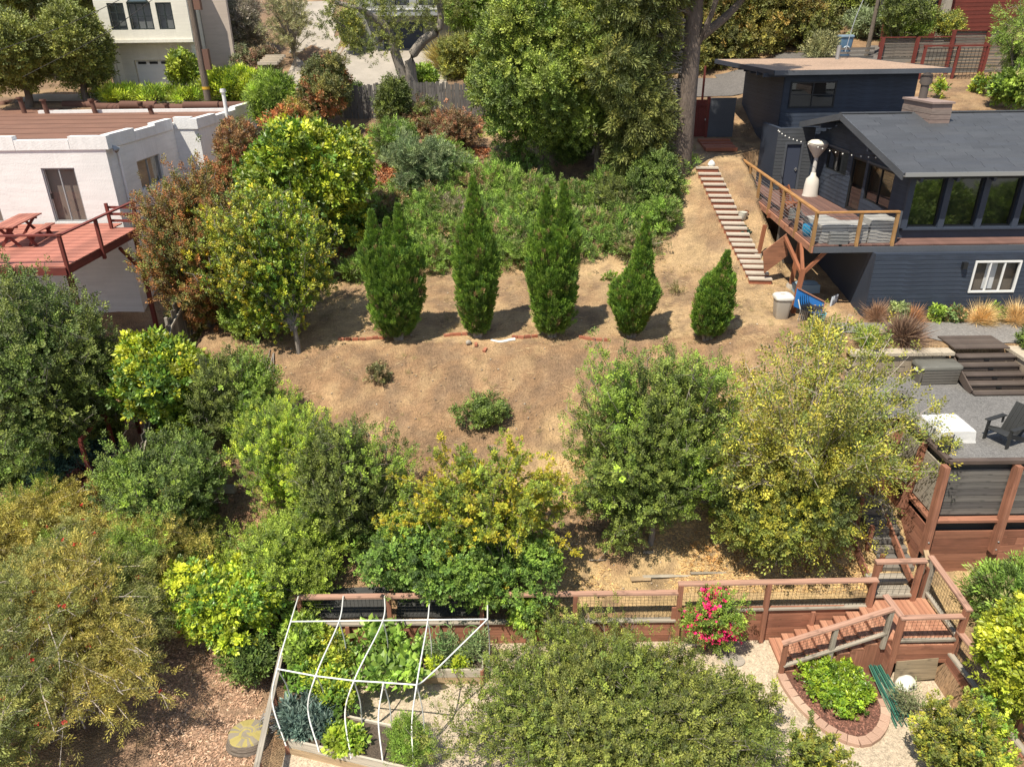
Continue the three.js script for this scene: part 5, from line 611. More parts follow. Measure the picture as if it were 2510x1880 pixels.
// ---------- across the street, upper right ----------
{
  const t = thing('slat_fence', 'tall red-framed slat fence stepping along the street bank', 'fence'), r = rng(7), a = V(18.8, 0, -42), b = V(27.5, 0, -42), tops = x => x < 22.9 ? 14.0 : 14.3;
  for (let i = 0; i < 5; i++) { const x0 = 19.3 + i * 1.8; beam(t, 'fence_post', [x0, 11.4 + (i < 2 ? 0.9 : 0), -41.85], [x0 + 0.05, tops(x0) + 0.02, -41.85], 0.16, 0.14, M.redPaint); for (let k = 0; k < 17; k++) { const y = tops(x0 + 0.1) - 0.1 - k * 0.145; if (y < 11.7) continue; part(t, 'slat', box(1.78, 0.124, 0.025), k < 5 ? M.oldFence[k % 3] : M.oldFence[(k + i) % 4], [x0 + 0.9, y, -42 + 0.01 * r()]); } beam(t, 'fence_cap', [x0 - 0.05, tops(x0 + 0.1) + 0.02, -41.95], [x0 + 1.85, tops(x0 + 0.1) + 0.02, -41.95], 0.14, 0.05, M.redPaint); }
  for (let k = 0; k < 4; k++) part(t, 'slat', box(2.0, 0.11, 0.03), M.greyDark[k % 3], [18.2, 13.5 - k * 0.2, -42.3]);
  const f = thing('red_trellis', 'open red timber trellis with wire standing before the slat fence', 'trellis'); for (const x of [21.2, 22.9, 24.4]) beam(f, 'post', [x - 0.15, 10.9, -40.9], [x, 13.6, -41.0], 0.12, 0.12, M.redPaint); beam(f, 'top_rail', [21.1, 13.62, -41], [24.5, 13.62, -41], 0.12, 0.08, M.redPaint); beam(f, 'low_rail', [21.0, 11.5, -40.92], [24.3, 11.5, -40.92], 0.08, 0.08, M.redPaint); wirePanel(f, [21.2, 11.6, -40.95], [24.3, 11.6, -40.95], [21.25, 13.5, -41], [24.35, 13.5, -41], 0.2, 0.012);
  const p = atZ(843, 53, -46.4), w = thing('recycling_bin', 'blue wheeled recycling bin with a pale curved emblem by the street', 'bin', [p.x, p.y - 0.2, p.z]); part(w, 'body', loft([[0, 0.3, 0.28, 6], [1.05, 0.38, 0.36, 6]], 32, false), mat(0.1, 0.19, 0.3, { roughness: 0.5 })); part(w, 'lid', loft([[1.03, 0.4, 0.4, 6], [1.1, 0.4, 0.4, 6], [1.16, 0.34, 0.34, 6]], 32), mat(0.14, 0.2, 0.26)); part(w, 'emblem', new THREE.TorusGeometry(0.16, 0.04, 6, 16, Math.PI).translate(0, 0.4, 0), mat(0.5, 0.56, 0.6), [0.02, 0, 0.34], [-0.06, 0, 0]);
  const h = thing('red_house', 'dark red board house at the upper right corner', 'house'), z = -49; part(h, 'wall', merged(wallGeo('x', z, 22.5, 34, 13, 19, 0.3, [[23.8, 25.6, 14.2, 17.5]])), mat(0.19, 0.035, 0.022, { map: grainMap })); for (let i = 0; i < 18; i++) part(h, 'cladding_board', box(8.3, 0.2, 0.04), i % 2 ? wood(0.2, 0.038, 0.024) : wood(0.17, 0.032, 0.02), [29.85, 13.9 + i * 0.215, z + 0.18]); part(h, 'porch_post', box(0.45, 5, 0.35), M.greyWood, [25.7, 15.6, z + 0.6]); part(h, 'porch_post', box(0.2, 5, 0.2), M.redPaint, [22.7, 15.6, z + 0.5], [0, 0, -0.03]); windowUnit(h, 'x', z + 0.05, 23.8, 25.4, 14.2, 17.5, 1, M.blackFrame, M.darkGlass, 2, 3, 0.08); roomBehind(h, 23, 26, 14, 18, -51, z - 0.2);
  const q = thing('timber_kerb', 'brown sleeper retaining edge above the blue bin', 'retaining edge'); for (let i = 0; i < 2; i++) { const c = atZ(907, 27 + i * 5, -47.5); part(q, 'sleeper', box(1.9, 0.24, 0.2), wood(0.25, 0.16, 0.1), [c.x, c.y, c.z], [0, 0, -0.06]); part(q, 'stake', box(0.14, 0.5, 0.14), wood(0.25, 0.16, 0.1), [c.x - 0.8, c.y - 0.05, c.z + 0.15]); }
  const pp = thing('street_pole', 'slim dark timber pole beside the red house porch', 'pole', [20.9, H(20.9, -47), -47]); part(pp, 'pole', limb([V(0, -0.3, 0), V(0.35, 8, 0)], 0.13, 0.11, 8), M.bark); part(pp, 'yellow_marker', box(0.18, 0.35, 0.1), mat(0.4, 0.3, 0.05), [4.2, 1.3, 0.3]); pipe(pp, 'cable', [[0.3, 6, 0], [-2.2, 2.2, 3], [-3.6, 0.4, 5.6]], 0.02, M.galv, 12, 5);
}
// ---------- lower garden: mesh fence on a retaining wall ----------
{
  const t = thing('mesh_fence', 'long red timber and wire mesh fence on a retaining wall', 'fence'), z = -14.65, r = rng(14);
  for (let i = 0; i < 5; i++) { let x = -5.75; while (x < 9.05) { if (i < 3 || x > 4) { const w = Math.min(2.45, 9.1 - x); part(t, 'wall_board', box(w - 0.012, 0.219, 0.045), M.red[Math.floor(r() * 3)], [x + w / 2, 0.1 + i * 0.232, z + 0.01 + 0.008 * r()]); } x += 2.45; } }
  beam(t, 'sill', [-5.6, 0.735, z + 0.02], [4.2, 0.735, z + 0.02], 0.15, 0.05, M.greyWood); beam(t, 'sill', [4.25, 1.06, z + 0.02], [9.1, 1.12, z + 0.02], 0.15, 0.05, M.greyWood);
  beam(t, 'top_rail', [-5.75, 1.62, z], [4.25, 1.62, z], 0.16, 0.05, M.rail); beam(t, 'top_rail', [4.15, 1.9, z], [9.2, 1.95, z], 0.16, 0.05, M.rail);
  for (const [x, y] of [[-5.5, 1.6], [-3.22, 1.6], [-0.85, 1.6], [1.55, 1.6], [4.22, 1.9], [6.45, 1.92], [9.1, 1.95]]) { beam(t, 'fence_post', [x, 0, z + 0.09], [x, y, z + 0.03], 0.13, 0.11, M.red[1]); } for (const x of [-4.35, -2.0, 0.4, 2.9, 7.7]) beam(t, 'wall_stud', [x, 0, z + 0.09], [x, x > 4 ? 1.0 : 0.7, z + 0.06], 0.12, 0.1, M.red[0]);
  const px = [-5.5, -3.22, -0.85, 1.55, 4.22]; for (let i = 0; i < 4; i++) wirePanel(t, [px[i], 0.78, z], [px[i + 1], 0.78, z], [px[i], 1.58, z], [px[i + 1], 1.58, z], 0.1, 0.004); wirePanel(t, [4.3, 1.1, z], [6.4, 1.1, z], [4.3, 1.86, z], [6.4, 1.88, z], 0.1, 0.004); wirePanel(t, [6.5, 1.12, z], [9.0, 1.14, z], [6.5, 1.88, z], [9.0, 1.9, z], 0.1, 0.004);
}
{ // shade cloth laid behind the left fence bays
  for (const [a, b, l] of [[-5.4, -3.35, 'dark woven shade cloth behind the fence bay nearest the lime shrub'], [-3.1, -0.95, 'dark woven shade cloth behind the fence bay beside the oak']]) { const pos = [], uv = [], n = 12; const P = (i, j) => { const x = lerp(a, b, i / n), q = j / 5; return [x, 0.78 + 0.34 * q + 0.05 * fbm(x * 3, q * 3, 5, 2), -14.78 - 0.75 * q]; }; for (let i = 0; i < n; i++) for (let j = 0; j < 5; j++) for (const [s, t2] of [[0, 0], [1, 0], [1, 1], [0, 0], [1, 1], [0, 1]]) { pos.push(...P(i + s, j + t2)); uv.push(i + s, j + t2); } const g = new THREE.BufferGeometry(); g.setAttribute('position', new THREE.Float32BufferAttribute(pos, 3)); g.setAttribute('uv', new THREE.Float32BufferAttribute(uv, 2)); g.computeVertexNormals(); single('shade_cloth', l, 'shade cloth', g, mat(0.05, 0.05, 0.048, { map: mottleMap })); }
}
// ---------- stairs and landing ----------
{
  const t = thing('garden_stairs', 'red timber stair with mesh railing rising to a landing', 'stairs'), n = 8, rise = 1.15 / n, run = (9.15 - 6.66) / n;
  for (let i = 0; i < n; i++) { const x = 6.66 + i * run; for (let k = 0; k < 2; k++) part(t, 'tread_board', box(0.158, 0.04, 1.12), M.tread[(i + k) % 3], [x + 0.07 + k * 0.165, rise * (i + 1) - 0.02, -14.0]); part(t, 'riser', box(0.03, rise - 0.04, 1.08), M.red[i % 3], [x + 0.03, rise * (i + 0.5) - 0.03, -14.0]); part(t, 'step_block', box(run, rise * (i + 1) - 0.05, 0.04), M.red[(i + 1) % 3], [x + run / 2 + 0.03, (rise * (i + 1) - 0.05) / 2, -13.47]); }
  const zr = -13.42; for (const [x, y0, y1, m] of [[6.6, 0, 1.06, M.red[1]], [7.72, 0.4, 1.55, M.greyWood], [8.95, 0.9, 2.12, M.greyWood]]) beam(t, 'rail_post', [x, y0, zr], [x, y1, zr], 0.1, 0.1, m); beam(t, 'hand_rail', [6.5, 1.08, zr], [8.98, 2.14, zr], 0.14, 0.05, M.rail); beam(t, 'lower_rail', [6.62, 0.36, zr + 0.02], [8.95, 1.4, zr + 0.02], 0.09, 0.05, M.greyWood);
  wirePanel(t, [6.65, 0.4, zr], [8.9, 1.38, zr], [6.65, 1.06, zr], [8.9, 2.06, zr], 0.1, 0.004);
}
{
  const t = thing('stair_landing', 'square red timber landing with mesh railing at the stair head', 'landing'), y = 1.15; for (let i = 0; i < 11; i++) part(t, 'plank', box(0.136, 0.04, 1.62), M.tread[i % 3], [9.22 + i * 0.142 + 0.0, y - 0.02, -14.06]);
  for (let i = 0; i < 4; i++) part(t, 'skirt_board', box(1.46, 0.13, 0.04), M.red[i % 3], [9.9, 1.06 - i * 0.14, -13.26]); for (let i = 0; i < 6; i++) part(t, 'side_board', box(0.05, 0.16, 0.72), M.red[(i + 1) % 3], [9.1, 0.1 + i * 0.165, -13.62]); for (let i = 0; i < 3; i++) part(t, 'side_board', box(0.05, 0.13, 1.6), M.red[i % 3], [10.66, 1.06 - i * 0.14, -14.06]);
  for (const [x, z, h, m] of [[9.16, -13.27, 1.97, M.red[1]], [10.62, -13.27, 2.2, M.red[1]], [10.66, -14.9, 2.3, M.greyWood], [9.2, -14.8, 2.36, M.red[1]], [10.3, -14.8, 2.38, M.red[1]]]) beam(t, 'rail_post', [x, 0, z], [x, h, z], 0.12, 0.12, m);
  beam(t, 'top_rail', [9.1, 1.99, -13.27], [10.6, 2.02, -13.27], 0.14, 0.05, M.rail); beam(t, 'top_rail', [10.64, 2.24, -13.2], [10.68, 2.32, -15.1], 0.15, 0.05, M.rail); beam(t, 'top_rail', [9.14, 2.0, -13.3], [9.0, 2.13, -13.9], 0.15, 0.05, M.rail); beam(t, 'gate_head', [9.12, 2.4, -14.8], [10.4, 2.42, -14.8], 0.15, 0.06, M.rail); beam(t, 'low_rail', [9.2, 1.28, -13.27], [10.6, 1.3, -13.27], 0.08, 0.06, M.greyWood); beam(t, 'low_rail', [10.66, 1.3, -13.3], [10.68, 1.34, -14.9], 0.1, 0.06, M.greyWood); beam(t, 'low_rail', [9.25, 1.3, -14.8], [10.3, 1.32, -14.8], 0.1, 0.06, M.greyWood);
  wirePanel(t, [9.22, 1.32, -13.27], [10.56, 1.32, -13.27], [9.22, 1.95, -13.27], [10.56, 1.98, -13.27], 0.1, 0.004); wirePanel(t, [10.66, 1.34, -13.33], [10.68, 1.36, -14.84], [10.66, 2.2, -13.33], [10.68, 2.27, -14.84], 0.1, 0.004); wirePanel(t, [9.26, 1.34, -14.8], [10.24, 1.34, -14.8], [9.26, 2.36, -14.8], [10.24, 2.38, -14.8], 0.16, 0.004);
  for (let i = 0; i < 2; i++) part(t, 'back_step', box(1.0, 0.08, 0.34), M.greyWood, [9.85, 1.28 + i * 0.1, -15.0 - i * 0.36]);
  const s = new THREE.Shape([[0, 0], [1.0, 0.12], [0.98, 0.74], [-0.02, 0.64]].map(p => new THREE.Vector2(...p))); single('leaning_board', 'weathered plank panel leaning under the landing', 'board', new THREE.ExtrudeGeometry(s, { depth: 0.03, bevelEnabled: false }), worn(0.34, 0.27, 0.18), [9.3, 0.0, -13.18], [-0.1, 0, 0]);
  const sk = thing('white_sack', 'half-empty white sack with dark print slumped on the gravel', 'sack', [9.52, 0.01, -13.02], 0.3); part(sk, 'cloth', loft([[0, 0.22, 0.16, 2.4], [0.08, 0.27, 0.2, 2.6], [0.2, 0.22, 0.15, 2.4, 0.02, -0.03], [0.27, 0.1, 0.06, 2, 0.05, -0.05]], 22), mat(0.66, 0.65, 0.6)); part(sk, 'print', merged([box(0.16, 0.05, 0.004), box(0.07, 0.09, 0.004).translate(0.06, -0.01, 0)]), mat(0.09, 0.09, 0.09), [0, 0.15, 0.175], [-0.45, 0, 0.2]);
  const f = thing('side_fence', 'red timber side fence with mesh running toward the camera', 'fence'), r = rng(12), X = z => 10.5 + (z + 13.3) * 0.09; for (let i = 0; i < 4; i++) for (let k = 0; k < 2; k++) part(f, 'wall_board', box(0.045, 0.2, 1.42), M.red[Math.floor(r() * 3)], [10.5 + 0.05 * k, 0.1 + i * 0.206, -12.6 + k * 1.43]); beam(f, 'sill', [10.54, 0.86, -13.3], [10.64, 0.86, -10.4], 0.14, 0.05, M.greyWood); beam(f, 'top_rail', [10.62, 1.52, -13.3], [10.72, 1.52, -10.9], 0.15, 0.05, M.rail); for (const z of [-11.0]) beam(f, 'fence_post', [10.72, 0, z], [10.72, 1.5, z], 0.12, 0.12, M.red[1]); wirePanel(f, [10.6, 0.9, -13.2], [10.66, 0.9, -11.0], [10.62, 1.5, -13.2], [10.7, 1.5, -11.0], 0.1, 0.004); beam(f, 'top_rail', [10.82, 1.0, -10.95], [11.0, 0.95, -8.9], 0.15, 0.05, M.rail); beam(f, 'fence_post', [10.98, -0.2, -9.1], [10.98, 1, -9.1], 0.12, 0.12, M.red[1]);
}
// ---------- brick ring bed with citrus and stakes ----------
{
  const ringP = [[6.6, -13.4], [6.64, -12.96], [6.74, -12.54], [6.94, -12.1], [7.16, -11.78], [7.44, -11.55], [7.76, -11.46], [8.1, -11.58], [8.44, -11.88], [8.68, -12.28], [8.74, -12.6]], cv = new THREE.CatmullRomCurve3(ringP.map(p => V(p[0], 0, p[1]))), n = 17, t = thing('brick_ring', 'curved ring of pale pink edging bricks round the mulch bed', 'edging'), r = rng(31);
  for (let i = 0; i < n; i++) { const f = (i + 0.5) / n, p = cv.getPointAt(f), d = cv.getTangentAt(f), sh = new THREE.Shape([[-0.122, 0.1], [0.122, 0.1], [0.092, -0.1], [-0.092, -0.1]].map(q => new THREE.Vector2(...q))), g = new THREE.ExtrudeGeometry(sh, { depth: 0.1, bevelEnabled: true, bevelSize: 0.008, bevelThickness: 0.008, bevelSegments: 1 }); g.rotateX(-Math.PI / 2); part(t, 'brick', g, M.paleBrick[Math.floor(r() * 3)], [p.x, 0.012 + 0.01 * r(), p.z], [0, Math.atan2(-d.z, d.x) + Math.PI + 0.05 * (r() - 0.5), 0]); }
  structure('mulch_bed', sheet([...cv.getPoints(24).map(p => [p.x, 0.055, p.z]), [9.05, 0.055, -13.3], [8.9, 0.055, -13.45], [6.7, 0.055, -13.45]]), M.mulch);
  const s = thing('stake_bundle', 'bundle of long dark green garden stakes lying on the mulch', 'garden stakes'); for (let i = 0; i < 15; i++) { const a = V(8.75 + 0.02 * i + 0.05 * r(), 0.3 + 0.1 * r(), -14.05 + 0.1 * r()), b = V(8.72 + 0.035 * i + 0.04 * r(), 0.06 + 0.012 * (i % 3), -12.15 + 0.35 * r() - 0.0 * i); part(s, 'stake', limb([a, b], 0.014, 0.012, 6), i % 4 ? mat(0.02, 0.1, 0.075, { roughness: 0.5 }) : mat(0.06, 0.2, 0.13, { roughness: 0.5 })); }
  const c = cv.getPointAt(0.5); void c; single('stepping_stone', 'round grey rimmed plate on the gravel by the magenta shrub', 'plate', loft([[0, 0.28, 0.2], [0.04, 0.3, 0.22], [0.05, 0.28, 0.2]], 24), M.concrete, [5.55, 0.015, -13.9]);
  single('blue_pail', 'small pale blue pail half hidden by the corner bush', 'pail', loft([[0, 0.09, 0.09], [0.2, 0.12, 0.12]], 16, true), mat(0.3, 0.4, 0.5), [10.25, 0.01, -11.6]);
}
// ---------- raised beds under pipe hoops ----------
{
  const Z_ = (x, y, z) => { const ox = 620 / 2.4512, oy = 1400 / 2.4512; return atZ(ox + x / 8.461, oy + y / 8.461, z); }, Yl = (x, y, h) => { const ox = 620 / 2.4512, oy = 1400 / 2.4512; return atY(ox + x / 8.461, oy + y / 8.461, h); };
  const t = thing('hoop_frame', 'white pipe hoop frame arched over the vegetable beds', 'hoop frame'), R_ = 0.0175, zb = -13.4, bar = [320, 730, 1100, 1480, 1985].map((x, i) => Z_(x, [420, 415, 410, 405, 400][i], zb)), zp_ = [-12.05, -11.85, -11.78, -11.7, -11.55], pur = [[205, 820], [530, 880], [855, 920], [1105, 935], [1385, 955]].map((p, i) => Z_(p[0], p[1], zp_[i])), top = [385, 765, 1115, 1495, 1985].map(x => Z_(x, 205, -14.6)), base = [[280, 1470], [560, 1520], [830, 1575], [1100, 1620], [1360, 1660]].map(p => Yl(...p, 0.4)), bow = [[162, 1080, -11.75], [465, 1150, -11.6], [780, 1180, -11.5], [1062, 1230, -11.35], [1345, 1270, -11.2]].map(p => Z_(...p));
  pipe(t, 'ridge_bar', [bar[0], bar[4]], R_, M.pvc); for (let i = 0; i < 4; i++) pipe(t, 'purlin', [pur[i], pur[i + 1]], R_, M.pvc);
  const arcs = [[top[0], bar[0], pur[0], bow[0], base[0]], [top[1], bar[1], pur[1], bow[1], base[1]], [top[2], bar[2], pur[2], bow[2], base[2]], [top[3], bar[3], pur[4], bow[4], base[4]], [pur[3], bow[3], base[3]]]; for (const a of arcs) pipe(t, 'hoop', a, R_, M.pvc, 26); pipe(t, 'brace', [top[4], bar[4]], R_, M.pvc); pipe(t, 'brace', [bar[4], Z_(1440, 925, -11.75), pur[4]], R_, M.pvc, 6);
  for (const [a, p] of [[bar[1], [800, 800]], [bar[2], [1148, 745]], [bar[3], [1512, 820]], [bar[4], [1998, 810]], [pur[0], [330, 1120]], [pur[1], [612, 1110]], [pur[2], [925, 1285]], [pur[3], [1175, 1325]], [pur[4], [1455, 1390]]]) { const b = Yl(...p, 0.38); pipe(t, 'leg', [a, [lerp(a.x, b.x, 0.5) + 0.03, lerp(a.y, b.y, 0.5), lerp(a.z, b.z, 0.5) - 0.05], b], R_ * 0.85, mat(0.55, 0.55, 0.53, { roughness: 0.4 }), 6); }
  const bedWall = (t2, P, close) => { for (let i = 0; i < P.length - (close ? 0 : 1); i++) { const a = P[i], b = P[(i + 1) % P.length]; beam(t2, 'bed_board', [a[0], 0.36, a[1]], [b[0], 0.36, b[1]], 0.05, 0.24, M.paleWood); beam(t2, 'bed_board', [a[0], 0.11, a[1]], [b[0], 0.11, b[1]], 0.05, 0.22, M.tanWood); beam(t2, 'corner_post', [a[0], 0, a[1]], [a[0], 0.46, a[1]], 0.09, 0.09, M.red[1]); } };
  const P1 = [[-5.12, -11.4], [-2.22, -10.62], [-2.02, -11.5], [-3.85, -11.98], [-4.15, -13.15], [-5.5, -13.15]], b1 = thing('raised_bed', 'angled raised bed of pale boards with kale and carrots', 'raised bed'); bedWall(b1, P1, true); part(b1, 'soil', sheet(P1.map(p => [p[0], 0.42, p[1]])), M.soil);
  const P2 = [[-5.45, -13.32], [-0.82, -13.3], [-0.8, -14.08], [-5.45, -14.08]], b2 = thing('raised_bed', 'long raised bed of pale boards against the red retaining wall', 'raised bed'); bedWall(b2, P2, true); part(b2, 'soil', sheet(P2.map(p => [p[0], 0.41, p[1]])), M.soil);
  const veg = (name, label, L, kind, pal, n, o = {}) => { const r = rng(50 + L.length * 7 + n), tt = thing(name, label, o.cat ?? 'vegetable', [0, 0, 0]); const lobes = L.map(p => ({ c: V(p[0], p[1], p[2]), r: p[3] })); const pts = crownPoints(r, lobes, n, pal, { lift: 0.7, wild: 0.5, ...o }), kinds = SPRIG[kind]; kinds.forEach((g, i) => scatter(tt, 'leaves', g, leaves(0.5), pts.filter((_, k) => k % kinds.length === i))); };
  const spots = (list, h, rr) => list.map(([x, y]) => { const p = Yl(x, y, h); return [p.x, p.y, p.z, rr]; });
  veg('kale_plants', 'patch of blue-grey kale at the near end of the angled bed', spots([[330, 1170], [330, 1290], [430, 1200], [420, 1330], [540, 1140], [540, 1250], [620, 1180], [610, 1320], [480, 1100]], 0.54, 0.17), 'kale', [[0.1, 0.15, 0.12, 2], [0.15, 0.2, 0.165, 1], [0.06, 0.1, 0.08, 1]], 380, { size: 0.8 });
  veg('bean_vines', 'yellow-green bean vines in the corner of the beds', spots([[350, 930], [430, 900], [520, 980], [600, 940], [690, 960], [740, 1060], [640, 1060], [760, 1130]], 0.62, 0.24), 'broad', PAL.limeYellow, 460, { size: 0.8 });
  veg('pepper_plants', 'dark green leafy crop at the back left of the beds', spots([[350, 500], [400, 560], [340, 620], [440, 640], [480, 560], [420, 720]], 0.8, 0.3), 'broad', PAL.mid, 620, { size: 0.9 });
  veg('bean_vines', 'yellow-tipped climbing beans along the back bed', spots([[560, 580], [620, 640], [700, 620], [660, 720], [760, 690], [560, 740], [700, 810], [820, 690], [600, 810]], 0.68, 0.22), 'broad', [[0.24, 0.29, 0.03, 2], [0.42, 0.4, 0.04, 1], [0.1, 0.17, 0.025, 1]], 600, { size: 0.7 });
  veg('squash_plant', 'big-leaved squash spilling over the back bed', spots([[980, 560], [1080, 560], [1200, 550], [1020, 680], [1130, 680], [1260, 660], [1330, 660], [930, 780], [1060, 800], [1180, 790], [980, 890], [1120, 880], [1280, 900]], 0.75, 0.26), 'squash', [[0.17, 0.27, 0.04, 2], [0.23, 0.33, 0.05, 1], [0.11, 0.19, 0.035, 1]], 190, { size: 0.75 });
  veg('lettuce_plants', 'bright lettuce seedlings by the near board', spots([[690, 1400], [800, 1420], [860, 1440], [720, 1450]], 0.47, 0.14), 'broad', PAL.lime, 150, { size: 0.95 });
  veg('carrot_tops', 'feathery carrot tops at the end of the angled bed', spots([[1240, 1300], [1220, 1420], [1330, 1330], [1300, 1460], [1250, 1530], [1400, 1440], [1420, 1520], [1340, 1580]], 0.5, 0.17), 'fine', [[0.16, 0.25, 0.035, 2], [0.24, 0.32, 0.045, 1]], 800, { size: 0.55 });
  for (const [x, y, l] of [[1545, 795, 'small lime lettuce nearest the squash in the back bed'], [1755, 780, 'small lime lettuce at the far end of the back bed']]) veg('lettuce_plants', l, spots([[x, y]], 0.47, 0.1), 'broad', PAL.lime, 40, { size: 0.8 });
  veg('tomato_seedlings', 'sparse grey-green tomato seedlings inside the wire cages', spots([[1450, 680], [1640, 690], [1700, 650], [1870, 690], [1600, 740], [1900, 640]], 0.55, 0.16), 'fine', [[0.15, 0.2, 0.08, 1]], 200);
  for (const [x, y, l] of [[1460, 500, 'green wire tomato cage nearest the squash'], [1605, 490, 'green wire tomato cage in the middle'], [1848, 500, 'green wire tomato cage nearest the fence end post'], [1620, 560, 'low green wire tomato cage in front of the others']]) { const p = Yl(x, y, 1.15), g = [0, 1, 2].map(i => new THREE.TorusGeometry(0.19 - 0.03 * i, 0.008, 5, 22).rotateX(Math.PI / 2).translate(0, -0.24 * i, 0)); for (let k = 0; k < 3; k++) { const a = k * 2.1; g.push(limb([V(0.19 * Math.cos(a), 0, 0.19 * Math.sin(a)), V(0.08 * Math.cos(a), -0.72, 0.08 * Math.sin(a))], 0.006, 0.006, 4)); } single('tomato_cage', l, 'tomato cage', merged(g), mat(0.16, 0.3, 0.08), [p.x, p.y, Math.min(-13.5, p.z)]); }
  const lf = thing('bed_fence', 'grey timber and wire fence beside the vegetable beds', 'fence'); beam(lf, 'top_rail', [-5.85, 0.92, -14.6], [-5.36, 0.92, -10.2], 0.12, 0.05, M.greyWood); for (const [x, z] of [[-5.83, -14.4], [-5.6, -12.35], [-5.4, -10.5]]) beam(lf, 'fence_post', [x, 0, z], [x, 0.92, z], 0.1, 0.1, M.red[2]); wirePanel(lf, [-5.83, 0.05, -14.4], [-5.4, 0.05, -10.4], [-5.83, 0.88, -14.4], [-5.4, 0.88, -10.4], 0.07, 0.004);
  const nr = rng(3); single('wire_roll', 'crumpled roll of grey garden netting beside the beds', 'netting', merged(Array.from({ length: 26 }, () => new THREE.TorusGeometry(0.16 + 0.06 * nr(), 0.006, 4, 18).rotateX(nr() * 0.6).rotateZ(nr() * 3).translate(0.1 * nr(), 0.2 + 0.1 * nr(), 0.3 * nr()))), M.galv, [-5.7, 0.05, -12.2]);
}
{ // tree stump, logs, planks, bricks and ties about the slope
  const s = thing('tree_stump', 'broad mossy cut stump on the wood mulch', 'tree stump', [-6.12, 0.02, -11.75]); part(s, 'bark', loft([[0, 0.5, 0.46, 2.3], [0.16, 0.44, 0.4, 2.4], [0.2, 0.42, 0.38, 2.4]], 22), M.bark); const sr = rng(4); { const g = loft([[0.19, 0.43, 0.39, 2.4], [0.225, 0.4, 0.36, 2.4], [0.24, 0.2, 0.18, 2.2]], 26), q = g.attributes.position; for (let i = 0; i < q.count; i++) { const x = q.getX(i), z = q.getZ(i), k = 1 + 0.35 * (fbm(x * 3 + 5, z * 3, 8, 3) - 0.5); q.setXYZ(i, x * k, q.getY(i) + 0.07 * (fbm(x * 5, z * 5, 9, 3) - 0.5), z * k); } g.computeVertexNormals(); part(s, 'cut_face', g, mat(1, 1, 1, { map: texture(128, (u, v) => { const n = fbm(u * 5, v * 5, 12, 4, 5); return n > 0.5 ? [0.34, 0.28, 0.09] : [0.24, 0.2, 0.15]; }) })); }
  const plank = (l, u, v, w, d, turn, m, h = 0.04) => { const p = onGround(u, v); const sx = (H(p.x + 0.3, p.z) - H(p.x - 0.3, p.z)) / 0.6, sz = (H(p.x, p.z + 0.3) - H(p.x, p.z - 0.3)) / 0.6; single('loose_plank', l, 'plank', box(w, h, d), m, [p.x, p.y + h / 2 + 0.01, p.z], [Math.atan(sz), turn, Math.atan(sx)]); };
  plank('short weathered plank on wood chips below the oak', 622, 512, 0.7, 0.1, 0.05, M.greyWood); plank('long grey plank lying along the mesh fence', 666, 577, 1.3, 0.16, 0.08, M.paleWood); plank('pale board lying next to the long grey plank by the fence', 640, 579, 0.55, 0.2, 0.1, M.tanWood, 0.06); plank('thin dark lath on chips near the stairs', 708, 573, 1.0, 0.08, 0.12, M.greyWood); plank('grey offcut on the wood chips', 631, 538, 0.4, 0.14, 0.35, M.greyWood, 0.1); plank('dark offcut near the fence above the oak', 648, 553, 0.3, 0.1, 0.5, M.greyDark[1], 0.08);
  const r = rng(21), row = (lab, px) => { const t = thing('brick_edging', lab, 'edging', [0, 0, 0], 0, 'brick edging along the cypress terrace'); for (let k = 0; k < px.length - 1; k++) { const a = onGround(...px[k]), b = onGround(...px[k + 1]), L = a.distanceTo(b), n = Math.max(1, Math.round(L / 0.22)); for (let i = 0; i < n; i++) { const p = a.clone().lerp(b, (i + 0.5) / n), y = H(p.x, p.z); part(t, 'brick', box(0.2, 0.09, 0.1), M.brick[Math.floor(r() * 3)], [p.x, y + 0.03 + 0.02 * r(), p.z], [0.1 * (r() - 0.5), Math.atan2(a.z - b.z, b.x - a.x) + 0.12 * (r() - 0.5), 0.08 * (r() - 0.5)]); } } };
  row('row of half-buried red bricks from the lemon shade to the broad cypress', [[338, 340], [352, 340], [366, 340], [385, 338.5]]); row('row of half-buried red bricks reaching the tall slim cypress', [[444, 336.5], [455, 335.5], [468, 335]]); row('red bricks between the slim and twin-tipped cypresses', [[512, 337], [524, 338.5], [538, 336.5]]); row('red bricks right of the twin-tipped cypress', [[579, 338.5], [595, 340], [611, 341.5]]);
  for (const [u, v, l] of [[476, 345, 'single red brick lying below the slim cypress'], [485, 351, 'broken red brick piece on open dirt'], [468.5, 345, 'grey stone below the slim cypress']]) { const p = onGround(u, v); single(l.includes('stone') ? 'loose_stone' : 'loose_brick', l, l.includes('stone') ? 'stone' : 'brick', l.includes('stone') ? loft([[0, 0.09, 0.07, 2.5], [0.08, 0.1, 0.08, 2.5], [0.13, 0.05, 0.04, 2.2]], 9) : box(0.2, 0.08, 0.1), l.includes('stone') ? M.concrete : M.brick[1], [p.x, p.y + 0.03, p.z], [0.1, u, 0.1]); }
  { const a = onGround(491, 340.5), b = onGround(515, 340); const pts = curve([a, a.clone().lerp(b, 0.4).add(V(0, 0.03, 0.1)), b], 10).map(p => V(p.x, H(p.x, p.z) + 0.03, p.z)); single('white_hose', 'flattened white plastic hose on the brick edging', 'hose', limb(pts, 0.03, 0.06, 7), M.pvc); }
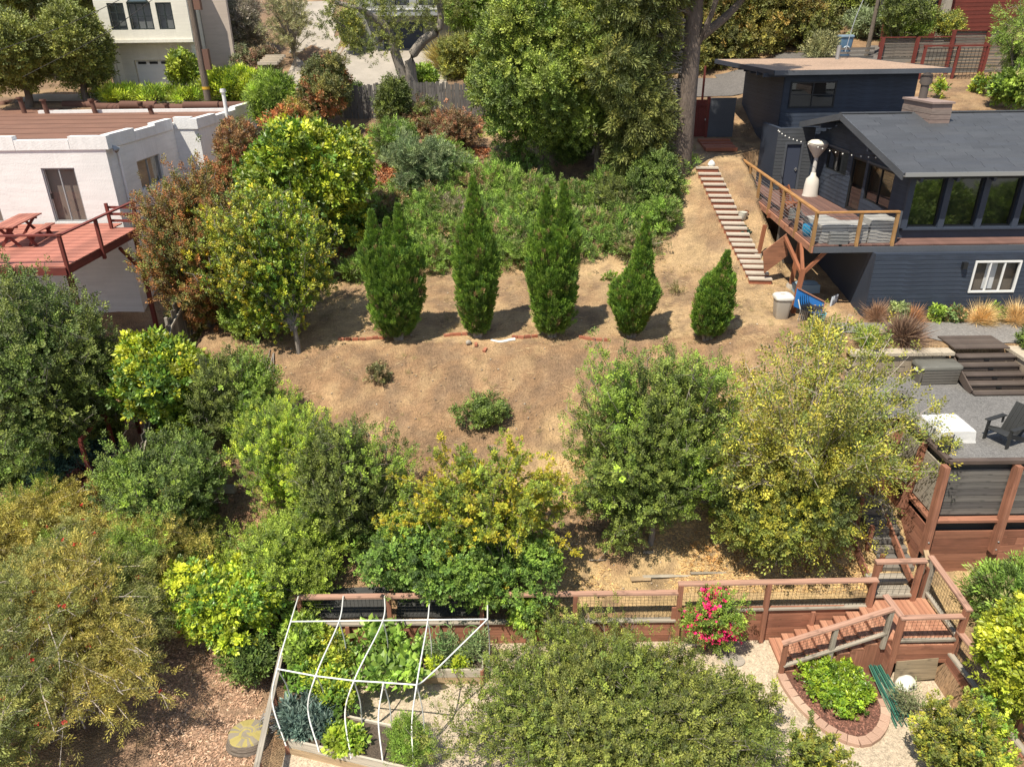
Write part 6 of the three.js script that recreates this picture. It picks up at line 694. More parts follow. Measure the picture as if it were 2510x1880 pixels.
  for (const [u0, u1, v, l] of [[206, 236, 491, 'upper weathered timber tie across the side path'], [200, 224, 545, 'lower weathered timber tie across the side path'], [312, 334, 552, 'dark timber tie under the live oak']]) { const a = onGround(u0, v), b = onGround(u1, v), y = Math.max(a.y, b.y) + 0.08; single('timber_tie', l, 'timber', beamGeo(V(a.x, y, a.z), V(b.x, y, b.z), 0.2, 0.2), M.greyWood); }
  { const t = thing('branch_pile', 'pile of bare cut branches at the shade edge of the terrace', 'branches'), q = rng(33); for (let i = 0; i < 14; i++) { const a = onGround(252 + 26 * q(), 346 + 34 * q()), b = onGround(252 + 30 * q(), 350 + 40 * q()); part(t, 'branch', limb([a.add(V(0, 0.03, 0)), a.clone().lerp(b, 0.5).add(V(0, 0.15 * q(), 0)), b.add(V(0, 0.03, 0))], 0.025, 0.012, 5), M.barkGrey); } }
  for (const [u, v, l] of [[570, 546, 'small grey stick lying on bare dirt by the arching shrub'], [598, 562, 'forked stick in front of the mesh fence']]) { const p = onGround(u, v); single('stick', l, 'stick', merged([limb([V(-0.25, 0.05, 0), V(0, 0.07, 0.05), V(0.3, 0.03, -0.05)], 0.02, 0.01, 5), limb([V(0, 0.07, 0.05), V(0.15, 0.12, -0.12)], 0.012, 0.006, 5)]), M.barkGrey, [p.x, p.y, p.z]); }
}
{ // straw, wood chips and fallen leaves
  const r = rng(90), strawG = leafGeo([[V(-0.5, 0, 0), V(1, 0.06, 0).normalize(), V(0, 0, 1), 0.55, 0.014, 0.02], [V(0, 0.03, 0), V(1, -0.05, 0.25).normalize(), V(0, 0, 1), 0.5, 0.012, 0.02]]), lay = (u0, u1, v0, v1, n, dens, size, pal) => { const out = []; for (let i = 0; i < n; i++) { const p = onGroundFast(u0 + (u1 - u0) * r(), v0 + (v1 - v0) * r()); if (!p || dens(p) < r()) continue; const c = pick(r, pal), k = 0.7 + 0.6 * r(); out.push({ p: p.add(V(0, 0.012, 0)), d: V((r() - 0.5) * 0.3, 1, (r() - 0.5) * 0.3), s: size * (0.5 + r()), c: [c[0] * k, c[1] * k, c[2] * k], spin: r() * 6.28 }); } return out; };
  function onGroundFast(u, v) { const d = ray(u, v); let t0 = 10, t1 = 70; for (let t = 10; t < 70; t += 1) { const p = EYE.clone().addScaledVector(d, t); if (p.y < H(p.x, p.z)) { t1 = t; t0 = t - 1; break; } } for (let k = 0; k < 9; k++) { const t = (t0 + t1) / 2, p = EYE.clone().addScaledVector(d, t); p.y < H(p.x, p.z) ? t1 = t : t0 = t; } const p = EYE.clone().addScaledVector(d, t1); p.y = H(p.x, p.z); return p; }
  const pale = [[0.62, 0.46, 0.26, 2], [0.5, 0.34, 0.18, 2], [0.36, 0.24, 0.14, 1]], chipG = box(0.05, 0.008, 0.018), sm = mat(1, 1, 1, { roughness: 0.9 });
  const a = scatter(scene, 'dry_straw', strawG, sm, [...lay(262, 780, 262, 345, 3600, p => 0.25 + 0.75 * smooth(0.45, 0.6, fbm(p.x * 1.3, p.z * 1.3, 6, 3)), 0.34, pale), ...lay(270, 640, 345, 560, 2400, p => smooth(0.48, 0.62, fbm(p.x * 0.9, p.z * 0.9, 16, 3)) + 0.1, 0.38, pale)], 'stuff'); a.userData.label = 'loose dry straw strewn over the bare dirt'; a.userData.category = 'straw';
  const b = scatter(scene, 'wood_chips', chipG, sm, [...lay(560, 870, 455, 592, 15000, p => p.x > 10.3 ? 0 : smooth(0.36, 0.56, fbm(p.x * 0.8, p.z * 0.8, 26, 3) + (p.x - 2) * 0.03), 1.25, [[0.62, 0.42, 0.18, 3], [0.5, 0.32, 0.14, 2], [0.36, 0.22, 0.11, 1]]), ...lay(150, 262, 640, 766, 5200, () => 0.85, 1.2, [[0.45, 0.28, 0.18, 2], [0.32, 0.19, 0.12, 2], [0.55, 0.38, 0.26, 1]]), ...lay(262, 470, 560, 600, 1600, () => 0.6, 1.2, [[0.45, 0.28, 0.18, 2], [0.32, 0.19, 0.12, 2]])], 'stuff'); b.userData.label = 'scattered tan wood chip mulch'; b.userData.category = 'wood chips';
  const gt = scatter(scene, 'dry_grass', SPRIG.grass[0], sm, [...lay(270, 790, 262, 345, 1500, p => smooth(0.46, 0.58, fbm(p.x * 1.1, p.z * 1.1, 56, 3)), 0.28, [[0.5, 0.37, 0.19, 2], [0.38, 0.29, 0.14, 1], [0.26, 0.24, 0.09, 0.4]]), ...lay(270, 620, 345, 540, 380, p => smooth(0.5, 0.62, fbm(p.x, p.z, 58, 3)), 0.26, [[0.45, 0.33, 0.18, 2], [0.2, 0.2, 0.06, 1]])], 'stuff'); gt.userData.label = 'short dry grass tufts on the bare terrace'; gt.userData.category = 'dry grass';
  const pb = scatter(scene, 'pebbles', loft([[0, 0.03, 0.025, 2.3], [0.018, 0.034, 0.03, 2.3], [0.032, 0.015, 0.012, 2]], 7), sm, lay(262, 860, 262, 590, 800, () => 0.8, 0.7, [[0.34, 0.27, 0.2, 2], [0.24, 0.18, 0.13, 2], [0.45, 0.4, 0.33, 0.6]]), 'stuff'); pb.userData.label = 'small loose stones and clods on the bare slope'; pb.userData.category = 'stones';
  const red = [[0.42, 0.17, 0.07, 2], [0.5, 0.24, 0.12, 2], [0.3, 0.12, 0.06, 1]], lg = SPRIG.litter[0], c = scatter(scene, 'fallen_leaves', lg, sm, [...lay(366, 412, 128, 186, 1300, p => smooth(0.42, 0.55, fbm(p.x, p.z, 36, 3)), 1.5, red), ...lay(412, 490, 112, 160, 1100, p => smooth(0.45, 0.6, fbm(p.x * 0.8, p.z * 0.8, 39, 3)), 1.5, red), ...lay(325, 360, 210, 260, 260, () => 0.5, 1.2, red), ...lay(690, 860, 530, 572, 700, () => 0.6, 0.9, [[0.55, 0.3, 0.1, 1], [0.45, 0.28, 0.12, 1]]), ...lay(180, 280, 420, 560, 500, () => 0.6, 0.9, [[0.36, 0.2, 0.12, 1]])], 'stuff'); c.userData.label = 'orange-brown fallen leaves on the bank'; c.userData.category = 'leaf litter';
  const ch = scatter(scene, 'mulch_chips', chipG, sm, Array.from({ length: 1500 }, () => { const x = 6.75 + 2.0 * r(), z = -13.4 + 1.75 * r(), q = (x - 7.72) ** 2 / 0.98 + (z + 12.6) ** 2 / 1.1; const k = 0.6 + 0.7 * r(); return q < 0.95 ? { p: V(x, 0.06, z), d: V((r() - 0.5) * 0.8, 1, (r() - 0.5) * 0.8), s: 0.8 + 0.6 * r(), c: [0.26 * k, 0.12 * k, 0.085 * k], spin: r() * 6.28 } : null; }).filter(Boolean), 'stuff'); ch.userData.label = 'red-brown bark chips in the ring bed'; ch.userData.category = 'bark chips';
}
// ---------- plants ----------
const FR = new THREE.IcosahedronGeometry(0.045, 1), BLOOM = sprig(40, 0.04, 8, 0.06, 0.022, 1.4);
const fruit = (n, c) => ({ name: 'fruit', n, geo: FR, mat: mat(1, 1, 1, { roughness: 0.5 }), pal: [[...c, 1]], size: 0.9 });
const bloom = (n, c, size = 1, keep) => ({ name: 'flowers', n, geo: BLOOM, mat: mat(1, 1, 1, { roughness: 0.7 }), pal: c, size, keep });

// five clipped columns of cypress along the brick edging
function cypress(label, u, vb, spec, seed) {   // spec: [vTop, [height fraction, half width in pixels] ..., extra leaders]
  const b = onGround(u, vb), r = rng(seed), w = b.clone().sub(EYE).dot(FWD), topY = atZ(u, spec.top, b.z).y, ht = topY - b.y - 0.25, t = thing('italian_cypress', label, 'cypress tree', [b.x, b.y, b.z], 0, 'row of cypress trees');
  const wid = prof(spec.w.map(([f, p]) => [f, p * 0.68 * w / FPX])), lean = spec.lean ?? 0, pts = [], hold = [];
  const leaders = spec.leaders.map(([dx, f]) => [dx * w / FPX, f]);
  for (let i = 0; i < spec.n; i++) {
    const L = leaders[Math.floor(r() * leaders.length)], f = Math.pow(r(), 0.8) * L[1], a = r() * 6.28, bump = 0.5 + 0.95 * fbm(Math.cos(a) * 2.2 + L[0] * 9, f * 11 + Math.sin(a) * 2.2, seed, 3), off = smooth(0.35, 0.7, f);
    const R = Math.min(wid(f) * bump, lerp(9, (L[1] - f) * 0.17 * ht + 0.015, smooth(0.5, 0.72, f))) * (r() < 0.15 ? 0.75 * r() + 0.2 : 0.82 + 0.2 * r());
    const p = V(L[0] * (0.35 + 0.65 * off) + Math.cos(a) * R + lean * f, f * ht + 0.12, Math.sin(a) * R), c = pick(r, PAL.cypress), k = 1.45 * (0.7 + 0.6 * r()) * (0.75 + 0.5 * fbm(a * 2, f * 12, seed + 3, 2));
    pts.push({ p, d: V(Math.cos(a) * 0.75, 0.9 + f * 1.4, Math.sin(a) * 0.75).add(sphereDir(r).multiplyScalar(0.3)), s: (0.45 + 0.65 * r()) * (1 - 0.45 * smooth(0.6, 1, f / L[1])), c: c.map((x, q) => q < 3 ? x * k : x), spin: r() * 6.28 });
  }
  const h2 = pts.length >> 1, cr = pieces(t, 'crown'); SPRIG.cyp.forEach((g, i) => scatter(cr, 'leaves', g, leaves(0.65), pts.slice(i * h2, (i + 1) * h2)));
  part(t, 'trunk', merged([limb([V(0, -0.2, 0), V(0.02, ht * 0.4, 0), V(lean * 0.6, ht * 0.8, 0)], 0.13, 0.04), limb([V(-0.05, -0.2, 0.05), V(-0.3, ht * 0.2, 0.1), V(-0.4, ht * 0.4, 0.1)], 0.07, 0.03), limb([V(0.05, -0.2, 0.05), V(0.3, ht * 0.2, 0.05), V(0.35, ht * 0.4, 0)], 0.07, 0.03)]), M.barkGrey);
}
const full = [[0, 7], [0.06, 17], [0.2, 28], [0.38, 32], [0.52, 30], [0.64, 24], [0.76, 14], [0.88, 7], [1, 2]];
cypress('broad cypress column with forked tip, nearest the yellow fruiting lemon tree', 399, 339, { top: 203, w: full, leaders: [[-16, 0.96], [-2, 0.9], [9, 1]], n: 7600 }, 11);
cypress('tall slim cypress column with one long pointed tip, second from the lemon tree', 478, 336, { top: 175, w: [[0, 7], [0.1, 16], [0.25, 23], [0.4, 24], [0.55, 20], [0.75, 12], [0.9, 6], [1, 3]], leaders: [[0, 1], [-6, 0.72], [4, 0.8]], n: 6600 }, 12);
cypress('tall cypress column with twin tips, middle of the cypress row', 552, 336, { top: 180, w: [[0, 12], [0.1, 19], [0.25, 25], [0.42, 28], [0.6, 23], [0.8, 12], [1, 3]], leaders: [[-7, 0.97], [9, 1], [0, 0.8]], n: 7400 }, 13);
cypress('cypress bulging low with a thin bare spire, beside the oak shrub', 631, 336, { top: 216, w: [[0, 10], [0.1, 17], [0.25, 29], [0.38, 29], [0.48, 19], [0.58, 11], [0.8, 8], [1, 3]], leaders: [[0, 0.6], [-2, 0.55], [1, 1]], n: 5200, lean: 0.25 }, 14);
cypress('small narrow cypress leaning, closest to the brick steps', 707, 338, { top: 250, w: [[0, 13], [0.15, 20], [0.35, 20], [0.6, 15], [0.8, 10], [1, 4]], leaders: [[0, 1], [-4, 0.8], [3, 0.9]], n: 4200, lean: 0.35 }, 15);

// lower left
wandPlant('bottlebrush_shrub', 'huge straggly bottlebrush shrub with red flowers and bare grey twigs', 'shrub', [-90, 492, 196, 790], { kind: 'fine', pal: PAL.bottle, pal2: [[0.17, 0.19, 0.045, 2], [0.24, 0.24, 0.06, 2], [0.11, 0.13, 0.035, 1]], mixAt: 0.52, wands: 340, per: 46, fat: 1.4, k: 0.72, stem: 0.019, from: 0.38, arch: 0.5, reach: 0.34, size: 0.85, wild: 0.9, under: 0.15, bark: mat(0.5, 0.43, 0.38), extra: bloom(170, [[0.55, 0.03, 0.025, 1], [0.45, 0.05, 0.035, 1]], 1.0) });
wandPlant('bottlebrush_shrub', 'smaller yellow-green bottlebrush arm beside the lime-leaved shrub', 'shrub', [95, 500, 205, 605], { kind: 'fine', pal: PAL.bottle, pal2: PAL.mid, wands: 70, per: 30, stem: 0.016, arch: 0.4, size: 0.8, wild: 0.9, under: 0.2 });
plant('lime_shrub', 'glossy bright lime-leaved shrub beside the garden hoops', 'shrub', [159, 550, 291, 661], { kind: 'broad', fat: 1.0, pal: PAL.limeYellow, K: 14, dens: 110, gloss: 0.4, trunk: 0.05, size: 0.8});
plant('dark_shrub', 'small dark green shrub on wood mulch below the lime-leaved shrub', 'shrub', [210, 628, 282, 690], { kind: 'small', pal: PAL.deep, K: 9, dens: 130, trunk: 0.04, twigs: 14 });
wandPlant('evergreen_tree', 'dark round evergreen tree standing before the red deck', 'tree', [-50, 262, 122, 478], { kind: 'small', pal: PAL.deep, pal2: PAL.oak, wands: 300, per: 46, k: 1.15, fat: 0.85, trunk: 0.14, stem: 0.022, from: 0.35, arch: 0.1, reach: 0.42, side: 0.75, size: 1.1, lift: 0.5, under: 0.4 });
wandPlant('redtip_tree', 'reddish bronze-tipped tree beside the white house wall', 'tree', [140, 152, 244, 330], { kind: 'small', pal: PAL.redTip, pal2: [[0.3, 0.14, 0.04, 2], [0.2, 0.15, 0.035, 2]], mixAt: 0.55, wands: 190, per: 40, k: 1.0, fat: 0.9, trunk: 0.1, stem: 0.022, from: 0.3, arch: 0.05, reach: 0.4, side: 0.75, size: 1.15, lift: 0.7, under: 0.45, tip: { from: 0.8, pal: [[0.34, 0.14, 0.04, 1], [0.26, 0.2, 0.04, 1]] } });
plant('redtip_tree', 'rust red shrub top against the white parapet wall', 'tree', [205, 125, 262, 235], { kind: 'small', pal: [[0.22, 0.12, 0.04, 2], [0.15, 0.16, 0.035, 2], [0.3, 0.11, 0.04, 1]], K: 11, dens: 120, k: 1.2, trunk: 0.08, size: 1.15 });
wandPlant('lemon_tree', 'yellowing lemon tree with fruit casting shade onto the dirt terrace', 'tree', [192, 168, 326, 338], { kind: 'broad', pal: PAL.lemonYellow, pal2: PAL.lemon, wands: 200, per: 44, k: 1.0, trunk: 0.1, stem: 0.022, from: 0.3, arch: 0.08, reach: 0.38, side: 0.75, size: 0.66, gloss: 0.45, lift: 0.6, under: 0.4, base: [-7.2, 4.65, -22.9], extra: fruit(110, [0.62, 0.36, 0.02]) });
plant('lemon_tree', 'broad yellow-green tree with dense bright crown above the lemon tree', 'tree', [252, 103, 381, 267], { kind: 'broad', pal: PAL.lemon, K: 24, dens: 95, k: 1.0, trunk: 0.13, gloss: 0.45, max: 11000, size: 1.15, extra: fruit(40, [0.6, 0.33, 0.03]) });
plant('photinia_tree', 'small tree flushed orange-red at its top behind the yellow-green tree', 'tree', [266, 98, 318, 160], { kind: 'small', pal: [[0.35, 0.13, 0.04, 2], [0.25, 0.2, 0.035, 2], [0.16, 0.2, 0.03, 1]], K: 9, dens: 120, k: 1.4, trunk: 0.08, size: 1.2 });
plant('oleander_shrub', 'long-leaved green oleander behind the white house corner', 'shrub', [246, 66, 298, 145], { kind: 'long', pal: PAL.mid, K: 12, dens: 110, k: 1.0, size: 1.2 });
plant('photinia_tree', 'dark round tree with red flush standing before the concrete drive', 'tree', [286, 58, 358, 120], { kind: 'small', pal: [[0.1, 0.12, 0.03, 3], [0.16, 0.15, 0.035, 2], [0.26, 0.11, 0.035, 0.8]], K: 13, dens: 100, k: 1.2, trunk: 0.1, size: 1.4 });
plant('lemon_tree', 'small lemon tree with pale yellow leaves by the leaning fence', 'tree', [114, 332, 218, 448], { kind: 'broad', pal: PAL.lemon, K: 15, dens: 95, k: 1.05, trunk: 0.06, twigs: 26, gloss: 0.45, extra: fruit(24, [0.65, 0.42, 0.04]) });
wandPlant('coyote_shrub', 'fine-leaved dark green shrub at the edge of the bare dirt', 'shrub', [194, 342, 280, 452], { kind: 'small', pal: PAL.oak, pal2: PAL.mid, mixAt: 0.5, wands: 110, per: 42, fat: 0.8, stem: 0.016, from: 0.25, arch: 0.15, reach: 0.32, side: 0.7, under: 0.4, lift: 0.6 });
wandPlant('coyote_shrub', 'spreading dark green shrub left of the timber steps', 'shrub', [106, 432, 216, 540], { kind: 'small', pal: PAL.deep, pal2: PAL.mid, mixAt: 0.5, wands: 150, per: 44, stem: 0.016, from: 0.25, arch: 0.25, reach: 0.34, side: 0.7, under: 0.3, lift: 0.6 });
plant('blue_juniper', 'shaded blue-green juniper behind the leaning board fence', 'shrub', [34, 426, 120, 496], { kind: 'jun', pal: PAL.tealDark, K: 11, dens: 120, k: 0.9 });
plant('plum_shrub', 'dark purple-red leaved shrub near the leaning fence', 'shrub', [70, 458, 104, 500], { kind: 'small', pal: [[0.1, 0.02, 0.025, 1], [0.16, 0.03, 0.03, 1]], K: 6, dens: 110, k: 1.0 });
wandPlant('coyote_shrub', 'airy lime-green shrub on the dirt slope', 'shrub', [240, 398, 345, 515], { kind: 'small', pal: PAL.lime, pal2: PAL.mid, mixAt: 0.62, wands: 130, per: 40, fat: 0.8, stem: 0.016, from: 0.3, arch: 0.2, reach: 0.3, side: 0.7, size: 0.8, lift: 0.9, wild: 0.5 });
wandPlant('oak_shrub', 'bushy dark green live oak beside the lime-green shrub', 'shrub', [304, 418, 414, 552], { kind: 'small', pal: PAL.oak, pal2: PAL.mid, mixAt: 0.56, wands: 150, per: 44, fat: 0.8, stem: 0.018, from: 0.25, arch: 0.15, reach: 0.34, side: 0.7, size: 0.95, under: 0.4, lift: 0.6 });
wandPlant('privet_shrub', 'dense mid-green shrub with tiny leaves above the mesh fence', 'shrub', [222, 508, 346, 606], { kind: 'small', pal: [[0.2, 0.26, 0.03, 3], [0.26, 0.33, 0.035, 2], [0.11, 0.17, 0.025, 1]], wands: 170, per: 44, stem: 0.014, from: 0.25, arch: 0.25, reach: 0.3, side: 0.7, under: 0.3, lift: 0.7, size: 0.9 });
wandPlant('flowering_shrub', 'loose arching shrub with golden yellow sprays', 'shrub', [384, 432, 580, 600], { kind: 'broad', pal: PAL.forsythia, pal2: [[0.2, 0.26, 0.03, 2], [0.3, 0.32, 0.03, 1]], wands: 120, per: 34, fat: 0.7, stem: 0.02, from: 0.3, arch: 0.35, reach: 0.16, side: 0.6, size: 0.6, under: 0.25, wild: 0.6, tip: { from: 0.5, pal: [[0.56, 0.46, 0.03, 1], [0.4, 0.41, 0.03, 2]] } });
plant('leafy_shrub', 'dense green base shrub under the golden sprays', 'shrub', [348, 505, 575, 622], { kind: 'broad', pal: [[0.12, 0.2, 0.03, 3], [0.18, 0.27, 0.035, 2], [0.07, 0.13, 0.022, 2]], K: 22, dens: 105, k: 0.9, fat: 0.6, size: 0.62, gaps: 0.43, trunk: 0.04, max: 8000 });
plant('creeping_shrub', 'low isolated dark shrub lying on the open dirt', 'shrub', [449, 392, 515, 432], { kind: 'small', pal: PAL.deep, K: 11, dens: 120, k: 0.55, big: 0.75, twigs: 12, shoots: 0.15 });
plant('weed_clump', 'small brownish weed clump on the open dirt', 'shrub', [366, 364, 392, 384], { kind: 'small', pal: [[0.12, 0.12, 0.04, 2], [0.2, 0.14, 0.07, 2]], K: 5, dens: 110, k: 0.6, twigs: 12 });
plant('weed_clump', 'little green weed on the straw terrace behind the cypress row', 'shrub', [606, 274, 614, 281], { kind: 'broad', pal: PAL.mid, K: 3, dens: 100, k: 0.8 });
plant('weed_clump', 'dry weed tuft between the leaning cypress and thin-spired cypress', 'shrub', [670, 288, 680, 296], { kind: 'fine', pal: [[0.2, 0.18, 0.06, 1]], K: 4, dens: 100, k: 0.6 });
plant('understory_shrub', 'dark shrub under the bronze-tipped tree beside the leaning fence', 'shrub', [158, 292, 222, 345], { kind: 'small', pal: PAL.oak, K: 10, dens: 100, k: 0.9 });
plant('understory_shrub', 'leafy undergrowth at the foot of the yellowing lemon tree', 'shrub', [222, 298, 268, 340], { kind: 'small', pal: PAL.mid, K: 8, dens: 90, k: 0.85 });
plant('understory_shrub', 'dark evergreen shrub below the round evergreen tree', 'shrub', [50, 390, 128, 462], { kind: 'small', pal: PAL.deep, K: 13, dens: 100, k: 1.0 });
plant('understory_shrub', 'shaded dark shrub at the left frame edge above the bottlebrush', 'shrub', [-30, 430, 62, 500], { kind: 'small', pal: PAL.deep, K: 13, dens: 100, k: 1.0 });
plant('understory_shrub', 'green shrub filling the side path beside the spreading shrub', 'shrub', [150, 520, 232, 580], { kind: 'small', pal: PAL.mid, K: 10, dens: 100, k: 0.95 });
plant('ivy_shrub', 'dark canopy shrub between the light green trees and the conifer', 'shrub', [585, 60, 655, 165], { kind: 'small', pal: PAL.deep, K: 20, dens: 85, k: 1.0, size: 1.4 });
wandPlant('bottlebrush_shrub', 'feathery yellow-green bottlebrush limb at the left frame edge', 'shrub', [-60, 478, 100, 590], { kind: 'fine', pal: PAL.bottle, pal2: PAL.mid, mixAt: 0.6, wands: 130, per: 36, stem: 0.016, arch: 0.4, size: 0.85, wild: 0.9, under: 0.3, k: 0.9, bark: mat(0.5, 0.43, 0.38) });
// centre right
wandPlant('oak_tree', 'dark green live oak spreading over its own shadow on the wood chips', 'tree', [574, 322, 744, 556], { kind: 'small', pal: PAL.oak.map(p => [p[0] * 1.3, p[1] * 1.35, p[2] * 1.4, p[3]]), pal2: PAL.mid, mixAt: 0.56, wands: 210, per: 54, k: 1.0, fat: 0.7, trunk: 0.1, stem: 0.02, from: 0.35, arch: 0.12, reach: 0.34, side: 0.75, size: 0.95, lift: 0.6, under: 0.45, wild: 0.7 });
wandPlant('olive_tree', 'airy golden-leaved tree with pale bare branches beside the patio', 'tree', [688, 318, 935, 562], { kind: 'olive', pal: PAL.golden, pal2: PAL.goldGreen, mixAt: 0.55, wands: 165, per: 30, k: 1.0, fat: 0.75, trunk: 0.1, stem: 0.024, from: 0.3, arch: 0.15, reach: 0.42, side: 0.75, size: 0.95, wild: 0.9, bark: mat(0.42, 0.36, 0.3) });
plant('bay_shrub', 'green-gold leafy shrub in front of the golden tree, above the wood chips', 'shrub', [709, 446, 876, 574], { kind: 'small', gaps: 0.45, pal: PAL.goldGreen, K: 20, dens: 105, k: 1.1, trunk: 0.07, limbs: 12, twigs: 40, shoots: 0.12, fat: 0.75 });
wandPlant('hillside_oak', 'broad olive-green oak filling the lower middle edge', 'tree', [446, 612, 764, 822], { kind: 'small', pal: PAL.oakOlive, pal2: PAL.oak.map(p => [p[0] * 1.3, p[1] * 1.3, p[2] * 1.3, p[3]]), mixAt: 0.58, wands: 430, per: 46, k: 1.05, fat: 0.85, trunk: 0.12, stem: 0.018, from: 0.3, arch: 0.12, reach: 0.36, side: 0.75, size: 0.85, under: 0.25, lift: 0.5, wild: 0.8 });
wandPlant('hillside_oak', 'loose oak branch reaching over the pale gravel', 'shrub', [706, 672, 778, 745], { kind: 'small', pal: PAL.oakOlive, wands: 34, per: 22, k: 1.2, trunk: 0.03, stem: 0.012, from: 0.3, reach: 0.25 });
plant('bougainvillea', 'shrub covered with magenta flowers against the mesh fence', 'flowering shrub', [674, 582, 764, 658], { kind: 'small', pal: PAL.mid, K: 16, dens: 95, k: 0.95, fat: 0.5, size: 0.8, trunk: 0.03, gaps: 0.46, shoots: 0.16, twigs: 24, extra: bloom(900, [[0.5, 0.012, 0.1, 2], [0.6, 0.03, 0.16, 1]], 0.75, p => fbm(p.x * 1.9 + 4, p.y * 1.9, 31, 3) > 0.51) });
plant('rose_shrub', 'red-flowered climber on the retaining boards behind the oak', 'shrub', [512, 590, 546, 636], { kind: 'broad', pal: PAL.mid, K: 7, dens: 100, k: 0.95, extra: bloom(40, [[0.5, 0.02, 0.015, 1]], 1, (p, s) => p.y < s.c.y) });
wandPlant('citrus_shrub', 'glossy green citrus bush inside the brick ring bed', 'shrub', [804, 662, 868, 712], { kind: 'broad', pal: [[0.2, 0.29, 0.025, 3], [0.3, 0.37, 0.03, 1], [0.1, 0.18, 0.02, 2]], wands: 70, per: 22, k: 1.0, stem: 0.012, from: 0.3, reach: 0.16, size: 0.62, gloss: 0.4, lift: 0.6, side: 0.7, base: [7.75, 0.05, -12.6] });
plant('gravel_shrub', 'wispy grey-green shrublet on gravel beside the green stakes', 'shrub', [900, 692, 922, 718], { kind: 'fine', pal: [[0.15, 0.17, 0.08, 1]], K: 6, dens: 80, k: 0.95, twigs: 14, twigR: 0.006 });
wandPlant('hedge_shrub', 'yellow-green leafy bush at the lower right corner before the side fence', 'shrub', [914, 700, 1012, 800], { kind: 'broad', pal: PAL.limeYellow, pal2: PAL.goldGreen, mixAt: 0.5, wands: 80, per: 30, k: 0.95, stem: 0.014, from: 0.3, arch: 0.1, reach: 0.14, side: 0.6, size: 0.55, lift: 0.9, under: 0.2 });
wandPlant('hedge_shrub', 'dark olive shrub at the bottom edge below the brick ring', 'shrub', [782, 722, 848, 800], { kind: 'broad', pal: PAL.goldGreen, wands: 46, per: 26, k: 1.0, stem: 0.012, from: 0.3, arch: 0.1, reach: 0.14, size: 0.5, lift: 0.8, under: 0.2 });
plant('juniper_shrub', 'feathery green juniper beyond the right mesh fence', 'shrub', [972, 560, 1050, 640], { kind: 'jun', pal: PAL.juniper, K: 14, dens: 120, k: 0.95, shoots: 0.12 });
plant('citrus_hedge', 'dense yellow-green citrus tree beyond the right fence', 'tree', [978, 588, 1075, 735], { kind: 'broad', size: 0.7, pal: PAL.lime.map(p => [p[0], p[1] * 0.9, p[2], p[3]]), K: 20, dens: 120, k: 1.0, gloss: 0.45 });
// the bank behind: juniper mat, cotoneaster, big trees
{
  const r = rng(77), L = [];
  for (let i = 0; i < 175; i++) { const u = 372 + r() * 318, v = 158 + Math.pow(r(), 0.85) * 104; if (fbm(u * 0.03, v * 0.05, 5, 2) < 0.4) continue; if (v < 190 && u < 410) continue; if (u > 640 + (268 - v) * 0.45) continue; const p = onGround(u, v); L.push({ c: p.add(V(0, 0.1, 0)), r: 0.5 + 0.45 * r() }); }
  const t = thing('juniper_groundcover', 'mat of low juniper covering the bank behind the cypress row', 'groundcover'); t.userData.kind = 'stuff';
  const pts = crownPoints(r, L, 17000, [...PAL.juniper, [0.24, 0.16, 0.08, 0.8]], { squash: 0.75, lift: 0.3, wild: 0.8, gaps: 0.5 }); SPRIG.jun.forEach((g, i) => scatter(t, 'leaves', g, leaves(0.65), pts.filter((_, k) => k % 2 === i)));
  part(t, 'twigs', twigGeo(r, L, 420, 0.012, 1.0), mat(0.4, 0.33, 0.28));
}
wandPlant('teal_juniper', 'soft blue-green juniper high on the bank', 'shrub', [384, 134, 462, 200], { kind: 'jun', pal: PAL.teal.map(p => [p[0] * 1.5, p[1] * 1.25, p[2], p[3]]), wands: 90, per: 24, k: 0.8, stem: 0.014, from: 0.3, arch: 0.4, reach: 0.28, size: 1.1, lift: 0.3 });
wandPlant('teal_juniper', 'grey-green juniper beside the orange leaf litter', 'shrub', [372, 120, 416, 164], { kind: 'jun', pal: PAL.juniper, wands: 60, per: 22, k: 0.95, stem: 0.014, from: 0.3, arch: 0.3, reach: 0.28, size: 1.1, lift: 0.3 });
wandPlant('dry_shrub', 'rust-brown dying shrub against the rear board fence', 'shrub', [426, 108, 478, 150], { kind: 'small', pal: [[0.26, 0.12, 0.06, 2], [0.2, 0.13, 0.06, 2], [0.15, 0.15, 0.05, 1]], wands: 60, per: 20, k: 0.9, stem: 0.014, reach: 0.28, size: 1.2 });
wandPlant('dry_shrub', 'green and brown scrub at the foot of the rear fence', 'shrub', [404, 100, 440, 135], { kind: 'small', pal: PAL.oak, pal2: [[0.22, 0.13, 0.06, 1]], wands: 50, per: 22, k: 0.9, stem: 0.014, reach: 0.28, size: 1.2 });
wandPlant('bank_scrub', 'bright weedy clump in the middle of the juniper bank', 'shrub', [512, 196, 560, 232], { kind: 'broad', pal: PAL.mid, wands: 40, per: 18, k: 0.8, stem: 0.012, reach: 0.25, size: 0.8, lift: 0.7 });
wandPlant('bank_scrub', 'dead grey brush patch on the juniper bank', 'shrub', [428, 190, 470, 222], { kind: 'fine', pal: [[0.28, 0.22, 0.16, 1], [0.2, 0.17, 0.1, 1]], wands: 60, per: 8, k: 0.8, stem: 0.014, reach: 0.2, size: 0.8 });
wandPlant('bank_scrub', 'dark green scrub beside the conifer at the top of the bank', 'shrub', [588, 176, 640, 216], { kind: 'small', pal: PAL.oak, wands: 60, per: 24, k: 0.85, stem: 0.012, reach: 0.28, size: 1 });
plant('low_juniper', 'small green juniper tuft by the broad cypress', 'shrub', [337, 262, 366, 284], { kind: 'jun', pal: PAL.juniper, K: 7, dens: 120, k: 0.7 });
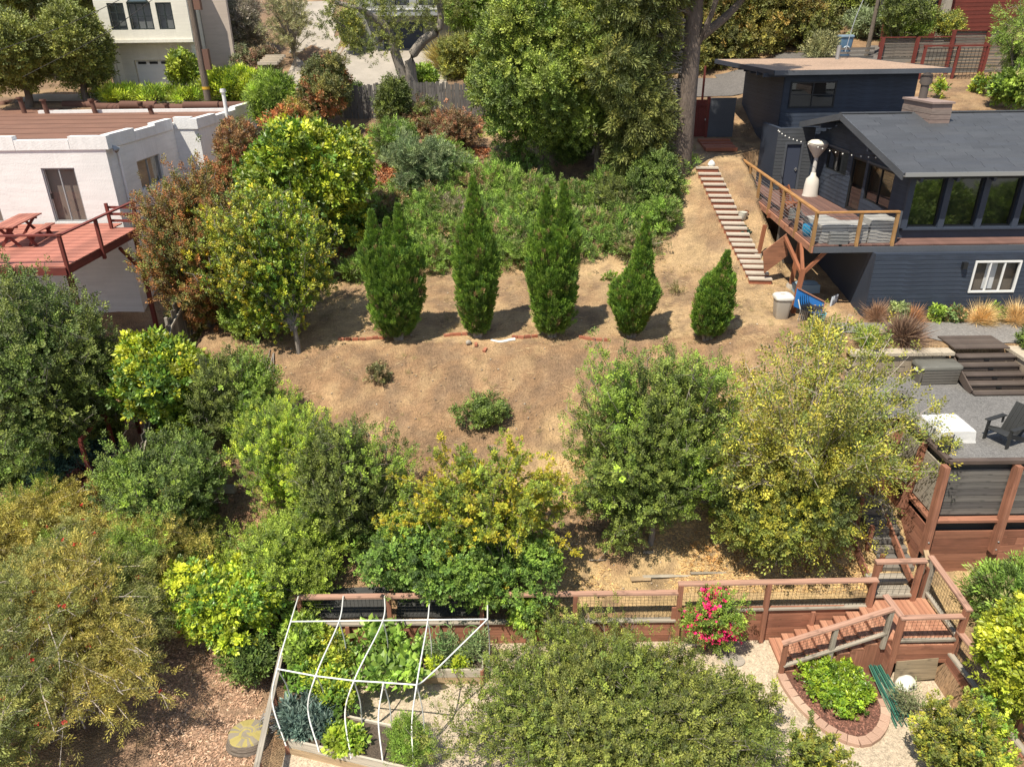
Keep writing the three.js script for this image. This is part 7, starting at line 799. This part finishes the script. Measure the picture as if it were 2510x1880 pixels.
plant('low_juniper', 'low dark shrub in the shade under the lemon tree', 'shrub', [300, 255, 338, 284], { kind: 'small', pal: PAL.deep, K: 7, dens: 110, k: 0.8 });
plant('viburnum_tree', 'tall broad light green tree beside the rear board fence', 'tree', [466, 2, 610, 174], { kind: 'small', pal: PAL.pit, K: 40, dens: 80, max: 13000, k: 1.0, trunk: 0.15, size: 1.5, big: 0.85, fat: 0.85 });
plant('viburnum_tree', 'second light green tree with hanging crown next to the conifer', 'tree', [549, -34, 656, 124], { kind: 'small', pal: PAL.pit.map(p => [p[0] * 1.1, p[1], p[2], p[3]]), K: 26, dens: 80, k: 1.7, trunk: 0.14, size: 1.5, fat: 0.8 });
plant('ivy_shrub', 'dark glossy shrub at the foot of the light green trees', 'shrub', [540, 118, 600, 165], { kind: 'small', pal: PAL.deep, K: 10, dens: 90, k: 0.95, size: 1.4 });
plant('shade_shrub', 'dark green shrub at the foot of the big conifer', 'shrub', [628, 158, 684, 215], { kind: 'small', pal: PAL.deep, K: 11, dens: 110, k: 0.9, size: 1.2 });
plant('low_juniper', 'bright juniper clump at the end of the bank beside the path', 'shrub', [640, 198, 684, 232], { kind: 'jun', pal: PAL.juniper, K: 10, dens: 110, k: 0.75 });
{ // the old conifer: stout fluted trunk, hanging sprays and dead twigs
  const b = V(7.6, H(7.6, -34), -34), r = rng(5), t = thing('conifer_tree', 'massive old conifer with thick furrowed trunk and hanging sprays', 'tree', [b.x, b.y, b.z]);
  const tr = [limb([V(0, -0.4, 0), V(0, 0.6, 0), V(0.06, 3, 0), V(0.1, 6, 0), V(-0.1, 11, 0)], 0.62, 0.3, 12)];
  for (const [y, e, q] of [[5.2, V(4.4, 5.2, -1), 0.22], [4.6, V(1.5, 6, 1), 0.16], [6.2, V(-2.4, 4.2, 1), 0.2], [5, V(-3.4, 2.4, 0.6), 0.14]]) tr.push(limb(curve([V(0.05, y, 0), V(e.x * 0.45, y + e.y * 0.28, e.z * 0.5), V(e.x, y + e.y, e.z)], 8), q, q * 0.4, 7));
  const trunk = part(t, 'trunk', merged(tr), M.barkRed), dead = []; for (let i = 0; i < 120; i++) { const y = 0.8 + 6 * r(), a = V(-0.3, y, 0.3), d = V(-1 - 0.6 * r(), 0.5 - 1.1 * r(), 0.8 * r()), e = a.clone().addScaledVector(d, 0.5 + 0.9 * r()); dead.push(limb([a, a.clone().lerp(e, 0.6).add(V(0, 0.15, 0)), e], 0.02, 0.006, 4)); } part(trunk, 'twigs', merged(dead), M.barkGrey);
  const L = []; for (let i = 0; i < 64; i++) { const y = 0.4 + 12 * r(), reach = 1.0 + 1.9 * r(), a = Math.PI * (0.45 + 0.75 * r()); L.push({ c: V(b.x - 1.15 - Math.abs(Math.cos(a)) * reach * (y < 4 ? 0.55 : 1.0), b.y + y, b.z + (r() - 0.35) * reach), r: 0.4 + 0.4 * r() }); }
  for (let i = 0; i < 16; i++) L.push({ c: V(b.x + (r() - 0.3) * 4, b.y + 8 + 5 * r(), b.z + (r() - 0.5) * 3), r: 0.5 + 0.4 * r() });
  const pts = crownPoints(r, L, 11000, PAL.conifer, { squash: 1.25, lift: -0.4, wild: 0.5, size: 1.15 }); for (const q of pts) q.p.sub(b); const cr = pieces(t, 'crown'); SPRIG.spray.forEach((g, i) => scatter(cr, 'leaves', g, leaves(0.65), pts.filter((_, k) => k % 2 === i)));
}
{ // the oak with two leaning trunks by the drive
  const b = V(-5.0, H(-5, -42.6), -42.6), r = rng(9), t = thing('leaning_oak', 'grey-barked oak with two spreading trunks before the concrete drive', 'tree', [b.x, b.y, b.z]);
  const w = (u, v, z) => atZ(u, v, z).sub(b), tr = [limb(curve([V(0, -0.4, 0), w(396, 55, -42.5), w(388, 30, -42.3), w(366, 12, -42), w(335, 2, -42)], 12), 0.3, 0.1, 8), limb(curve([V(0.3, -0.4, 0), w(410, 62, -42.4), w(424, 40, -42.2), w(440, 28, -42), w(437, -15, -41.8)], 12), 0.33, 0.14, 8), limb(curve([w(388, 32, -42.3), w(372, 45, -42.6), w(350, 30, -42.6), w(332, 18, -42.6)], 8), 0.12, 0.05, 6)];
  part(t, 'trunk', merged(tr), M.barkGrey);
  const L = []; for (const [u, v, R_] of [[395, 20, 0.8], [412, 5, 1.1], [370, 15, 0.9], [345, 8, 0.8], [372, 52, 0.6], [388, 42, 0.7], [440, 5, 1.0], [420, 25, 0.7], [330, 25, 0.6], [350, 42, 0.5], [455, -5, 1]]) L.push({ c: atZ(u, v, -42 + (r() - 0.5)), r: R_ });
  const pts = crownPoints(r, L, 1500, PAL.oakOlive, { size: 1.15, wild: 0.8 }); for (const q of pts) q.p.sub(b); const cr = pieces(t, 'crown'); SPRIG.small.forEach((g, i) => scatter(cr, 'leaves', g, leaves(0.6), pts.filter((_, k) => k % 2 === i)));
}
plant('ivy_shrub', 'olive ivy mound over the rear board fence under the leaning oak', 'shrub', [374, 78, 412, 135], { kind: 'small', pal: PAL.oak, K: 9, dens: 90, k: 0.95, size: 1.3 });
plant('ivy_shrub', 'dark ivy hanging on the fence beside the drive', 'shrub', [340, 84, 370, 108], { kind: 'small', pal: PAL.deep, K: 8, dens: 90, k: 0.95, size: 1.3 });
plant('vine_shrub', 'bright green vine on top of the rear board fence', 'shrub', [408, 66, 436, 92], { kind: 'broad', pal: PAL.mid, K: 7, dens: 80, k: 1.0, size: 1.2 });
wandPlant('olive_sapling', 'grey-green olive tree with thin stems beside the drive', 'tree', [258, -8, 322, 56], { kind: 'long', pal: PAL.olive, wands: 60, per: 20, k: 1.25, trunk: 0.09, stem: 0.03, from: 0.4, size: 1.0, reach: 0.4 });
plant('smoke_bush', 'leafless grey shrub on the bank beside the utility pole', 'shrub', [212, -5, 262, 62], { kind: 'fine', pal: PAL.grey, K: 14, dens: 70, k: 0.95, twigs: 60, size: 1.5 });
plant('bank_shrub', 'rusty and green shrub patch on the bank below the olive tree', 'shrub', [228, 48, 286, 92], { kind: 'small', pal: [[0.16, 0.12, 0.06, 2], [0.15, 0.17, 0.07, 2], [0.22, 0.12, 0.07, 1]], K: 12, dens: 80, k: 0.8, size: 1.4 });
plant('box_hedge', 'clipped yellow-green box hedge above the concrete drive', 'hedge', null, { at: { c: V(-1.3, 0, -47), rx: 2.4, ry: 1, rz: 0.6 }, kind: 'small', size: 1.3, dens: 85, pal: [[0.2, 0.22, 0.04, 2], [0.28, 0.27, 0.04, 2], [0.12, 0.14, 0.03, 1]], lobes: (r) => { const L = [], y = H(-1.3, -47); for (let i = 0; i < 26; i++) L.push({ c: V(-3.4 + 4.6 * (i % 9) / 8, y + 0.5 + 0.55 * Math.floor(i / 9), -47 + (r() - 0.5) * 0.4), r: 0.5 }); return L; }, shoots: 0.01 });
for (const [u, v, l, pal] of [[443, 66, 'tawny ornamental grass beside the clipped hedge', [[0.34, 0.28, 0.08, 1]]], [468, 60, 'green ornamental grass clump below the clipped hedge', [[0.26, 0.27, 0.1, 1]]]]) { const s = solve(u - 13, v - 14, u + 13, v + 10, 0.7); plant('ornamental_grass', l, 'grass clump', null, { at: s, kind: 'grass', size: 2.2, pal, K: 4, big: 0.6, dens: 60, lift: 1.3, wild: 0.3 }); }
plant('garden_tree', 'leafy green tree screening the balcony of the grey house', 'tree', [438, -40, 520, 40], { kind: 'small', pal: PAL.mid, K: 22, dens: 60, k: 1.3, size: 1.8, trunk: 0.1 });
plant('garden_tree', 'shrubby tree with yellow patches left of the grey house garage', 'tree', [338, 12, 362, 52], { kind: 'small', pal: PAL.goldGreen, K: 12, dens: 60, k: 1.0, size: 1.6 });
// upper left
plant('street_oak', 'grey-green oak behind the brown flat roof at the corner', 'tree', [-30, 18, 60, 100], { kind: 'small', gaps: 0.45, pal: PAL.oakOlive, K: 24, dens: 60, k: 1.1, size: 1.9, trunk: 0.22, twigs: 40 });
plant('street_oak', 'leafy oak touching the corner of the upper white house', 'tree', [40, 8, 112, 95], { kind: 'small', gaps: 0.45, pal: PAL.oakOlive, K: 24, dens: 60, k: 1.1, size: 1.9, trunk: 0.2, twigs: 30 });
plant('street_oak', 'dark oak at the top edge left of the upper white house', 'tree', [-20, -60, 105, 35], { kind: 'small', pal: PAL.oak, K: 26, dens: 50, k: 1.6, size: 2.2, trunk: 0.25 });
plant('loquat_tree', 'small glossy green tree in front of the white garage door', 'tree', [167, 54, 200, 92], { kind: 'broad', pal: PAL.lime.map(p => [p[0] * 0.7, p[1] * 0.7, p[2], p[3]]), K: 10, dens: 70, k: 1.25, size: 1.5, trunk: 0.07, gloss: 0.4 });
plant('roof_edge_hedge', 'low lily hedge with yellow-green leaves behind the brown roof', 'hedge', null, { at: { c: V(-20, 0, -48), rx: 4, ry: 1, rz: 0.5 }, kind: 'long', size: 1.6, dens: 55, pal: PAL.lime, lift: 0.9, lobes: (r) => { const L = []; for (let i = 0; i < 22; i++) { const p = atZ(104 + i * 7.2, 100 + 4 * r(), -47.6 - r()); L.push({ c: p, r: 0.4 + 0.2 * r() }); } for (let i = 0; i < 12; i++) { const p = atZ(214 + i * 3.5, 84 + 8 * r(), -47.6); L.push({ c: p, r: 0.6 }); } return L; } });
plant('yellow_palm', 'yellowing spiky palm behind the utility pole', 'palm', null, { at: solve(198, 35, 218, 60, 1.6), kind: 'long', size: 3, dens: 40, K: 3, big: 0.9, pal: [[0.45, 0.4, 0.05, 1], [0.3, 0.32, 0.05, 1]], trunk: 0.12 });
// upper right
plant('road_hedge', 'tall dark hedge wall across the street behind the garage roof', 'hedge', null, { at: { c: V(16, 0, -50), rx: 6, ry: 3, rz: 2 }, kind: 'small', size: 1.9, dens: 62, max: 12000, pal: PAL.hedge, lobes: (r) => { const L = []; for (let i = 0; i < 62; i++) { const x = 9.5 + 9.5 * r(), z = -49 - 2.5 * r(); L.push({ c: V(x, H(x, z) + 0.4 + 4.6 * r(), z), r: 0.9 + 0.5 * r() }); } return L; } });
plant('road_hedge', 'green hedge trees right of the tall hedge behind the bin', 'hedge', null, { at: { c: V(22, 0, -53), rx: 6, ry: 3, rz: 2 }, kind: 'small', size: 2, dens: 55, pal: PAL.oak, lobes: (r) => { const L = []; for (let i = 0; i < 34; i++) { const x = 17.5 + 9 * r(), z = -54 - 2.5 * r(); L.push({ c: V(x, H(x, z) + 1 + 4 * r(), z), r: 0.9 + 0.5 * r() }); } return L; } });
plant('round_shrub', 'rounded grey-green shrub just behind the garage roof', 'shrub', [806, 40, 836, 60], { kind: 'fine', pal: PAL.olive, K: 9, dens: 70, k: 0.9, size: 1.8 });
plant('spurge_shrub', 'pale spiky shrub above the blue bin', 'shrub', [845, 12, 892, 38], { kind: 'long', pal: [[0.24, 0.29, 0.15, 1], [0.16, 0.2, 0.1, 1]], K: 11, dens: 60, k: 0.9, size: 1.5 });
wandPlant('corner_conifer', 'feathery conifer hanging at the upper right corner', 'tree', [990, -6, 1062, 92], { kind: 'spray', pal: PAL.juniper.map(p => [p[0] * 1.3, p[1] * 1.2, p[2] * 1.2, p[3]]), wands: 80, per: 16, k: 1.15, trunk: 0.15, stem: 0.03, from: 0.3, arch: 0.3, reach: 0.4, size: 0.8, lift: -0.3 });
plant('bank_tree', 'small green tree on the bank below the red slat fence', 'tree', [985, 72, 1040, 108], { kind: 'broad', pal: PAL.mid, K: 12, dens: 70, k: 1.0, size: 1.3 });
wandPlant('porch_shrub', 'tall green shrub screening the porch of the red house', 'shrub', null, { at: { c: atZ(908, 14, -46.6), rx: 1.6, ry: 1.3, rz: 1 }, kind: 'small', pal: PAL.oak, pal2: PAL.mid, wands: 90, per: 24, k: 1.0, stem: 0.02, reach: 0.4, size: 1.7 });
plant('porch_shrub', 'yellow-green shrub in front of the red house wall', 'shrub', null, { at: { c: atZ(948, 27, -46.6), rx: 0.9, ry: 0.7, rz: 0.7 }, kind: 'small', pal: PAL.goldGreen, K: 8, dens: 60, k: 1.0, size: 1.5 });
for (const [a, l] of [[[936, 74, 945, 98], 'thin yellow vine climbing the red fence frame'], [[972, 78, 990, 92], 'small yellow-leaved shrub on the bare bank']]) plant('vine_shrub', l, 'shrub', a, { kind: 'broad', pal: PAL.limeYellow, K: 5, dens: 70, k: 1, size: 1.1 });
// planting by the dark house
const bedP = [[[885, 304, 912, 324], 'silvery green shrub in the bed against the dark siding', 'broad', PAL.olive.map(p => [p[0], p[1] * 1.2, p[2], p[3]])], [[930, 306, 945, 322], 'dark leafy plant in the house bed beside the orange blooms', 'broad', PAL.mid], [[946, 306, 964, 323], 'rose with faded orange blooms below the white window', 'broad', [[0.3, 0.2, 0.08, 1], [0.12, 0.18, 0.05, 2]]], [[984, 304, 1002, 322], 'green bush between the two tan grasses', 'broad', PAL.mid]];
for (const [a, l, kd, pal] of bedP) plant('bed_shrub', l, 'shrub', a, { kind: kd, pal, K: 6, dens: 80, k: 0.9, size: 0.8 });
for (const [u, v, l, pal, sz] of [[977, 318, 'tan feather grass below the white window', [[0.5, 0.36, 0.17, 1], [0.4, 0.3, 0.12, 1]], 1], [1014, 319, 'tan feather grass nearest the frame edge', [[0.5, 0.36, 0.17, 1]], 1], [901, 337, 'purple fountain grass beside the block wall', [[0.13, 0.07, 0.06, 2], [0.22, 0.14, 0.09, 1]], 1.25], [912, 318, 'rusty dry grass at the front of the house bed', [[0.32, 0.16, 0.07, 1]], 0.8], [877, 316, 'dead brown stalks by the under-deck opening', [[0.25, 0.15, 0.09, 1]], 0.9]]) { const p = onGround(u, v + 5), s = { c: p.clone().add(V(0, 0.1, 0)), rx: 0.3, ry: 0.2, rz: 0.3 }; plant('ornamental_grass', l, 'grass clump', null, { at: s, kind: 'grass', size: sz, pal, dens: 1, lobes: () => [{ c: s.c, r: 0.16 * sz }], den2: 500, lift: 0.9, wild: 0.5 }); }
plant('wall_shrub', 'yellow-green mounded shrub above the block wall', 'shrub', [856, 331, 884, 350], { kind: 'fine', pal: PAL.limeYellow.map(p => [p[0] * 0.8, p[1] * 0.8, p[2], p[3]]), K: 9, dens: 120, k: 0.8 });
plant('wall_shrub', 'rusty yellow shrub beside the stacked chairs', 'shrub', [805, 324, 838, 350], { kind: 'fine', pal: PAL.golden, K: 10, dens: 110, k: 0.85 });
plant('wall_shrub', 'dark clipped shrub at the right frame edge above the wooden steps', 'shrub', [1008, 330, 1050, 354], { kind: 'small', pal: PAL.deep, K: 8, dens: 120, k: 0.8 });
plant('patio_weed', 'golden potted shrub behind the white covered table', 'shrub', [924, 428, 950, 456], { kind: 'olive', pal: PAL.golden, K: 6, dens: 70, k: 1, at: { c: V(11.2, 4.72, -16.55), rx: 0.3, ry: 0.3, rz: 0.55 }, size: 0.7 });
// trees below the house, out of the picture, that its windows mirror
[[17, -8, 2.4, 3.5, 'first'], [22, -11, 2.8, 4, 'second'], [26, -4, 3.2, 5, 'third'], [20, 2, 3, 4.5, 'fourth'], [31, 4, 3.5, 6, 'fifth'], [37, -6, 3.5, 6, 'sixth'], [28, 12, 4, 6, 'seventh'], [42, 10, 4, 7, 'eighth']].forEach(([x, z, R_, h, n]) => plant('slope_tree', n + ' round green tree from the patio down the slope', 'tree', null, { at: { c: V(x, H(x, z) + h * 0.6, z), rx: R_, ry: h * 0.55, rz: R_ }, kind: 'small', size: 2.6, dens: 26, K: 14, pal: PAL.mid, trunk: 0.15, group: 'trees mirrored in the house windows' }));
renderer.render(scene, camera);
